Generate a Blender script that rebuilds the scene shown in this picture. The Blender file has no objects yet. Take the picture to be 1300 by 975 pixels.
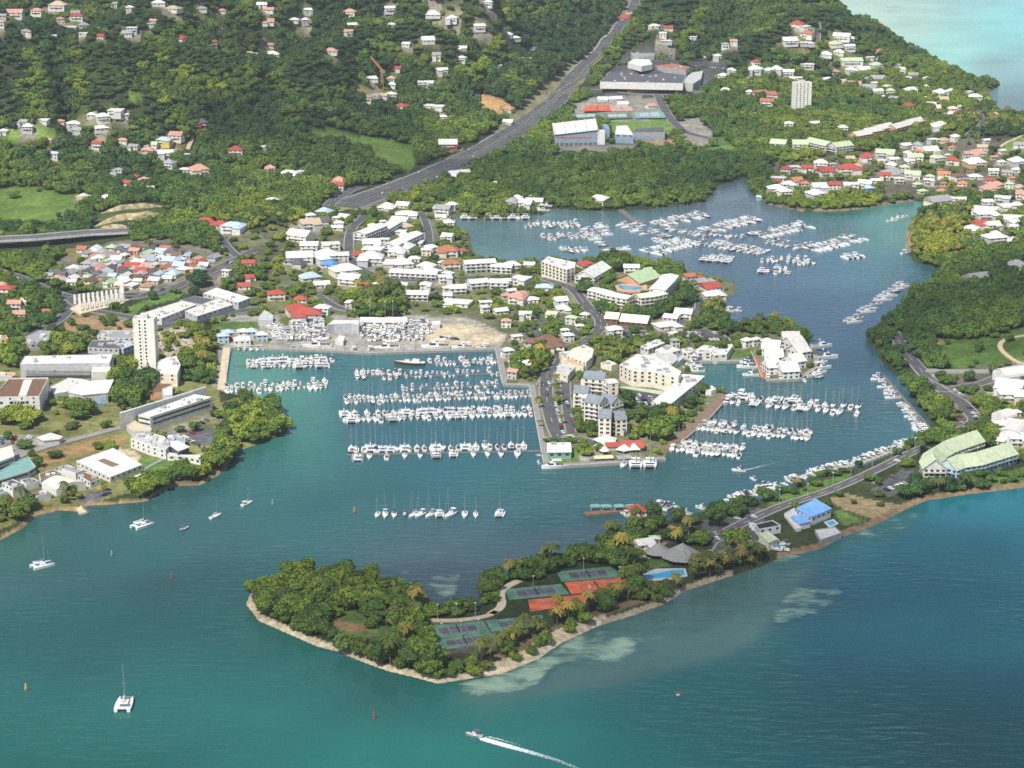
import bpy, math, random
import numpy as np
from mathutils import Vector, Matrix, geometry
rad = math.radians
rng = random.Random(7)
nr = np.random.RandomState(11)
S = bpy.context.scene
COL = S.collection
# ------------------------------------------------------------------ camera, sky, sun, exposure
F = 2700.0; PITCH = rad(16.4); CAMH = 454.0
cd = bpy.data.cameras.new("camera"); cam = bpy.data.objects.new("camera", cd); COL.objects.link(cam)
cam.location = (0, 0, CAMH); cam.rotation_euler = (rad(90) - PITCH, 0, 0)
cd.sensor_width = 36; cd.lens = F / 1300 * 36; cd.clip_start = 5; cd.clip_end = 90000
S.camera = cam
SUN_EL = rad(53); SUN_AZ = rad(212)          # azimuth clockwise from +Y (view direction)
w = bpy.data.worlds.new("World"); S.world = w; w.use_nodes = True
nt = w.node_tree; bg = nt.nodes["Background"]
sky = nt.nodes.new("ShaderNodeTexSky"); sky.sky_type = 'NISHITA'; sky.sun_disc = False
sky.sun_elevation = SUN_EL; sky.sun_rotation = SUN_AZ; sky.air_density = 1.2; sky.dust_density = .6
nt.links.new(sky.outputs[0], bg.inputs[0]); bg.inputs[1].default_value = 0.09
sl = bpy.data.lights.new("sun", 'SUN'); so = bpy.data.objects.new("sun", sl); COL.objects.link(so)
sl.energy = 4.3; sl.angle = rad(1.0); sl.color = (1.0, 0.95, 0.86)
SDIR = Vector((math.sin(SUN_AZ) * math.cos(SUN_EL), math.cos(SUN_AZ) * math.cos(SUN_EL), math.sin(SUN_EL)))
so.rotation_euler = SDIR.to_track_quat('Z', 'Y').to_euler(); so.location = (0, 0, 900)
S.view_settings.view_transform = 'Standard'; S.view_settings.look = 'None'
S.view_settings.exposure = 0.32; S.view_settings.gamma = 1; S.view_settings.use_curve_mapping = False
S.cycles.max_bounces = 4; S.cycles.diffuse_bounces = 2; S.cycles.glossy_bounces = 2; S.cycles.transmission_bounces = 1
S.cycles.volume_bounces = 0; S.cycles.sample_clamp_direct = 6; S.cycles.sample_clamp_indirect = 2; S.cycles.caustics_reflective = False; S.cycles.caustics_refractive = False
S.cycles.use_denoising = False; S.cycles.use_adaptive_sampling = False
S.cycles.pixel_filter_type = 'BLACKMAN_HARRIS'; S.cycles.filter_width = 1.6
# ------------------------------------------------------------------ pixel <-> world
cP, sP = math.cos(PITCH), math.sin(PITCH)
def rays(px, py):
    a = (np.asarray(px, float) - 650) / F; b = (487.5 - np.asarray(py, float)) / F
    return a, cP + b * sP, -sP + b * cP
def at_z(px, py, z=0.0):
    dx, dy, dz = rays(px, py); t = (z - CAMH) / dz
    return dx * t, dy * t
def proj(x, y, z):
    zz = z - CAMH
    d = y * cP - zz * sP; v = y * sP + zz * cP
    d = np.where(d < 1, 1, d)
    return 650 + F * x / d, 487.5 - F * v / d
def mpp(px, py):                       # metres per photo pixel at the ground there
    dx, dy, dz = rays(px, py); return CAMH / -dz / F * 1.0
def R(ox, oy, s, pts):                 # crop coordinates -> photo pixels
    return [(ox + p[0] / s, oy + p[1] / s) for p in pts]
TL = dict(A=(0, 0), B=(320, 0), C=(640, 0), D=(970, 0), E=(0, 240), F=(320, 240), G=(640, 240), H=(970, 240), I=(0, 480),
          J=(320, 480), K=(640, 480), L=(970, 480), M=(0, 725), N=(300, 700), O=(600, 680), P=(970, 725))
def T(t, *pts): return R(TL[t][0], TL[t][1], 3.9, pts)
# ------------------------------------------------------------------ shoreline (photo pixels, sea level)
LAGOON = [(-420, 900), (-150, 740), (0, 686), (30, 670), (45, 655), (75, 648), (100, 650), (112, 642), (150, 640), (185, 637), (200, 627), (222, 617), (255, 616), (272, 606),
  (287, 597), (298, 574), (330, 563), (355, 555), (367, 546), (363, 530), (346, 517), (320, 505), (284, 498), (280, 490), (287, 440), (320, 443),
  (440, 446), (470, 450), (560, 445), (628, 443), (639, 488), (672, 489), (680, 530), (692, 590), (712, 592), (780, 588), (808, 585), (844, 583),
  (848, 569), (870, 551), (893, 532), (922, 500), (916, 494), (893, 487), (872, 463), (885, 460), (955, 459), (962, 478), (985, 486),
  (1020, 484), (1036, 470), (1036, 448), (1022, 428), (1012, 414), (985, 412), (945, 414), (925, 421), (918, 410), (914, 395), (920, 382), (934, 372),
  (934, 358), (900, 352), (866, 341), (796, 331), (763, 332), (730, 333), (689, 330), (640, 332), (612, 326), (600, 318), (598, 300), (578, 288), (560, 287),
  (576, 277), (600, 279), (640, 280), (672, 274), (691, 273), (697, 265), (737, 268), (794, 268), (845, 264), (890, 259), (904, 248), (912, 235), (948, 226),
  (952, 245), (968, 258), (995, 264), (1021, 269), (1072, 268), (1110, 263), (1130, 260), (1160, 255), (1173, 257), (1163, 272), (1150, 297), (1149, 318), (1162, 333),
  (1189, 341), (1184, 354), (1150, 379), (1125, 405), (1098, 424), (1100, 433), (1111, 444), (1116, 456), (1127, 466), (1149, 490), (1190, 550),
  (1174, 557), (1126, 579), (1098, 591), (1036, 606), (998, 623), (970, 634), (930, 645), (896, 648), (871, 657), (840, 662), (819, 665), (795, 674), (784, 683),
  (760, 696), (730, 709), (678, 722), (640, 733), (612, 742), (611, 768), (580, 775), (551, 778), (543, 768), (531, 756), (505, 746), (467, 738), (403, 729), (377, 731),
  (338, 746), (318, 753), (312, 767), (328, 788), (364, 804), (403, 821), (428, 827), (451, 837), (492, 852), (526, 860), (556, 868),
  (600, 861), (638, 855), (685, 836), (710, 818), (759, 795), (805, 781), (844, 767), (869, 751), (908, 738), (930, 731), (970, 718), (990, 708), (1042, 697),
  (1070, 682), (1111, 667), (1152, 646), (1175, 636), (1226, 628), (1300, 619), (1450, 600), (2100, 560), (2100, 1500), (-900, 1500)]
SEA2 = [(905, -270), (905, -150), (930, -40), (962, 4), (1000, 26), (1050, 40), (1093, 52), (1124, 60), (1160, 68), (1185, 78), (1216, 92), (1240, 104), (1262, 102), (1271, 107),
  (1256, 118), (1262, 140), (1285, 149), (1300, 150), (1400, 165), (1700, 175), (2600, 160), (2600, -270)]
def wpoly(pp, z=0.0):
    a = np.array(pp, float); x, y = at_z(a[:, 0], a[:, 1], z); return np.stack([x, y], 1)
WAT = [wpoly(LAGOON), wpoly(SEA2)]
def inpoly(px, py, poly):
    px = np.asarray(px, float); py = np.asarray(py, float)
    ins = np.zeros(px.shape, bool); P = np.asarray(poly, float); n = len(P)
    x0, y0 = P.min(0); x1, y1 = P.max(0)
    m = (px >= x0) & (px <= x1) & (py >= y0) & (py <= y1)
    if not m.any(): return ins
    qx, qy = px[m], py[m]; r = np.zeros(qx.shape, bool)
    for i in range(n):
        ax, ay = P[i]; bx, by = P[(i + 1) % n]
        if ay == by: continue
        c = ((ay > qy) != (by > qy)) & (qx < (bx - ax) * (qy - ay) / (by - ay) + ax)
        r ^= c
    ins[m] = r; return ins
def segdist(x, y, pts, closed=False):
    P = np.asarray(pts, float); n = len(P) - (0 if closed else 1)
    best = np.full(np.shape(x), 1e18)
    for i in range(n):
        ax, ay = P[i]; bx, by = P[(i + 1) % len(P)]
        ex, ey = bx - ax, by - ay; L = ex * ex + ey * ey + 1e-9
        t = np.clip(((x - ax) * ex + (y - ay) * ey) / L, 0, 1)
        dx = x - ax - t * ex; dy = y - ay - t * ey
        np.minimum(best, dx * dx + dy * dy, out=best)
    return np.sqrt(best)
def sdist(x, y):
    d = np.full(np.shape(x), 1e9); ins = np.zeros(np.shape(x), bool)
    for P in WAT:
        d = np.minimum(d, segdist(x, y, P, True)); ins |= inpoly(x, y, P)
    return np.where(ins, -d, d)
def sstep(a, b, v): t = np.clip((v - a) / (b - a), 0, 1); return t * t * (3 - 2 * t)
def fbm(x, y, s):
    r = 0
    for k in range(4):
        f = 2 ** k / s; r = r + np.sin(x * f + 1.7 * np.sin(y * f * .8 + k)) * np.cos(y * f * 1.1 + 1.4 * np.sin(x * f * .7 + 2 * k)) / 1.5 ** k
    return r / 2.4
# ------------------------------------------------------------------ hills: crest pixel, height, radii in metres
HILLS = [(40, 80, 90, 280, 230), (140, 118, 56, 150, 120), (270, 84, 76, 190, 150), (480, 34, 84, 210, 180), (560, 70, 50, 120, 110), (330, 142, 40, 140, 90), (210, 60, 80, 150, 110), (400, 70, 60, 150, 120),
  (120, 14, 95, 420, 330), (330, 8, 95, 360, 320), (560, -8, 100, 420, 380), (200, -70, 150, 900, 600), (650, -80, 120, 700, 450), (-150, 60, 100, 400, 300),
  (860, 22, 62, 260, 260), (940, 30, 52, 220, 220), (1040, 4, 66, 300, 150), (1100, 20, 56, 200, 120), (1160, 36, 44, 180, 100), (1215, 70, 26, 120, 80), (985, 60, 40, 150, 120), (890, 75, 34, 120, 110), (720, 8, 70, 260, 300),
  (1010, 122, 14, 130, 120), (1235, 318, 20, 120, 160), (1290, 158, 26, 90, 110), (1150, 420, 10, 90, 90), (1290, 400, 14, 140, 120), (100, 182, 26, 220, 120), (470, 118, 26, 200, 150),
  (260, 190, 18, 160, 110), (170, 262, 14, 90, 90), (320, 285, 16, 120, 150), (470, 290, 12, 130, 140), (800, 348, 8, 80, 90), (620, 95, 40, 120, 130)]
HWY = [(822, -14), (812, 6), (800, 28), (778, 55), (758, 76), (738, 96), (715, 118), (690, 138), (660, 163), (630, 182), (600, 198), (570, 212), (535, 227), (500, 240), (470, 250), (436, 263)]
RIM = [(820, -14), (640, 178), (470, 250)]
hwyw = wpoly(HWY, 6.0)
HC = [(*[float(v) for v in at_z(cx, cy, h)], h, rx, ry) for cx, cy, h, rx, ry in HILLS]
def hraw(x, y, sd):
    z = np.zeros(np.shape(x)); acc = np.zeros(np.shape(x))
    for cx, cy, h, rx, ry in HC:
        g = h * np.exp(-((x - cx) / rx) ** 2 - ((y - cy) / ry) ** 2)
        acc += g ** 2.2
    z = acc ** (1 / 2.2)
    nz = (np.sin(x / 61 + 1.3 * np.sin(y / 83)) * np.sin(y / 97 + np.sin(x / 71)) + .5 * np.sin(x / 27 + 2 + y / 33) * np.sin(y / 41 - x / 50))
    rg = np.abs(np.sin(x / 78 + 1.3 * np.sin(y / 190) + .5 * np.sin(x / 41)) * np.cos(y / 120 + 1.2 * np.sin(x / 105) + .4 * np.sin(y / 60))) ** .75
    z = z + (58 * rg - 16) * sstep(10, 50, z) + 3 * fbm(x, y, 30.) * sstep(8, 30, z)
    z = z * (1 + .10 * nz) + 1.0 * sstep(60, 300, sd) * (1 + nz)
    dh = segdist(x, y, hwyw)
    z = z * (1 - .82 * np.exp(-(dh / 75) ** 2))
    z *= sstep(4, 130, sd)
    z += 14 * sstep(250, 1500, sd)
    return z + np.where(sd > 0, np.minimum(1.7, .12 + sd * .35), np.maximum(-4, sd * .35 - .3))
NU, NV = 820, 620
us = np.linspace(-.474, .474, NU); vs = np.linspace(1 / 720., 1 / 60000., NV)
UU, VV = np.meshgrid(us, vs); GY = 1 / VV; GX = UU * GY
GSD = sdist(GX, GY); GH = hraw(GX, GY, GSD)
def gsamp(A, x, y):
    x = np.asarray(x, float); y = np.maximum(np.asarray(y, float), 1)
    fi = np.clip((x / y - us[0]) / (us[1] - us[0]), 0, NU - 1.001); fj = np.clip((1 / y - vs[0]) / (vs[1] - vs[0]), 0, NV - 1.001)
    i = fi.astype(int); j = fj.astype(int); a = fi - i; b = fj - j
    return (A[j, i] * (1 - a) + A[j, i + 1] * a) * (1 - b) + (A[j + 1, i] * (1 - a) + A[j + 1, i + 1] * a) * b
def gh(x, y): return gsamp(GH, x, y)
_ts = np.linspace(0, 1, 500)
def ground(px, py):                    # photo pixel -> point on the terrain (or water)
    dx, dy, dz = [float(v) for v in rays(px, py)]
    t1 = CAMH / -dz; t0 = max(0, (CAMH - 190) / -dz)
    t = t0 + (t1 - t0) * _ts
    X, Y, Z = dx * t, dy * t, CAMH + dz * t
    below = Z <= np.maximum(gh(X, Y), 0)
    k = int(np.argmax(below)) if below.any() else 499
    if k > 0:
        ta, tb = t[k - 1], t[k]
        for _ in range(12):
            tm = (ta + tb) / 2
            if CAMH + dz * tm <= max(float(gh(dx * tm, dy * tm)), 0): tb = tm
            else: ta = tm
        tt = tb
    else: tt = t[0]
    return Vector((dx * tt, dy * tt, max(CAMH + dz * tt, 0)))
def scale_at(p): return (Vector(p) - Vector((0, 0, CAMH))).length / F
# ------------------------------------------------------------------ materials
MATS = {}
def nodes(m): return m.node_tree.nodes, m.node_tree.links
def mat(name, rgb=None, rough=.75, var=.16, sc=.35, spec=.3, metal=0.0, inst=0.0):
    if name in MATS: return MATS[name]
    m = bpy.data.materials.new(name); m.use_nodes = True; N, L = nodes(m); b = N["Principled BSDF"]
    b.inputs["Roughness"].default_value = rough; b.inputs["Specular IOR Level"].default_value = spec; b.inputs["Metallic"].default_value = metal
    tc = N.new("ShaderNodeNewGeometry"); nz = N.new("ShaderNodeTexNoise"); nz.inputs["Scale"].default_value = sc; nz.inputs["Detail"].default_value = 5
    L.new(tc.outputs["Position"], nz.inputs["Vector"])
    mr = N.new("ShaderNodeMapRange"); mr.inputs[1].default_value = .3; mr.inputs[2].default_value = .7
    mr.inputs[3].default_value = 1 - var; mr.inputs[4].default_value = 1 + var; L.new(nz.outputs[0], mr.inputs[0])
    mx = N.new("ShaderNodeMix"); mx.data_type = 'RGBA'; mx.blend_type = 'MULTIPLY'; mx.inputs[0].default_value = 1
    mx.inputs[6].default_value = (*rgb, 1); L.new(mr.outputs[0], mx.inputs[7]); out = mx.outputs[2]
    if inst:
        oi = N.new("ShaderNodeObjectInfo"); m2 = N.new("ShaderNodeMapRange"); m2.inputs[3].default_value = 1 - inst; m2.inputs[4].default_value = 1 + inst
        L.new(oi.outputs["Random"], m2.inputs[0]); x2 = N.new("ShaderNodeMix"); x2.data_type = 'RGBA'; x2.blend_type = 'MULTIPLY'; x2.inputs[0].default_value = 1
        L.new(out, x2.inputs[6]); L.new(m2.outputs[0], x2.inputs[7]); out = x2.outputs[2]
    L.new(out, b.inputs["Base Color"]); MATS[name] = m; return m
PAL = dict(white=(.72, .705, .67), offwhite=(.66, .64, .58), cream=(.78, .71, .58), ivory=(.85, .82, .73), skyblue=(.20, .40, .74), linepaint=(.50, .47, .44), sandy=(.60, .48, .32), grey=(.33, .33, .33), dkgrey=(.12, .12, .13), pale=(.52, .52, .50),
  red=(.42, .085, .06), orange=(.56, .24, .12), pink=(.55, .34, .28), brown=(.20, .11, .07), green=(.42, .55, .32), ltgreen=(.50, .57, .38), teal=(.20, .38, .34), blue=(.10, .28, .60),
  ltblue=(.45, .55, .66), slate=(.22, .25, .28), yellow=(.66, .50, .14), peach=(.62, .36, .22), terracotta=(.42, .16, .09), concrete=(.30, .285, .26), asphalt=(.10, .10, .105),
  glass=(.035, .045, .055), navy=(.03, .05, .13), tan=(.52, .42, .28), dock=(.17, .16, .15), black=(.02, .02, .02), wood=(.24, .16, .10), salmon=(.56, .30, .23), bluegrey=(.25, .32, .40), court=(.088, .090, .115),
  courtgreen=(.10, .22, .14), clay=(.62, .135, .055), silver=(.45, .46, .48), sand=(.62, .52, .36), thatch=(.27, .26, .25), turq=(.05, .42, .62), foam=(.85, .88, .88), lemon=(.75, .70, .35), trunk=(.16, .12, .09))
def C(c, **k):
    if c == 'glass': return mat('glass', PAL[c], .15, .25, .8, .5)
    return mat(c, PAL[c], **k)
# ------------------------------------------------------------------ mesh helpers
class MB:
    def __init__(s): s.v = []; s.f = []; s.m = []
    def add(s, V, Fs, mi=0):
        o = len(s.v); s.v += [tuple(p) for p in V]; s.f += [tuple(i + o for i in f) for f in Fs]; s.m += [mi] * len(Fs)
    def box(s, x0, x1, y0, y1, z0, z1, mi=0, bottom=False):
        V = [(x0, y0, z0), (x1, y0, z0), (x1, y1, z0), (x0, y1, z0), (x0, y0, z1), (x1, y0, z1), (x1, y1, z1), (x0, y1, z1)]
        Fs = [(4, 5, 6, 7), (0, 1, 5, 4), (1, 2, 6, 5), (2, 3, 7, 6), (3, 0, 4, 7)]
        if bottom: Fs.append((3, 2, 1, 0))
        s.add(V, Fs, mi)
    def tube(s, p, q, r0, r1=None, n=6, mi=0, cap=True):
        p, q = Vector(p), Vector(q); r1 = r0 if r1 is None else r1; d = (q - p).normalized()
        a = d.orthogonal().normalized(); b = d.cross(a); V = []
        for c, r in ((p, r0), (q, r1)):
            for i in range(n): t = 2 * math.pi * i / n; V.append(c + a * (r * math.cos(t)) + b * (r * math.sin(t)))
        Fs = [(i, (i + 1) % n, n + (i + 1) % n, n + i) for i in range(n)]
        if cap: Fs += [tuple(range(n, 2 * n)), tuple(range(n - 1, -1, -1))]
        s.add(V, Fs, mi)
    def prism(s, poly, z0, z1, mi=0, top=True, mi_top=None):
        P = [Vector((p[0], p[1], 0)) for p in poly]; n = len(P)
        if sum(P[i].x * P[(i + 1) % n].y - P[(i + 1) % n].x * P[i].y for i in range(n)) < 0: P.reverse()
        V = [(p.x, p.y, z0) for p in P] + [(p.x, p.y, z1) for p in P]
        s.add(V, [(i, (i + 1) % n, n + (i + 1) % n, n + i) for i in range(n)], mi)
        if top:
            tri = geometry.tessellate_polygon([P]); V2 = [(p.x, p.y, z1) for p in P]; Fs = []
            for a, b, c in tri:
                if (P[b] - P[a]).cross(P[c] - P[a]).z < 0: a, c = c, a
                Fs.append((a, b, c))
            s.add(V2, Fs, mi if mi_top is None else mi_top)
    def mesh(s, name, mats, smooth=False):
        me = bpy.data.meshes.new(name); me.from_pydata(s.v, [], s.f)
        for m in (mats if isinstance(mats, (list, tuple)) else [mats]): me.materials.append(m)
        if any(s.m): me.polygons.foreach_set("material_index", s.m)
        if smooth: me.polygons.foreach_set("use_smooth", [True] * len(s.f))
        me.update(); return me
    def build(s, name, mats, parent=None, smooth=False): return obj(name, s.mesh(name, mats, smooth), parent)
def obj(name, me, parent=None, loc=None, rz=0.0, scale=None):
    o = bpy.data.objects.new(name, me); COL.objects.link(o)
    if parent: o.parent = parent
    if loc is not None: o.location = loc
    if rz: o.rotation_euler = (0, 0, rz)
    if scale is not None: o.scale = scale
    return o
def foot(P, ext=None):
    """keep trees off a footprint and off the ground in front of it that the camera sees it over"""
    P = [Vector((v[0], v[1])) for v in P]; c = sum(P, Vector((0, 0))) / len(P); e = (4 + max(0, c.y - 950) / 2000 * 17) if ext is None else ext
    FOOT.append(P); k = max(1, int(e / 6))
    for i in range(k): FOOT.append([v - c.normalized() * (e * (i + 1) / k) for v in P])
FOOT = []
REG = []
def reg(o, cat, look, where='', group=None, px=None):
    o['category'] = cat
    if group: o['group'] = group
    REG.append((o, look, where, px if px is not None else 0)); return o
def thing(name, loc, rz, cat, look, where='', group=None):
    o = bpy.data.objects.new(name, None); COL.objects.link(o); o.location = loc; o.rotation_euler = (0, 0, rz); o.empty_display_size = 1
    x, y = proj(loc[0], loc[1], loc[2]); return reg(o, cat, look, where, group, float(x))
def kindof(o, kind, label, group=None):
    o['kind'] = kind; o['label'] = label
    if group: o['group'] = group
    return o
ORD = 'first second third fourth fifth sixth seventh eighth ninth tenth eleventh twelfth thirteenth fourteenth fifteenth sixteenth seventeenth eighteenth nineteenth twentieth'.split()
def ordn(i): return ORD[i] if i < 20 else f"{i + 1}{'th' if 10 < (i + 1) % 100 < 14 else {1: 'st', 2: 'nd', 3: 'rd'}.get((i + 1) % 10, 'th')}"
def finish_labels():
    g = {}
    for o, look, where, px in REG: g.setdefault((look, where), []).append((px, o))
    for (look, where), L in g.items():
        L.sort(key=lambda t: t[0])
        for i, (_, o) in enumerate(L):
            if len(L) == 1: o['label'] = f"{look} {where}".strip()
            elif len(L) == 2: o['label'] = f"{'left' if i == 0 else 'right'} {look} {where}".strip()
            else: o['label'] = f"{ordn(i)} from left {look} {where}".strip()
            n = len(o['label'].split())
            if n > 16 or n < 4: print("LABEL", n, o['label'])
# ------------------------------------------------------------------ ground sheet
GPX, GPY = proj(GX, GY, np.maximum(GH, -3))
n1 = fbm(GX, GY, 90.)[..., None]; n2 = fbm(GX + 500, GY, 22.)[..., None]
A3 = np.array
gc = A3([.040, .055, .020]) * (1 + .35 * n1 + .25 * n2)
URB = A3([.16, .145, .115]); GRASS = A3([.125, .20, .038]); DRY = A3([.27, .22, .085]); SAND = A3([.52, .43, .29]); DIRT = A3([.34, .22, .12]); ASPH = A3([.085, .085, .088]); CONC = A3([.33, .31, .27]); LAWN = A3([.095, .165, .035])
ZONES = [  # colour, variation, polygon in photo pixels
 (A3([.150, .155, .085]), .5, [(290, 300), (440, 265), (560, 255), (690, 325), (850, 340), (945, 350), (930, 420), (1060, 430), (1050, 490), (920, 500), (845, 585), (690, 600), (640, 440), (285, 440), (270, 400), (330, 350)]),
 (CONC, .12, [(276, 402), (330, 400), (420, 400), (560, 402), (600, 405), (645, 425), (632, 446), (560, 448), (440, 449), (285, 443)]),
 (SAND * 1.05, .1, [(551, 412), (575, 410), (600, 414), (640, 424), (641, 434), (600, 438), (545, 434), (540, 425)]),
 (A3([.185, .185, .065]), .5, [(-40, 445), (60, 440), (170, 470), (278, 490), (280, 510), (330, 510), (365, 545), (300, 575), (255, 600), (130, 635), (40, 655), (-40, 690)]),
 (URB, .25, [(90, 315), (200, 300), (300, 322), (290, 370), (170, 372), (50, 352)]),
 (DIRT * .9, .3, [(85, 400), (150, 400), (175, 415), (165, 432), (110, 430), (80, 418)]),
 (SAND * .85, .15, [(198, 418), (232, 408), (247, 412), (240, 425), (256, 445), (250, 455), (200, 460)]),
 (CONC * .9, .2, [(278, 440), (288, 440), (282, 492), (270, 492)]),
 (A3([.30, .20, .085]), .35, R(0, 540, 8.125, [(300, 330), (560, 235), (860, 165), (1290, 95), (1290, 185), (860, 310), (560, 400), (380, 450)])), (SAND * 1.0, .1, R(140, 480, 8.125, [(-60, 800), (100, 720), (250, 760), (470, 900), (330, 930), (60, 860)])),
 (GRASS * 1.0, .25, T('B', (200, 592), (330, 632), (560, 672), (700, 692), (800, 722), (830, 790), (775, 850), (740, 830), (640, 800), (590, 790), (560, 722), (480, 702), (400, 690), (300, 660))),
 (GRASS * 1.0, .3, T('A', (-80, 935), (60, 925), (200, 930), (310, 960), (420, 960), (380, 1050), (250, 1090), (100, 1100), (-100, 1060))),
 (GRASS * 1.3, .35, T('A', (-50, 640), (120, 640), (330, 600), (420, 640), (300, 700), (100, 720), (-50, 720))),
 (GRASS * 1.0, .2, T('A', (640, 450), (690, 450), (720, 500), (640, 500))),
 (A3([.46, .28, .12]), .2, T('B', (1090, 450), (1180, 470), (1287, 510), (1290, 580), (1200, 560), (1130, 540))),
 (DRY * 1.2, .3, T('B', (500, 440), (560, 415), (720, 440), (760, 470), (700, 520), (520, 490))),
 (A3([.055, .075, .028]), .4, T('E', (440, 130), (620, 75), (760, 65), (840, 95), (840, 125), (700, 150), (560, 160), (560, 190), (490, 185))),
 (DRY * .7, .35, T('E', (270, 290), (420, 290), (440, 350), (600, 380), (520, 390), (420, 390), (350, 340))),
 (LAWN * 1.2, .3, T('E', (690, 560), (820, 520), (930, 500), (880, 540), (700, 590), (660, 640), (580, 640), (600, 600))),
 (ASPH, .15, T('C', (440, 440), (480, 400), (560, 300), (640, 240), (760, 250), (900, 300), (1100, 290), (1110, 340), (950, 470), (760, 470), (480, 470), (380, 450))),
 (GRASS * 1.1, .2, T('C', (510, 595), (820, 590), (850, 660), (520, 660))),
 (CONC * .85, .2, T('C', (850, 640), (880, 590), (960, 580), (1040, 650), (1030, 720), (960, 730), (870, 700))),
 (CONC * .8, .2, T('C', (330, 590), (320, 520), (470, 480), (760, 480), (800, 590), (640, 600))),
 (DIRT, .2, T('C', (640, 690), (860, 690), (860, 720), (640, 715))),
 (CONC * .6, .2, T('C', (240, 720), (640, 715), (640, 740), (240, 760))),
 (LAWN, .3, T('C', (870, 700), (1040, 730), (1060, 640), (1110, 680), (1150, 750), (880, 745))),
 (URB * .75, .4, T('D', (30, 330), (300, 240), (600, 260), (900, 430), (1150, 440), (1180, 560), (900, 600), (600, 560), (300, 560), (100, 560), (30, 480))),
 (URB * .8, .4, T('D', (30, 800), (250, 780), (600, 730), (900, 650), (1287, 690), (1287, 980), (700, 980), (30, 975))),
 (GRASS * 1.25, .25, T('D', (1190, 700), (1250, 680), (1300, 680), (1330, 770), (1190, 770))),
 (URB, .35, T('H', (1040, 80), (1287, 20), (1330, 200), (1240, 280), (1040, 270), (980, 200))),
 (LAWN * .8, .45, T('H', (840, 740), (1000, 745), (1170, 720), (1330, 660), (1340, 870), (1180, 900), (940, 890), (880, 830))),
 (DRY * .9, .3, T('H', (700, 730), (870, 750), (1000, 740), (870, 770), (740, 770))),
 (URB * .9, .35, T('L', (640, 0), (1300, -90), (1330, 360), (1100, 330), (960, 280), (870, 200), (800, 100))),
 (LAWN, .2, T('L', (20, 600), (200, 540), (420, 470), (430, 500), (230, 570), (20, 640))),
 (LAWN * 1.1, .2, T('L', (340, 650), (380, 655), (520, 710), (390, 730))),
 (LAWN * .9, .3, T('L', (1080, 490), (1287, 440), (1340, 530), (1120, 560))),
 (A3([.27, .21, .11]), .25, T('L', (310, 600), (400, 570), (560, 610), (700, 630), (550, 705), (400, 650))),
 (ASPH * 1.1, .15, T('L', (520, 555), (560, 530), (690, 450), (790, 475), (760, 510), (620, 590))),
 (ASPH * 1.2, .2, T('K', (960, 700), (1080, 690), (1290, 640), (1290, 860), (1100, 890), (1040, 850))),
 (LAWN * .9, .2, T('K', (650, 890), (820, 900), (820, 935), (650, 945))),
 (A3([.40, .28, .16]), .1, T('K', (800, 730), (900, 735), (935, 790), (840, 785))),
 (A3([.095, .15, .04]), .25, T('N', (430, 285), (560, 285), (770, 380), (790, 430), (690, 440), (520, 410))),
 (A3([.25, .15, .075]), .2, T('N', (480, 340), (540, 350), (650, 370), (670, 400), (560, 400), (490, 370))),
 (URB * .6, .3, T('N', (900, 330), (1290, 330), (1290, 500), (1040, 500))),
 (A3([.17, .13, .07]), .3, T('O', (60, 640), (250, 580), (400, 480), (640, 400), (860, 330), (840, 300), (500, 400), (250, 520), (60, 610))),
 (LAWN * 1.3, .3, R(140, 480, 8.125, [(200, 960), (330, 800), (500, 840), (900, 890), (1000, 930), (700, 1000), (520, 1080), (330, 1120)])),
 (ASPH * 1.6, .15, R(140, 480, 8.125, [(660, 620), (950, 500), (1180, 560), (1080, 700), (980, 680), (820, 640)])),
 (ASPH * 1.8, .15, R(140, 480, 8.125, [(1080, 380), (1250, 340), (1330, 440), (1200, 470), (1100, 450)])),
 (CONC * .8, .2, R(140, 480, 8.125, [(430, 570), (1050, 370), (1080, 400), (660, 610), (560, 640)])),
 (CONC * .8, .2, T('I', (0, 285), (160, 280), (300, 290), (310, 320), (180, 350), (90, 380), (0, 350))),
 (ASPH * 1.5, .1, T('I', (380, 580), (520, 540), (560, 560), (460, 630), (390, 620))),
 (ASPH * 1.1, .25, T('G', (490, 760), (500, 700), (620, 690), (750, 720), (870, 690), (1120, 710), (1150, 750), (860, 770), (620, 790))),
 (ASPH * 1.2, .25, T('G', (60, 690), (200, 600), (330, 610), (410, 690), (330, 770), (150, 760))),
 (A3([.25, .16, .13]), .2, T('G', (180, 430), (340, 480), (330, 510), (190, 460))),
 (ASPH * 1.3, .2, T('K', (540, 70), (760, 80), (720, 150), (600, 180), (540, 110))),
 (LAWN * 1.1, .2, T('K', (215, 385), (330, 345), (370, 350), (380, 410), (215, 420))),
 (CONC * .95, .1, T('K', (365, 345), (480, 350), (490, 395), (380, 410))),
 (LAWN * .9, .2, T('G', (470, 440), (560, 440), (570, 470), (480, 470))),
 (LAWN, .2, T('G', (1130, 780), (1240, 780), (1230, 830), (1130, 830))),
 (LAWN, .3, T('E', (1050, 660), (1287, 660), (1287, 700), (1060, 700))),
 (LAWN * 1.3, .3, T('F', (770, 60), (900, 40), (920, 80), (800, 90))),
]
for col, var, P in ZONES:
    m = inpoly(GPX, GPY, P)
    gc[m] = (col * (1 + var * .7 * n1 + var * .8 * n2))[m]
hd_ = segdist(GX, GY, hwyw); hm_ = hd_ < 27 + 9 * n1[..., 0] + 5 * n2[..., 0]; gc[hm_] = (A3([.22, .20, .11]) * (1 + .4 * n2))[hm_]
def strip_zone(pts, lo, hi, col, var=.15):       # beach or quay strip measured from the waterline
    m = inpoly(GPX, GPY, pts) & (GSD > lo) & (GSD < hi); gc[m] = (col * (1 + var * n2))[m]
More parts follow.
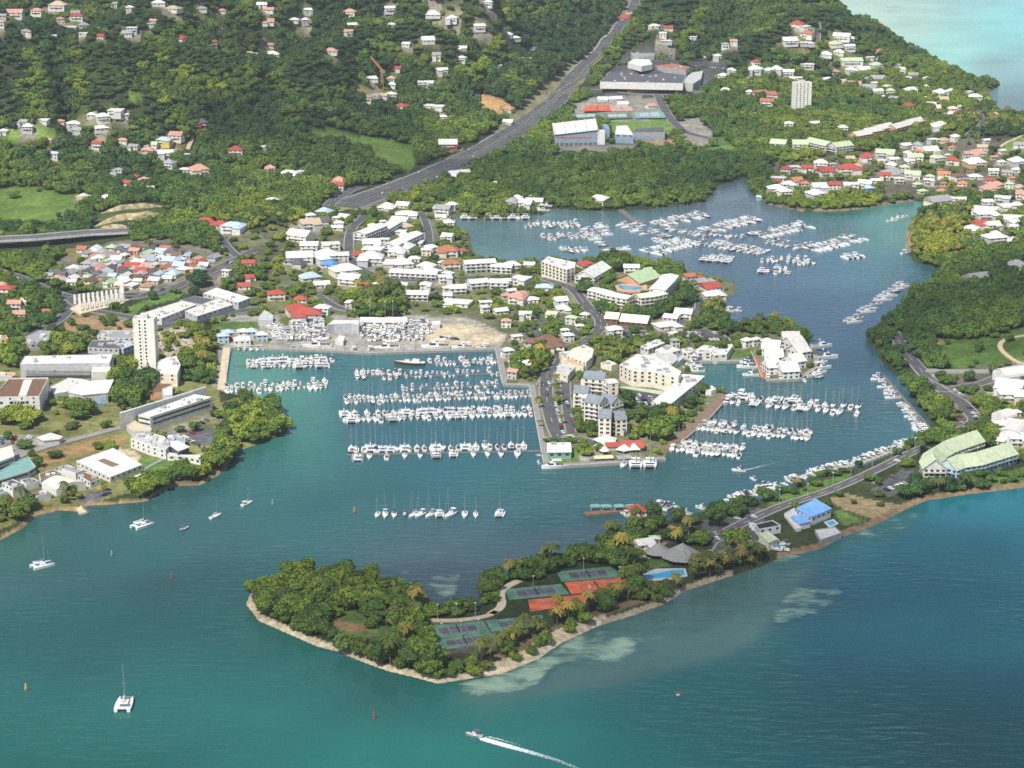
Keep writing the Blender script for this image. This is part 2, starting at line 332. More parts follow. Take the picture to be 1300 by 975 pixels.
BEACH = T('N', (-20, 150), (90, 150), (150, 320), (420, 420), (560, 470), (720, 560), (1030, 590), (1300, 560), (1300, 760), (0, 760))
strip_zone(BEACH, -6, 4.5, SAND * .95)
strip_zone(T('O', (-30, 760), (0, 640), (200, 560), (420, 450), (650, 390), (700, 420), (450, 560), (200, 700)), -6, 11, SAND)
strip_zone(T('O', (640, 480), (640, 360), (1290, 150), (1290, 260), (760, 480)), -3, 4, SAND * .6)
strip_zone(T('L', (60, 940), (60, 840), (700, 600), (1290, 500), (1290, 620), (700, 720)), -4, 5, A3([.22, .15, .09]))
strip_zone([(0, 700), (0, 640), (100, 620), (250, 600), (330, 560), (330, 600), (120, 680)], -3, 3, A3([.28, .19, .10]))
strip_zone([(995, 320), (960, 230), (1160, 240), (1160, 320)], -3, 5, A3([.22, .18, .12]))
gc = np.clip(gc, .004, .9); gc[GSD < -6] = A3([.12, .11, .08])
def grid_mesh(name, Z, colr, m, keep, extra=None):
    me = bpy.data.meshes.new(name); n = NU * NV
    idx = np.arange(n).reshape(NV, NU)
    q = np.stack([idx[:-1, :-1], idx[:-1, 1:], idx[1:, 1:], idx[1:, :-1]], -1).reshape(-1, 4)
    k = keep[:-1, :-1] | keep[:-1, 1:] | keep[1:, 1:] | keep[1:, :-1]; q = q[k.ravel()]
    use = np.unique(q); mp = np.full(n, -1); mp[use] = np.arange(len(use)); q = mp[q]
    co = np.stack([GX, GY, Z], -1).reshape(-1, 3)[use]
    me.vertices.add(len(use)); me.vertices.foreach_set("co", co.ravel())
    me.loops.add(q.size); me.loops.foreach_set("vertex_index", q.ravel().astype(np.int32))
    me.polygons.add(len(q)); me.polygons.foreach_set("loop_start", np.arange(0, q.size, 4, dtype=np.int32))
    me.polygons.foreach_set("use_smooth", np.ones(len(q), bool))
    ca = me.color_attributes.new("tint", 'FLOAT_COLOR', 'POINT')
    ca.data.foreach_set("color", np.concatenate([colr.reshape(-1, 3)[use], np.ones((len(use), 1))], 1).ravel().astype(np.float32))
    if extra is not None:
        at = me.attributes.new("patch", 'FLOAT', 'POINT'); at.data.foreach_set("value", extra.ravel()[use].astype(np.float32))
    me.materials.append(m); me.update(); me.validate(); return obj(name, me)
gm = bpy.data.materials.new("ground"); gm.use_nodes = True; N, L = nodes(gm); b = N["Principled BSDF"]; b.inputs["Roughness"].default_value = .9; b.inputs["Specular IOR Level"].default_value = .15
at = N.new("ShaderNodeAttribute"); at.attribute_name = "tint"; geo = N.new("ShaderNodeNewGeometry")
def noise(N, L, vec, sc, det=4, rough=.6):
    z = N.new("ShaderNodeTexNoise"); z.inputs["Scale"].default_value = sc; z.inputs["Detail"].default_value = det; z.inputs["Roughness"].default_value = rough; L.new(vec, z.inputs["Vector"]); return z
def mrange(N, L, src, a, b, c, d):
    z = N.new("ShaderNodeMapRange"); z.inputs[1].default_value = a; z.inputs[2].default_value = b; z.inputs[3].default_value = c; z.inputs[4].default_value = d; L.new(src, z.inputs[0]); return z.outputs[0]
def mixc(N, L, mode, fac, a, bb):
    z = N.new("ShaderNodeMix"); z.data_type = 'RGBA'; z.blend_type = mode
    for s_, v in ((z.inputs[0], fac), (z.inputs[6], a), (z.inputs[7], bb)):
        if isinstance(v, (int, float)): s_.default_value = v
        elif isinstance(v, tuple): s_.default_value = v
        else: L.new(v, s_)
    return z.outputs[2]
c1 = mrange(N, L, noise(N, L, geo.outputs["Position"], .25, 6).outputs[0], .3, .7, .62, 1.4)
c2 = mrange(N, L, noise(N, L, geo.outputs["Position"], .04, 4).outputs[0], .35, .65, .8, 1.2)
L.new(mixc(N, L, 'MULTIPLY', 1, mixc(N, L, 'MULTIPLY', 1, at.outputs["Color"], c1), c2), b.inputs["Base Color"])
YARDS = []
def lay_ground(): return kindof(grid_mesh("ground", GH, gc, gm, GSD > -60), 'structure', "green and sandy coastal land rising to wooded hills")
# ------------------------------------------------------------------ sea
WC = [  # photo pixel, colour of the water over its bed, radius
 (60, 940, (.006, .110, .092), 150), (250, 900, (.009, .125, .108), 130), (450, 930, (.008, .140, .115), 130), (650, 940, (.010, .140, .120), 120), (850, 940, (.004, .105, .105), 120), (1050, 930, (.001, .076, .088), 130), (1260, 950, (.0005, .056, .072), 150),
 (1250, 820, (.0005, .074, .092), 110), (1260, 720, (.002, .105, .145), 90), (1150, 730, (.003, .105, .150), 80), (1200, 660, (.008, .150, .180), 45), (1280, 640, (.008, .165, .200), 40), (1050, 800, (.006, .090, .115), 80), (1090, 700, (.012, .150, .165), 35),
 (900, 850, (.010, .135, .125), 70), (1000, 740, (.045, .095, .100), 40), (930, 790, (.05, .115, .11), 50), (850, 800, (.065, .135, .11), 40), (760, 840, (.07, .145, .11), 40), (680, 860, (.10, .19, .13), 30), (620, 875, (.08, .17, .12), 30), (700, 900, (.012, .14, .12), 45),
 (480, 870, (.03, .12, .11), 40), (400, 850, (.015, .135, .115), 50), (330, 800, (.035, .14, .12), 30), (290, 800, (.014, .12, .105), 60), (200, 780, (.014, .105, .098), 90), (60, 800, (.014, .105, .095), 120), (100, 700, (.020, .098, .090), 70), (250, 690, (.024, .098, .098), 70), (400, 690, (.022, .105, .105), 60), (30, 700, (.03, .12, .08), 30),
 (330, 620, (.018, .120, .110), 50), (380, 570, (.03, .165, .135), 40), (380, 520, (.05, .20, .155), 30), (450, 640, (.020, .115, .112), 50), (560, 620, (.014, .115, .125), 50), (560, 700, (.045, .10, .115), 55), (480, 720, (.045, .095, .11), 40), (640, 690, (.04, .11, .125), 45), (560, 750, (.05, .075, .095), 30), (680, 640, (.020, .110, .118), 50), (760, 630, (.026, .105, .108), 50), (860, 610, (.026, .105, .105), 50), (690, 705, (.05, .085, .095), 20),
 (320, 478, (.07, .24, .18), 25), (330, 455, (.05, .19, .16), 20), (430, 480, (.025, .135, .150), 30), (500, 545, (.022, .12, .145), 50), (600, 500, (.022, .11, .14), 50), (660, 550, (.022, .105, .13), 30), (470, 455, (.03, .15, .15), 25),
 (950, 590, (.024, .10, .115), 50), (1050, 550, (.024, .10, .12), 50), (1000, 500, (.026, .11, .12), 40), (920, 475, (.03, .14, .13), 20), (1100, 480, (.03, .10, .13), 40), (1130, 560, (.026, .11, .13), 30), (1060, 400, (.035, .085, .13), 50), (1000, 370, (.038, .085, .13), 50), (1090, 340, (.03, .10, .13), 40), (1120, 295, (.05, .16, .13), 30), (1060, 280, (.018, .085, .08), 25), (900, 330, (.045, .09, .12), 50), (800, 320, (.05, .10, .12), 50), (700, 310, (.05, .11, .12), 50), (640, 300, (.06, .12, .12), 30), (940, 240, (.07, .10, .12), 30), (1170, 265, (.05, .14, .11), 20), (1150, 350, (.02, .08, .10), 25),
 (1050, 0, (.50, .70, .56), 50), (1120, 10, (.55, .84, .66), 50), (1200, 60, (.33, .74, .62), 50), (1280, 20, (.20, .72, .74), 60), (1150, 30, (.42, .62, .50), 30), (1290, 80, (.20, .42, .42), 30), (1290, 130, (.10, .19, .22), 30), (1260, 85, (.20, .32, .30), 20), (1200, -60, (.30, .45, .42), 80)]
WPX, WPY = proj(GX, GY, GX * 0)
num = np.zeros(GX.shape + (3,)); den = np.zeros(GX.shape) + 1e-30
for cx, cy, c, r in WC:
    if 225 < cy < 420 and cx > 600: c = [v * 1.45 for v in c]
    ww = np.exp(-np.clip(((WPX - cx) ** 2 + ((WPY - cy) * 1.25) ** 2) / (r * r) / 1.2, 0, 60)); num += ww[..., None] * np.array(c); den += ww
wcol = num / den[..., None]
REEF = [(T('O', (-40, 770), (0, 690), (150, 660), (330, 590), (430, 520), (620, 430), (800, 370), (950, 320), (1050, 260), (1290, 170), (1500, 100), (1620, 40), (1700, 150), (1560, 330), (1400, 520), (1290, 590), (1100, 640), (900, 690), (700, 735), (500, 765), (300, 785), (150, 810), (-40, 815)), (.062, .150, .130), 1), (T('N', (760, 60), (1000, 0), (1290, 20), (1290, 260), (960, 280), (880, 200)), (.055, .105, .115), .8), (T('K', (-60, 860), (200, 760), (560, 690), (640, 740), (480, 840), (200, 920), (-60, 980)), (.055, .105, .12), .8),
  (T('L', (0, 900), (280, 810), (560, 700), (720, 640), (830, 650), (760, 730), (640, 810), (430, 830), (260, 910), (60, 990)), (.020, .125, .115), .8), (T('M', (-60, 0), (900, 0), (1000, 60), (700, 120), (300, 100), (-60, 160)), (.030, .095, .098), .5)]
def soften(a, n):
    for _ in range(n): a[1:-1, 1:-1] = (a[1:-1, 1:-1] * 2 + a[:-2, 1:-1] + a[2:, 1:-1] + a[1:-1, :-2] + a[1:-1, 2:]) / 6
    return a
for P, c_, k_ in REEF:
    m_ = soften(inpoly(WPX, WPY, P) * float(k_), 13)[..., None]; wcol = wcol * (1 - m_) + np.array(c_) * m_
# dark weed fringe along tree-covered banks; pale patches of sand over the reef flats
PATCH = [(T('O', (-60, 745), (0, 700), (150, 670), (330, 600), (430, 530), (560, 460), (560, 500), (440, 570), (380, 640), (340, 730), (200, 790), (60, 800), (-60, 790)), .68), (T('O', (430, 640), (520, 570), (640, 530), (760, 500), (820, 560), (700, 620), (560, 650)), .66), (T('O', (0, 700), (150, 690), (420, 580), (640, 450), (700, 430), (640, 560), (420, 640), (330, 760), (150, 800), (-60, 800), (-120, 740)), .60), (T('O', (560, 560), (820, 420), (1100, 330), (1290, 280), (1290, 420), (1000, 560), (760, 640), (560, 680)), .42),
 (T('O', (860, 350), (960, 310), (1200, 240), (1290, 200), (1290, 320), (1000, 420)), .44), (T('N', (330, 470), (520, 490), (480, 520), (340, 510)), .58), (T('N', (920, 90), (1150, 90), (1130, 140), (1100, 230), (1000, 240), (920, 150)), .57), (T('N', (780, 100), (880, 60), (900, 120), (800, 150)), .6),
 (T('K', (50, 870), (220, 790), (420, 780), (400, 810), (180, 870)), .56), (T('K', (400, 740), (560, 700), (540, 760), (420, 780)), .5), (T('L', (0, 800), (330, 800), (560, 700), (800, 640), (760, 730), (640, 800), (400, 810), (200, 900), (0, 960)), .55), (T('P', (0, 200), (120, 80), (400, 70), (420, 130), (260, 230), (60, 280)), .6),
 (T('N', (30, 180), (70, 180), (60, 300), (160, 360), (260, 410), (150, 400), (40, 320)), .56), (T('D', (560, 0), (760, 0), (640, 60), (560, 60)), .56), (T('M', (1100, 100), (1170, 100), (1170, 160), (1100, 150)), .6)]
pt = np.zeros(GX.shape)
for P, a in PATCH: pt = np.maximum(pt, inpoly(WPX, WPY, P) * a)
pt = soften(pt, 10)
wm = bpy.data.materials.new("sea"); wm.use_nodes = True; N, L = nodes(wm); b = N["Principled BSDF"]
b.inputs["Roughness"].default_value = .1; b.inputs["IOR"].default_value = 1.33; b.inputs["Specular IOR Level"].default_value = .3
at = N.new("ShaderNodeAttribute"); at.attribute_name = "tint"; ap = N.new("ShaderNodeAttribute"); ap.attribute_name = "patch"; geo = N.new("ShaderNodeNewGeometry")
pos = geo.outputs["Position"]
mp = N.new("ShaderNodeMapping"); mp.inputs["Rotation"].default_value = (0, 0, rad(18)); mp.inputs["Scale"].default_value = (.5, 1.1, 1); L.new(pos, mp.inputs["Vector"])
pn = noise(N, L, mp.outputs[0], .07, 10, .66); pn.inputs["Distortion"].default_value = .6
ad = N.new("ShaderNodeMath"); ad.operation = 'ADD'; L.new(pn.outputs[0], ad.inputs[0]); L.new(ap.outputs["Fac"], ad.inputs[1])
pf = mrange(N, L, ad.outputs[0], 1.02, 1.2, 0, .85)
big = mrange(N, L, noise(N, L, pos, .008, 5, .6).outputs[0], .3, .7, .86, 1.14)
mp2 = N.new("ShaderNodeMapping"); mp2.inputs["Rotation"].default_value = (0, 0, rad(28)); mp2.inputs["Scale"].default_value = (.42, 1.3, 1); L.new(pos, mp2.inputs["Vector"])
rip = noise(N, L, mp2.outputs[0], .17, 2.5, .5)
weed = mrange(N, L, noise(N, L, mp.outputs[0], .028, 8, .66).outputs[0], .47, .6, 0, .32); wmask = N.new("ShaderNodeMath"); wmask.operation = 'MULTIPLY'; L.new(weed, wmask.inputs[0]); L.new(mrange(N, L, ap.outputs["Fac"], .1, .4, 0, 1), wmask.inputs[1])
base = mixc(N, L, 'MIX', wmask.outputs[0], mixc(N, L, 'MULTIPLY', 1, at.outputs["Color"], big), (.022, .048, .05, 1))
L.new(mixc(N, L, 'MIX', pf, base, (.31, .43, .31, 1)), b.inputs["Base Color"])
bp = N.new("ShaderNodeBump"); bp.inputs["Strength"].default_value = .6; bp.inputs["Distance"].default_value = 1.5; L.new(rip.outputs[0], bp.inputs["Height"])
L.new(mrange(N, L, noise(N, L, pos, .006, 4, .6).outputs[0], .36, .64, .12, .75), bp.inputs["Strength"])
L.new(bp.outputs[0], b.inputs["Normal"])
kindof(grid_mesh("sea", GX * 0, np.clip(wcol * .9 + np.array([.006, .002, .002]), .0003, .9), wm, GSD < 8, pt), 'structure', "teal lagoon, marina basins and turquoise open sea")
def outer_sea():                       # the same water carried on beyond the finely tinted sheet
    me = bpy.data.meshes.new("sea"); me.from_pydata([(-30000, -3000, -1.2), (30000, -3000, -1.2), (30000, 61000, -1.2), (-30000, 61000, -1.2)], [], [(0, 1, 2, 3)])
    ca = me.color_attributes.new("tint", 'FLOAT_COLOR', 'POINT'); ca.data.foreach_set("color", [.004, .07, .085, 1] * 4); me.attributes.new("patch", 'FLOAT', 'POINT'); me.materials.append(wm); me.update(); kindof(obj("sea", me), 'structure', "open sea stretching beyond the bay to the horizon")
outer_sea()
# ------------------------------------------------------------------ roads and sheets laid on the ground
def densify(P, step):
    out = [Vector(P[0])]
    for a, b_ in zip(P[:-1], P[1:]):
        a, b_ = Vector(a), Vector(b_); n = max(1, int((b_ - a).length / step))
        out += [a.lerp(b_, k / n) for k in range(1, n + 1)]
    return out
def smooth(P, it=2):
    for _ in range(it):
        Q = [P[0]]
        for a, b_ in zip(P[:-1], P[1:]): Q += [a.lerp(b_, .25), a.lerp(b_, .75)]
        P = Q + [P[-1]]
    return P
def ribbon(mb, P, off, wd, lift, mi=0, thick=.0, dash=None, absz=None):
    n = len(P); prev = None; acc = 0
    for i in range(n):
        t = (P[min(i + 1, n - 1)] - P[max(i - 1, 0)]); t.z = 0; t.normalize(); s_ = Vector((t.y, -t.x, 0))
        l = P[i] + s_ * (off - wd / 2); r = P[i] + s_ * (off + wd / 2)
        if absz is None:
            zc = P[i].z
        else: zc = absz[i]
        cur = (Vector((l.x, l.y, zc + lift)), Vector((r.x, r.y, zc + lift)))
        if prev is not None:
            acc += (P[i] - P[i - 1]).length
            if dash is None or (acc % dash[1]) < dash[0]:
                if thick:
                    V = [prev[0], prev[1], cur[1], cur[0]]; V += [v - Vector((0, 0, thick)) for v in V]
                    mb.add(V, [(0, 1, 2, 3), (0, 4, 5, 1), (1, 5, 6, 2), (2, 6, 7, 3), (3, 7, 4, 0), (7, 6, 5, 4)], mi)
                else: mb.add([prev[0], prev[1], cur[1], cur[0]], [(0, 1, 2, 3)], mi)
        prev = cur
def path3(pp, step=14, sm=2, zfix=None):
    P = [ground(*p) for p in pp]
    if zfix is not None: P = [Vector((*[float(v) for v in at_z(p[0], p[1], zfix)], zfix)) for p in pp]
    P = densify(smooth(P, sm), step)
    if zfix is None:
        for v in P: v.z = max(.3, float(gh(v.x, v.y)))
        zs = [v.z for v in P]
        for _ in range(3): zs = [zs[0]] + [(zs[i - 1] + zs[i] + zs[i + 1]) / 3 for i in range(1, len(zs) - 1)] + [zs[-1]]
        for v, z in zip(P, zs): v.z = max(z, v.z)
    return P
for _c in ('courtgreen', 'clay', 'court'): mat(_c, PAL[_c], .85, .3, .14)  # strong mottling: fading and tree shade put into the court colour
asph = mat('asphalt', PAL['asphalt'], .9, .2, .12); paint = C('white'); kerb = C('concrete')
ROADPATHS = []
def road(pp, wd, label, marks=True, kb=True, lift=.5, colr=None, zfix=None, name="road"):
    P = path3(pp, zfix=zfix); mb = MB(); ribbon(mb, P, 0, wd, lift, 0, .9)
    if kb:
        for s_ in (-1, 1): ribbon(mb, P, s_ * (wd / 2 + .6), 1.2, lift + .12, 2, .9)
    if marks: ribbon(mb, P, 0, .22, lift + .02, 1, 0, (5, 16))
    o = mb.build(name, [colr or asph, paint, kerb]); ROADPATHS.append((P, wd)); return kindof(o, 'structure', label)
# highway with two carriageways
P = path3(HWY, 18); mb = MB()
for s_ in (-1, 1):
    ribbon(mb, P, s_ * 10.5, 17.5, .7, 0, 1.2); ribbon(mb, P, s_ * 2.1, .3, .73, 1); ribbon(mb, P, s_ * 18.6, .3, .73, 1)
    for k in (7.6, 13.1): ribbon(mb, P, s_ * k, .22, .73, 1, 0, (6, 24))
    ribbon(mb, P, s_ * 20.6, 2.2, .55, 2, 1.0)
ribbon(mb, P, 0, 2.6, 1.1, 3, 1.4)
kindof(mb.build("highway", [asph, paint, kerb, mat('verge', (.09, .11, .04))]), 'structure', "grey two carriageway highway cutting between the wooded hills"); ROADPATHS.append((P, 58))
VIA = Vector((0, 0, 0))
road(T('F', (540, -10), (480, 10), (440, 35), (400, 62), (375, 90), (340, 130)), 12, "grey ramp leaving the highway", kb=True)
road(T('C', (100, 640), (250, 470), (390, 390), (440, 340), (500, 310)), 9, "slip road beside the highway", marks=False)
road(T('C', (760, 470), (800, 560), (850, 620), (900, 660), (1030, 690)), 11, "access road beside the sports ground", marks=False)
road(T('C', (440, 440), (600, 460), (760, 468), (900, 460), (990, 400)), 9, "grey road in front of the supermarket", marks=False)
road(T('E', (-30, 405), (90, 440), (170, 480), (270, 520), (340, 540)), 15, "wide grey road skirting the dense quarter")
road(T('E', (340, 540), (420, 600), (560, 620), (660, 640)), 9, "curved road at the foot of the columns", marks=False)
road(T('E', (340, 545), (345, 590), (310, 640), (230, 690), (120, 730)), 9, "grey road curving down to the campus", marks=False)
road(T('E', (360, 545), (450, 520), (640, 545), (760, 520), (900, 480), (1060, 400), (1180, 350), (1250, 310)), 11, "grey avenue between the quarter and the white roofed mall")
road(T('E', (1180, 340), (1130, 300), (1080, 230), (1050, 190)), 8, "lane climbing past the red roofed houses", marks=False)
road(T('E', (840, 60), (880, 105), (960, 120), (1010, 150)), 9, "lane at the top of the cut slope", marks=False)
road(T('E', (790, 690), (930, 650), (1060, 630), (1290, 590)), 10, "service road along the mall", marks=False)
road(T('F', (560, 130), (490, 200), (475, 290), (490, 360), (560, 410), (660, 450), (900, 460), (1000, 440), (1290, 430)), 8, "narrow street winding through the white apartment quarter", marks=False)
road(T('F', (840, 120), (870, 190), (880, 290)), 7, "lane among the white villas by the bay", marks=False)
road(T('F', (330, 530), (420, 590), (480, 600)), 7, "lane above the boatyard", marks=False)
road(T('G', (190, 440), (300, 480), (350, 500), (420, 600), (480, 640), (480, 700), (400, 760), (270, 800), (230, 900), (190, 980)), 9, "street from the square down to the marina")
road(T('G', (480, 700), (600, 690), (760, 700), (900, 660), (980, 600), (960, 540)), 8, "street along the shop row", marks=False)
road(T('K', (215, -30), (205, 60), (220, 160), (250, 260), (280, 310)), 9, "grey marina avenue lined with parked cars and palms")
road(T('K', (300, -40), (305, 60), (310, 160), (330, 270)), 6, "narrow parking lane between palms and apartments", marks=False)
road(T('K', (280, 310), (380, 300), (440, 330)), 8, "lane by the white boat shop", marks=False)
road(T('H', (620, 690), (650, 720), (690, 800), (760, 880), (830, 960), (900, 1010)), 9, "road along the east bank of the channel")
road(T('L', (740, -20), (830, 30), (890, 70), (960, 50), (1080, 30), (1150, 0)), 8, "road bending past the round drive", marks=False)
road(T('L', (880, 70), (960, 110), (1020, 170), (1060, 220), (980, 260)), 10, "car park lane above the green roofed hotel", marks=False)
road(T('H', (800, 900), (940, 905), (1120, 905), (1230, 890), (1330, 860)), 7, "pale track below the meadow", marks=False, colr=C('concrete'))
road(T('H', (1300, 870), (1240, 855), (1160, 790), (1180, 750), (1240, 735), (1330, 720)), 4, "thin sandy footpath over the meadow", marks=False, kb=False, colr=C('tan'), name="footpath")
road(T('L', (800, 340), (690, 390), (560, 455), (400, 530), (250, 585), (100, 630), (-60, 700), (-180, 760)), 6.5, "isthmus road lined with lamps")
road(T('K', (1287, 830), (1100, 800), (1060, 860)), 6, "drive through the club car park", marks=False)
road(T('N', (900, 338), (1000, 345), (1100, 345), (1240, 325), (1290, 300)), 4, "sandy path beside the tennis courts", marks=False, kb=False, colr=C('tan'), name="footpath")
road(T('O', (90, 390), (150, 355), (135, 290), (150, 265), (230, 225)), 5, "sandy track curving round the upper courts", marks=False, kb=False, colr=C('sand'), name="footpath")
road(T('D', (1160, 740), (1190, 710), (1260, 685), (1330, 660)), 4, "pale track over the grassy knoll", marks=False, kb=False, colr=C('tan'), name="footpath")
road(T('D', (600, 320), (615, 390), (640, 430)), 6, "lane between villas on the headland", marks=False)
road(T('D', (265, 110), (270, 150), (265, 200)), 6, "lane climbing among the upper villas", marks=False)
road(T('D', (1040, 540), (1080, 570), (1090, 620), (1010, 670)), 6, "lane under the tall mast", marks=False)
road(T('C', (130, 830), (200, 800), (320, 760)), 5, "pale track at the edge of the mangrove", marks=False, kb=False, colr=C('concrete'), name="footpath")
road(T('A', (930, 740), (950, 690), (965, 650)), 5, "dirt lane below the red house", marks=False, kb=False, colr=C('tan'), name="footpath")
road(R(0, 540, 8.125, [(-60, 420), (200, 320), (420, 240), (760, 150), (1000, 90), (1250, 20)]), 5, "pale campus path climbing beside the dry bank", marks=False, colr=C('concrete'), name="footpath")
road(R(140, 480, 8.125, [(330, 960), (500, 860), (600, 830)]), 3, "pale path over the campus lawn", marks=False, kb=False, colr=C('concrete'), name="footpath")
road(T('E', (1080, 975), (1100, 880), (1120, 790), (1130, 775)), 7, "concrete quay road on the west side of the basin", marks=False, colr=C('concrete'))
# viaduct on the left
def viaduct():
    pp = T('E', (-60, 250), (150, 240), (330, 225), (440, 215), (640, 205)); z = 12.
    P = densify([Vector((*[float(v) for v in at_z(x, y, z)], z)) for x, y in pp], 15); c = P[len(P) // 2]
    r = thing("viaduct", (c.x, c.y, 2), 0, "viaduct", "long grey road viaduct crossing the valley by the cut slope")
    Q = [p - Vector((c.x, c.y, 2)) for p in P]
    foot([(p.x, p.y + 14) for p in P] + [(p.x, p.y - 14) for p in reversed(P)], 30)
    m = MB(); ribbon(m, Q, 0, 19, 0, 0, 1.8); ribbon(m, Q, 0, .8, .5, 1, .5); m.build("deck", [asph, kerb], r)
    for s_ in (-1, 1): m = MB(); ribbon(m, Q, s_ * 9.7, .5, 1.0, 0, 2.4); m.build("parapet", C('pale'), r)
    for q in Q[3:-2:5]: m = MB(); m.box(q.x - 1.2, q.x + 1.2, q.y - 6, q.y + 6, -6, q.z - 1.8); m.build("pier", C('concrete'), r)
viaduct()
# pale cut slope in three benches above the viaduct
def cut(pp, h, look):
    P = [ground(*q) for q in pp]; P = densify(smooth(P, 1), 6); c = P[len(P) // 2].copy(); r = thing("rock_face", c, 0, "rock face", look, "above the viaduct"); mb = MB(); rr = random.Random(3); prev = None
    foot([(p.x, p.y + 3) for p in P] + [(p.x, p.y - 6) for p in reversed(P)], 22)
    for i, p in enumerate(P):
        e = min(1, i / 3, (len(P) - 1 - i) / 3); z = gh(p.x, p.y); q = Vector((p.x, p.y, float(z))) - c; a = rr.uniform(-.8, .8)
        cur = [(q.x, q.y - 3 + a, q.z - 2), (q.x + a, q.y - 1.2 + a, q.z + h * .45 * e), (q.x, q.y + .6, q.z + h * e + a * .4), (q.x, q.y + 4, q.z + h * .7 * e - .4), (q.x, q.y + 8, q.z - 2)]
        if prev: mb.add(prev + cur, [(k, k + 5, k + 6, k + 1) for k in range(4)], 0)
        if prev: mb.m[-1] = 1; mb.m[-2] = 1
        prev = cur
    mb.build("face", [mat('cut rock', (.42, .34, .19), .9, .6, .22), mat('verge', (.09, .11, .04))], r)
cut(T('E', (470, 185), (560, 158), (700, 145), (830, 128)), 6, "pale cut rock face, lowest long bench")
cut(T('E', (500, 120), (620, 100), (740, 92), (810, 88)), 5, "pale cut rock face, upper short bench")
cut(T('E', (500, 190), (560, 190), (630, 185)), 4.5, "pale cut rock face, small bottom bench")
# ------------------------------------------------------------------ vegetation meshes
def crown_mesh(name, seed, lobes, rx, rz, cz, leaves, m, leaf=.9):
    r = np.random.RandomState(seed); mb = MB()
    import bmesh
    for k in range(lobes):
        if k == 0: c = np.array([0, 0, cz]); s = .62
        else:
            a = 2 * math.pi * (k + r.rand() * .6) / (lobes - 1); q = .35 + .42 * r.rand()
            c = np.array([rx * q * math.cos(a), rx * q * math.sin(a), cz + rz * (r.rand() * 1.0 - .42)]); s = .26 + .30 * r.rand()
        bm = bmesh.new(); bmesh.ops.create_icosphere(bm, subdivisions=2, radius=1.0)
        ph = r.rand(6) * 6
        V = []
        for v in bm.verts:
            p = np.array(v.co); d = 1 + .16 * math.sin(5 * p[0] + ph[0]) * math.sin(5 * p[1] + ph[1]) + .13 * math.sin(8 * p[2] + ph[2] + 3 * p[0]) + .12 * (r.rand() - .5)
            V.append((c[0] + p[0] * rx * s * d, c[1] + p[1] * rx * s * d, c[2] + p[2] * rz * s * d))
        mb.add(V, [tuple(v.index for v in f.verts) for f in bm.faces]); bm.free()
        nl = leaves // lobes
        for _ in range(nl):
            n = r.randn(3); n /= np.linalg.norm(n); n[2] = n[2] if n[2] > -.4 else -n[2]
            p = c + n * np.array([rx, rx, rz]) * s * (.98 + .42 * r.rand() ** 2)
            u = np.cross(n + .7 * r.randn(3), r.randn(3)); u /= np.linalg.norm(u) + 1e-9; v = np.cross(u, n + .5 * r.randn(3)); v /= np.linalg.norm(v) + 1e-9
            z = leaf * (.5 + .8 * r.rand()); u = u * z; v = v * z * .7
            mb.add([p - u - v, p + u - v * .3, p + u * .6 + v, p - u * .5 + v * .8], [(0, 1, 2, 3)])
    return mb.mesh(name, m)
def leafmat(name, rgb, inst=.22):
    if name in MATS: return MATS[name]
    m = bpy.data.materials.new(name); m.use_nodes = True; N, L = nodes(m); b = N["Principled BSDF"]; b.inputs["Roughness"].default_value = .7; b.inputs["Specular IOR Level"].default_value = .2
    oi = N.new("ShaderNodeObjectInfo"); geo = N.new("ShaderNodeNewGeometry")
    f1 = mrange(N, L, oi.outputs["Random"], 0, 1, 1 - inst, 1 + inst)
    f2 = mrange(N, L, noise(N, L, geo.outputs["Position"], .55, 4).outputs[0], .3, .7, .7, 1.35)
    f3 = mrange(N, L, noise(N, L, geo.outputs["Position"], .006, 4).outputs[0], .42, .62, 0, 1)
    hue = mixc(N, L, 'MIX', f3, (*rgb, 1), (rgb[0] * 2.3, rgb[1] * 1.65, rgb[2] * 1.0, 1))
    wn = N.new("ShaderNodeTexWhiteNoise"); wn.noise_dimensions = '1D'; L.new(oi.outputs["Random"], wn.inputs["W"])
    f4 = mrange(N, L, wn.outputs["Value"], .72, 1, 0, .55)
    hue = mixc(N, L, 'MIX', f4, hue, (rgb[0] * 2.1, rgb[1] * 1.35, rgb[2] * 1.5, 1))
    L.new(mixc(N, L, 'MULTIPLY', 1, mixc(N, L, 'MULTIPLY', 1, hue, f1), f2), b.inputs["Base Color"]); MATS[name] = m; return m
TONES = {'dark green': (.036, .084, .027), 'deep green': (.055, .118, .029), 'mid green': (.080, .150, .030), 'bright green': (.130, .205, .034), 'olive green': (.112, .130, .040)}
CROWN = {}
for tn, rgb in TONES.items():
    lm = leafmat('leaf ' + tn, rgb)
    CROWN[tn] = [crown_mesh("crown", 10 + 3 * i + len(tn), 8 + 2 * i, (6.1, 5.2, 4.5)[i], (2.9, 3.9, 4.9)[i], (5.4, 5.6, 6.2)[i], 900, lm, .8) for i in range(3)]
def trunk_mesh():
    mb = MB(); mb.tube((0, 0, -.5), (.2, .1, 3.4), .42, .28, 7)
    for a in (0.3, 2.2, 4.4): mb.tube((.2, .1, 3.0), (2.1 * math.cos(a), 2.1 * math.sin(a), 5.6), .22, .1, 5)
    return mb.mesh("trunk", C('trunk'))
TRUNK = trunk_mesh()
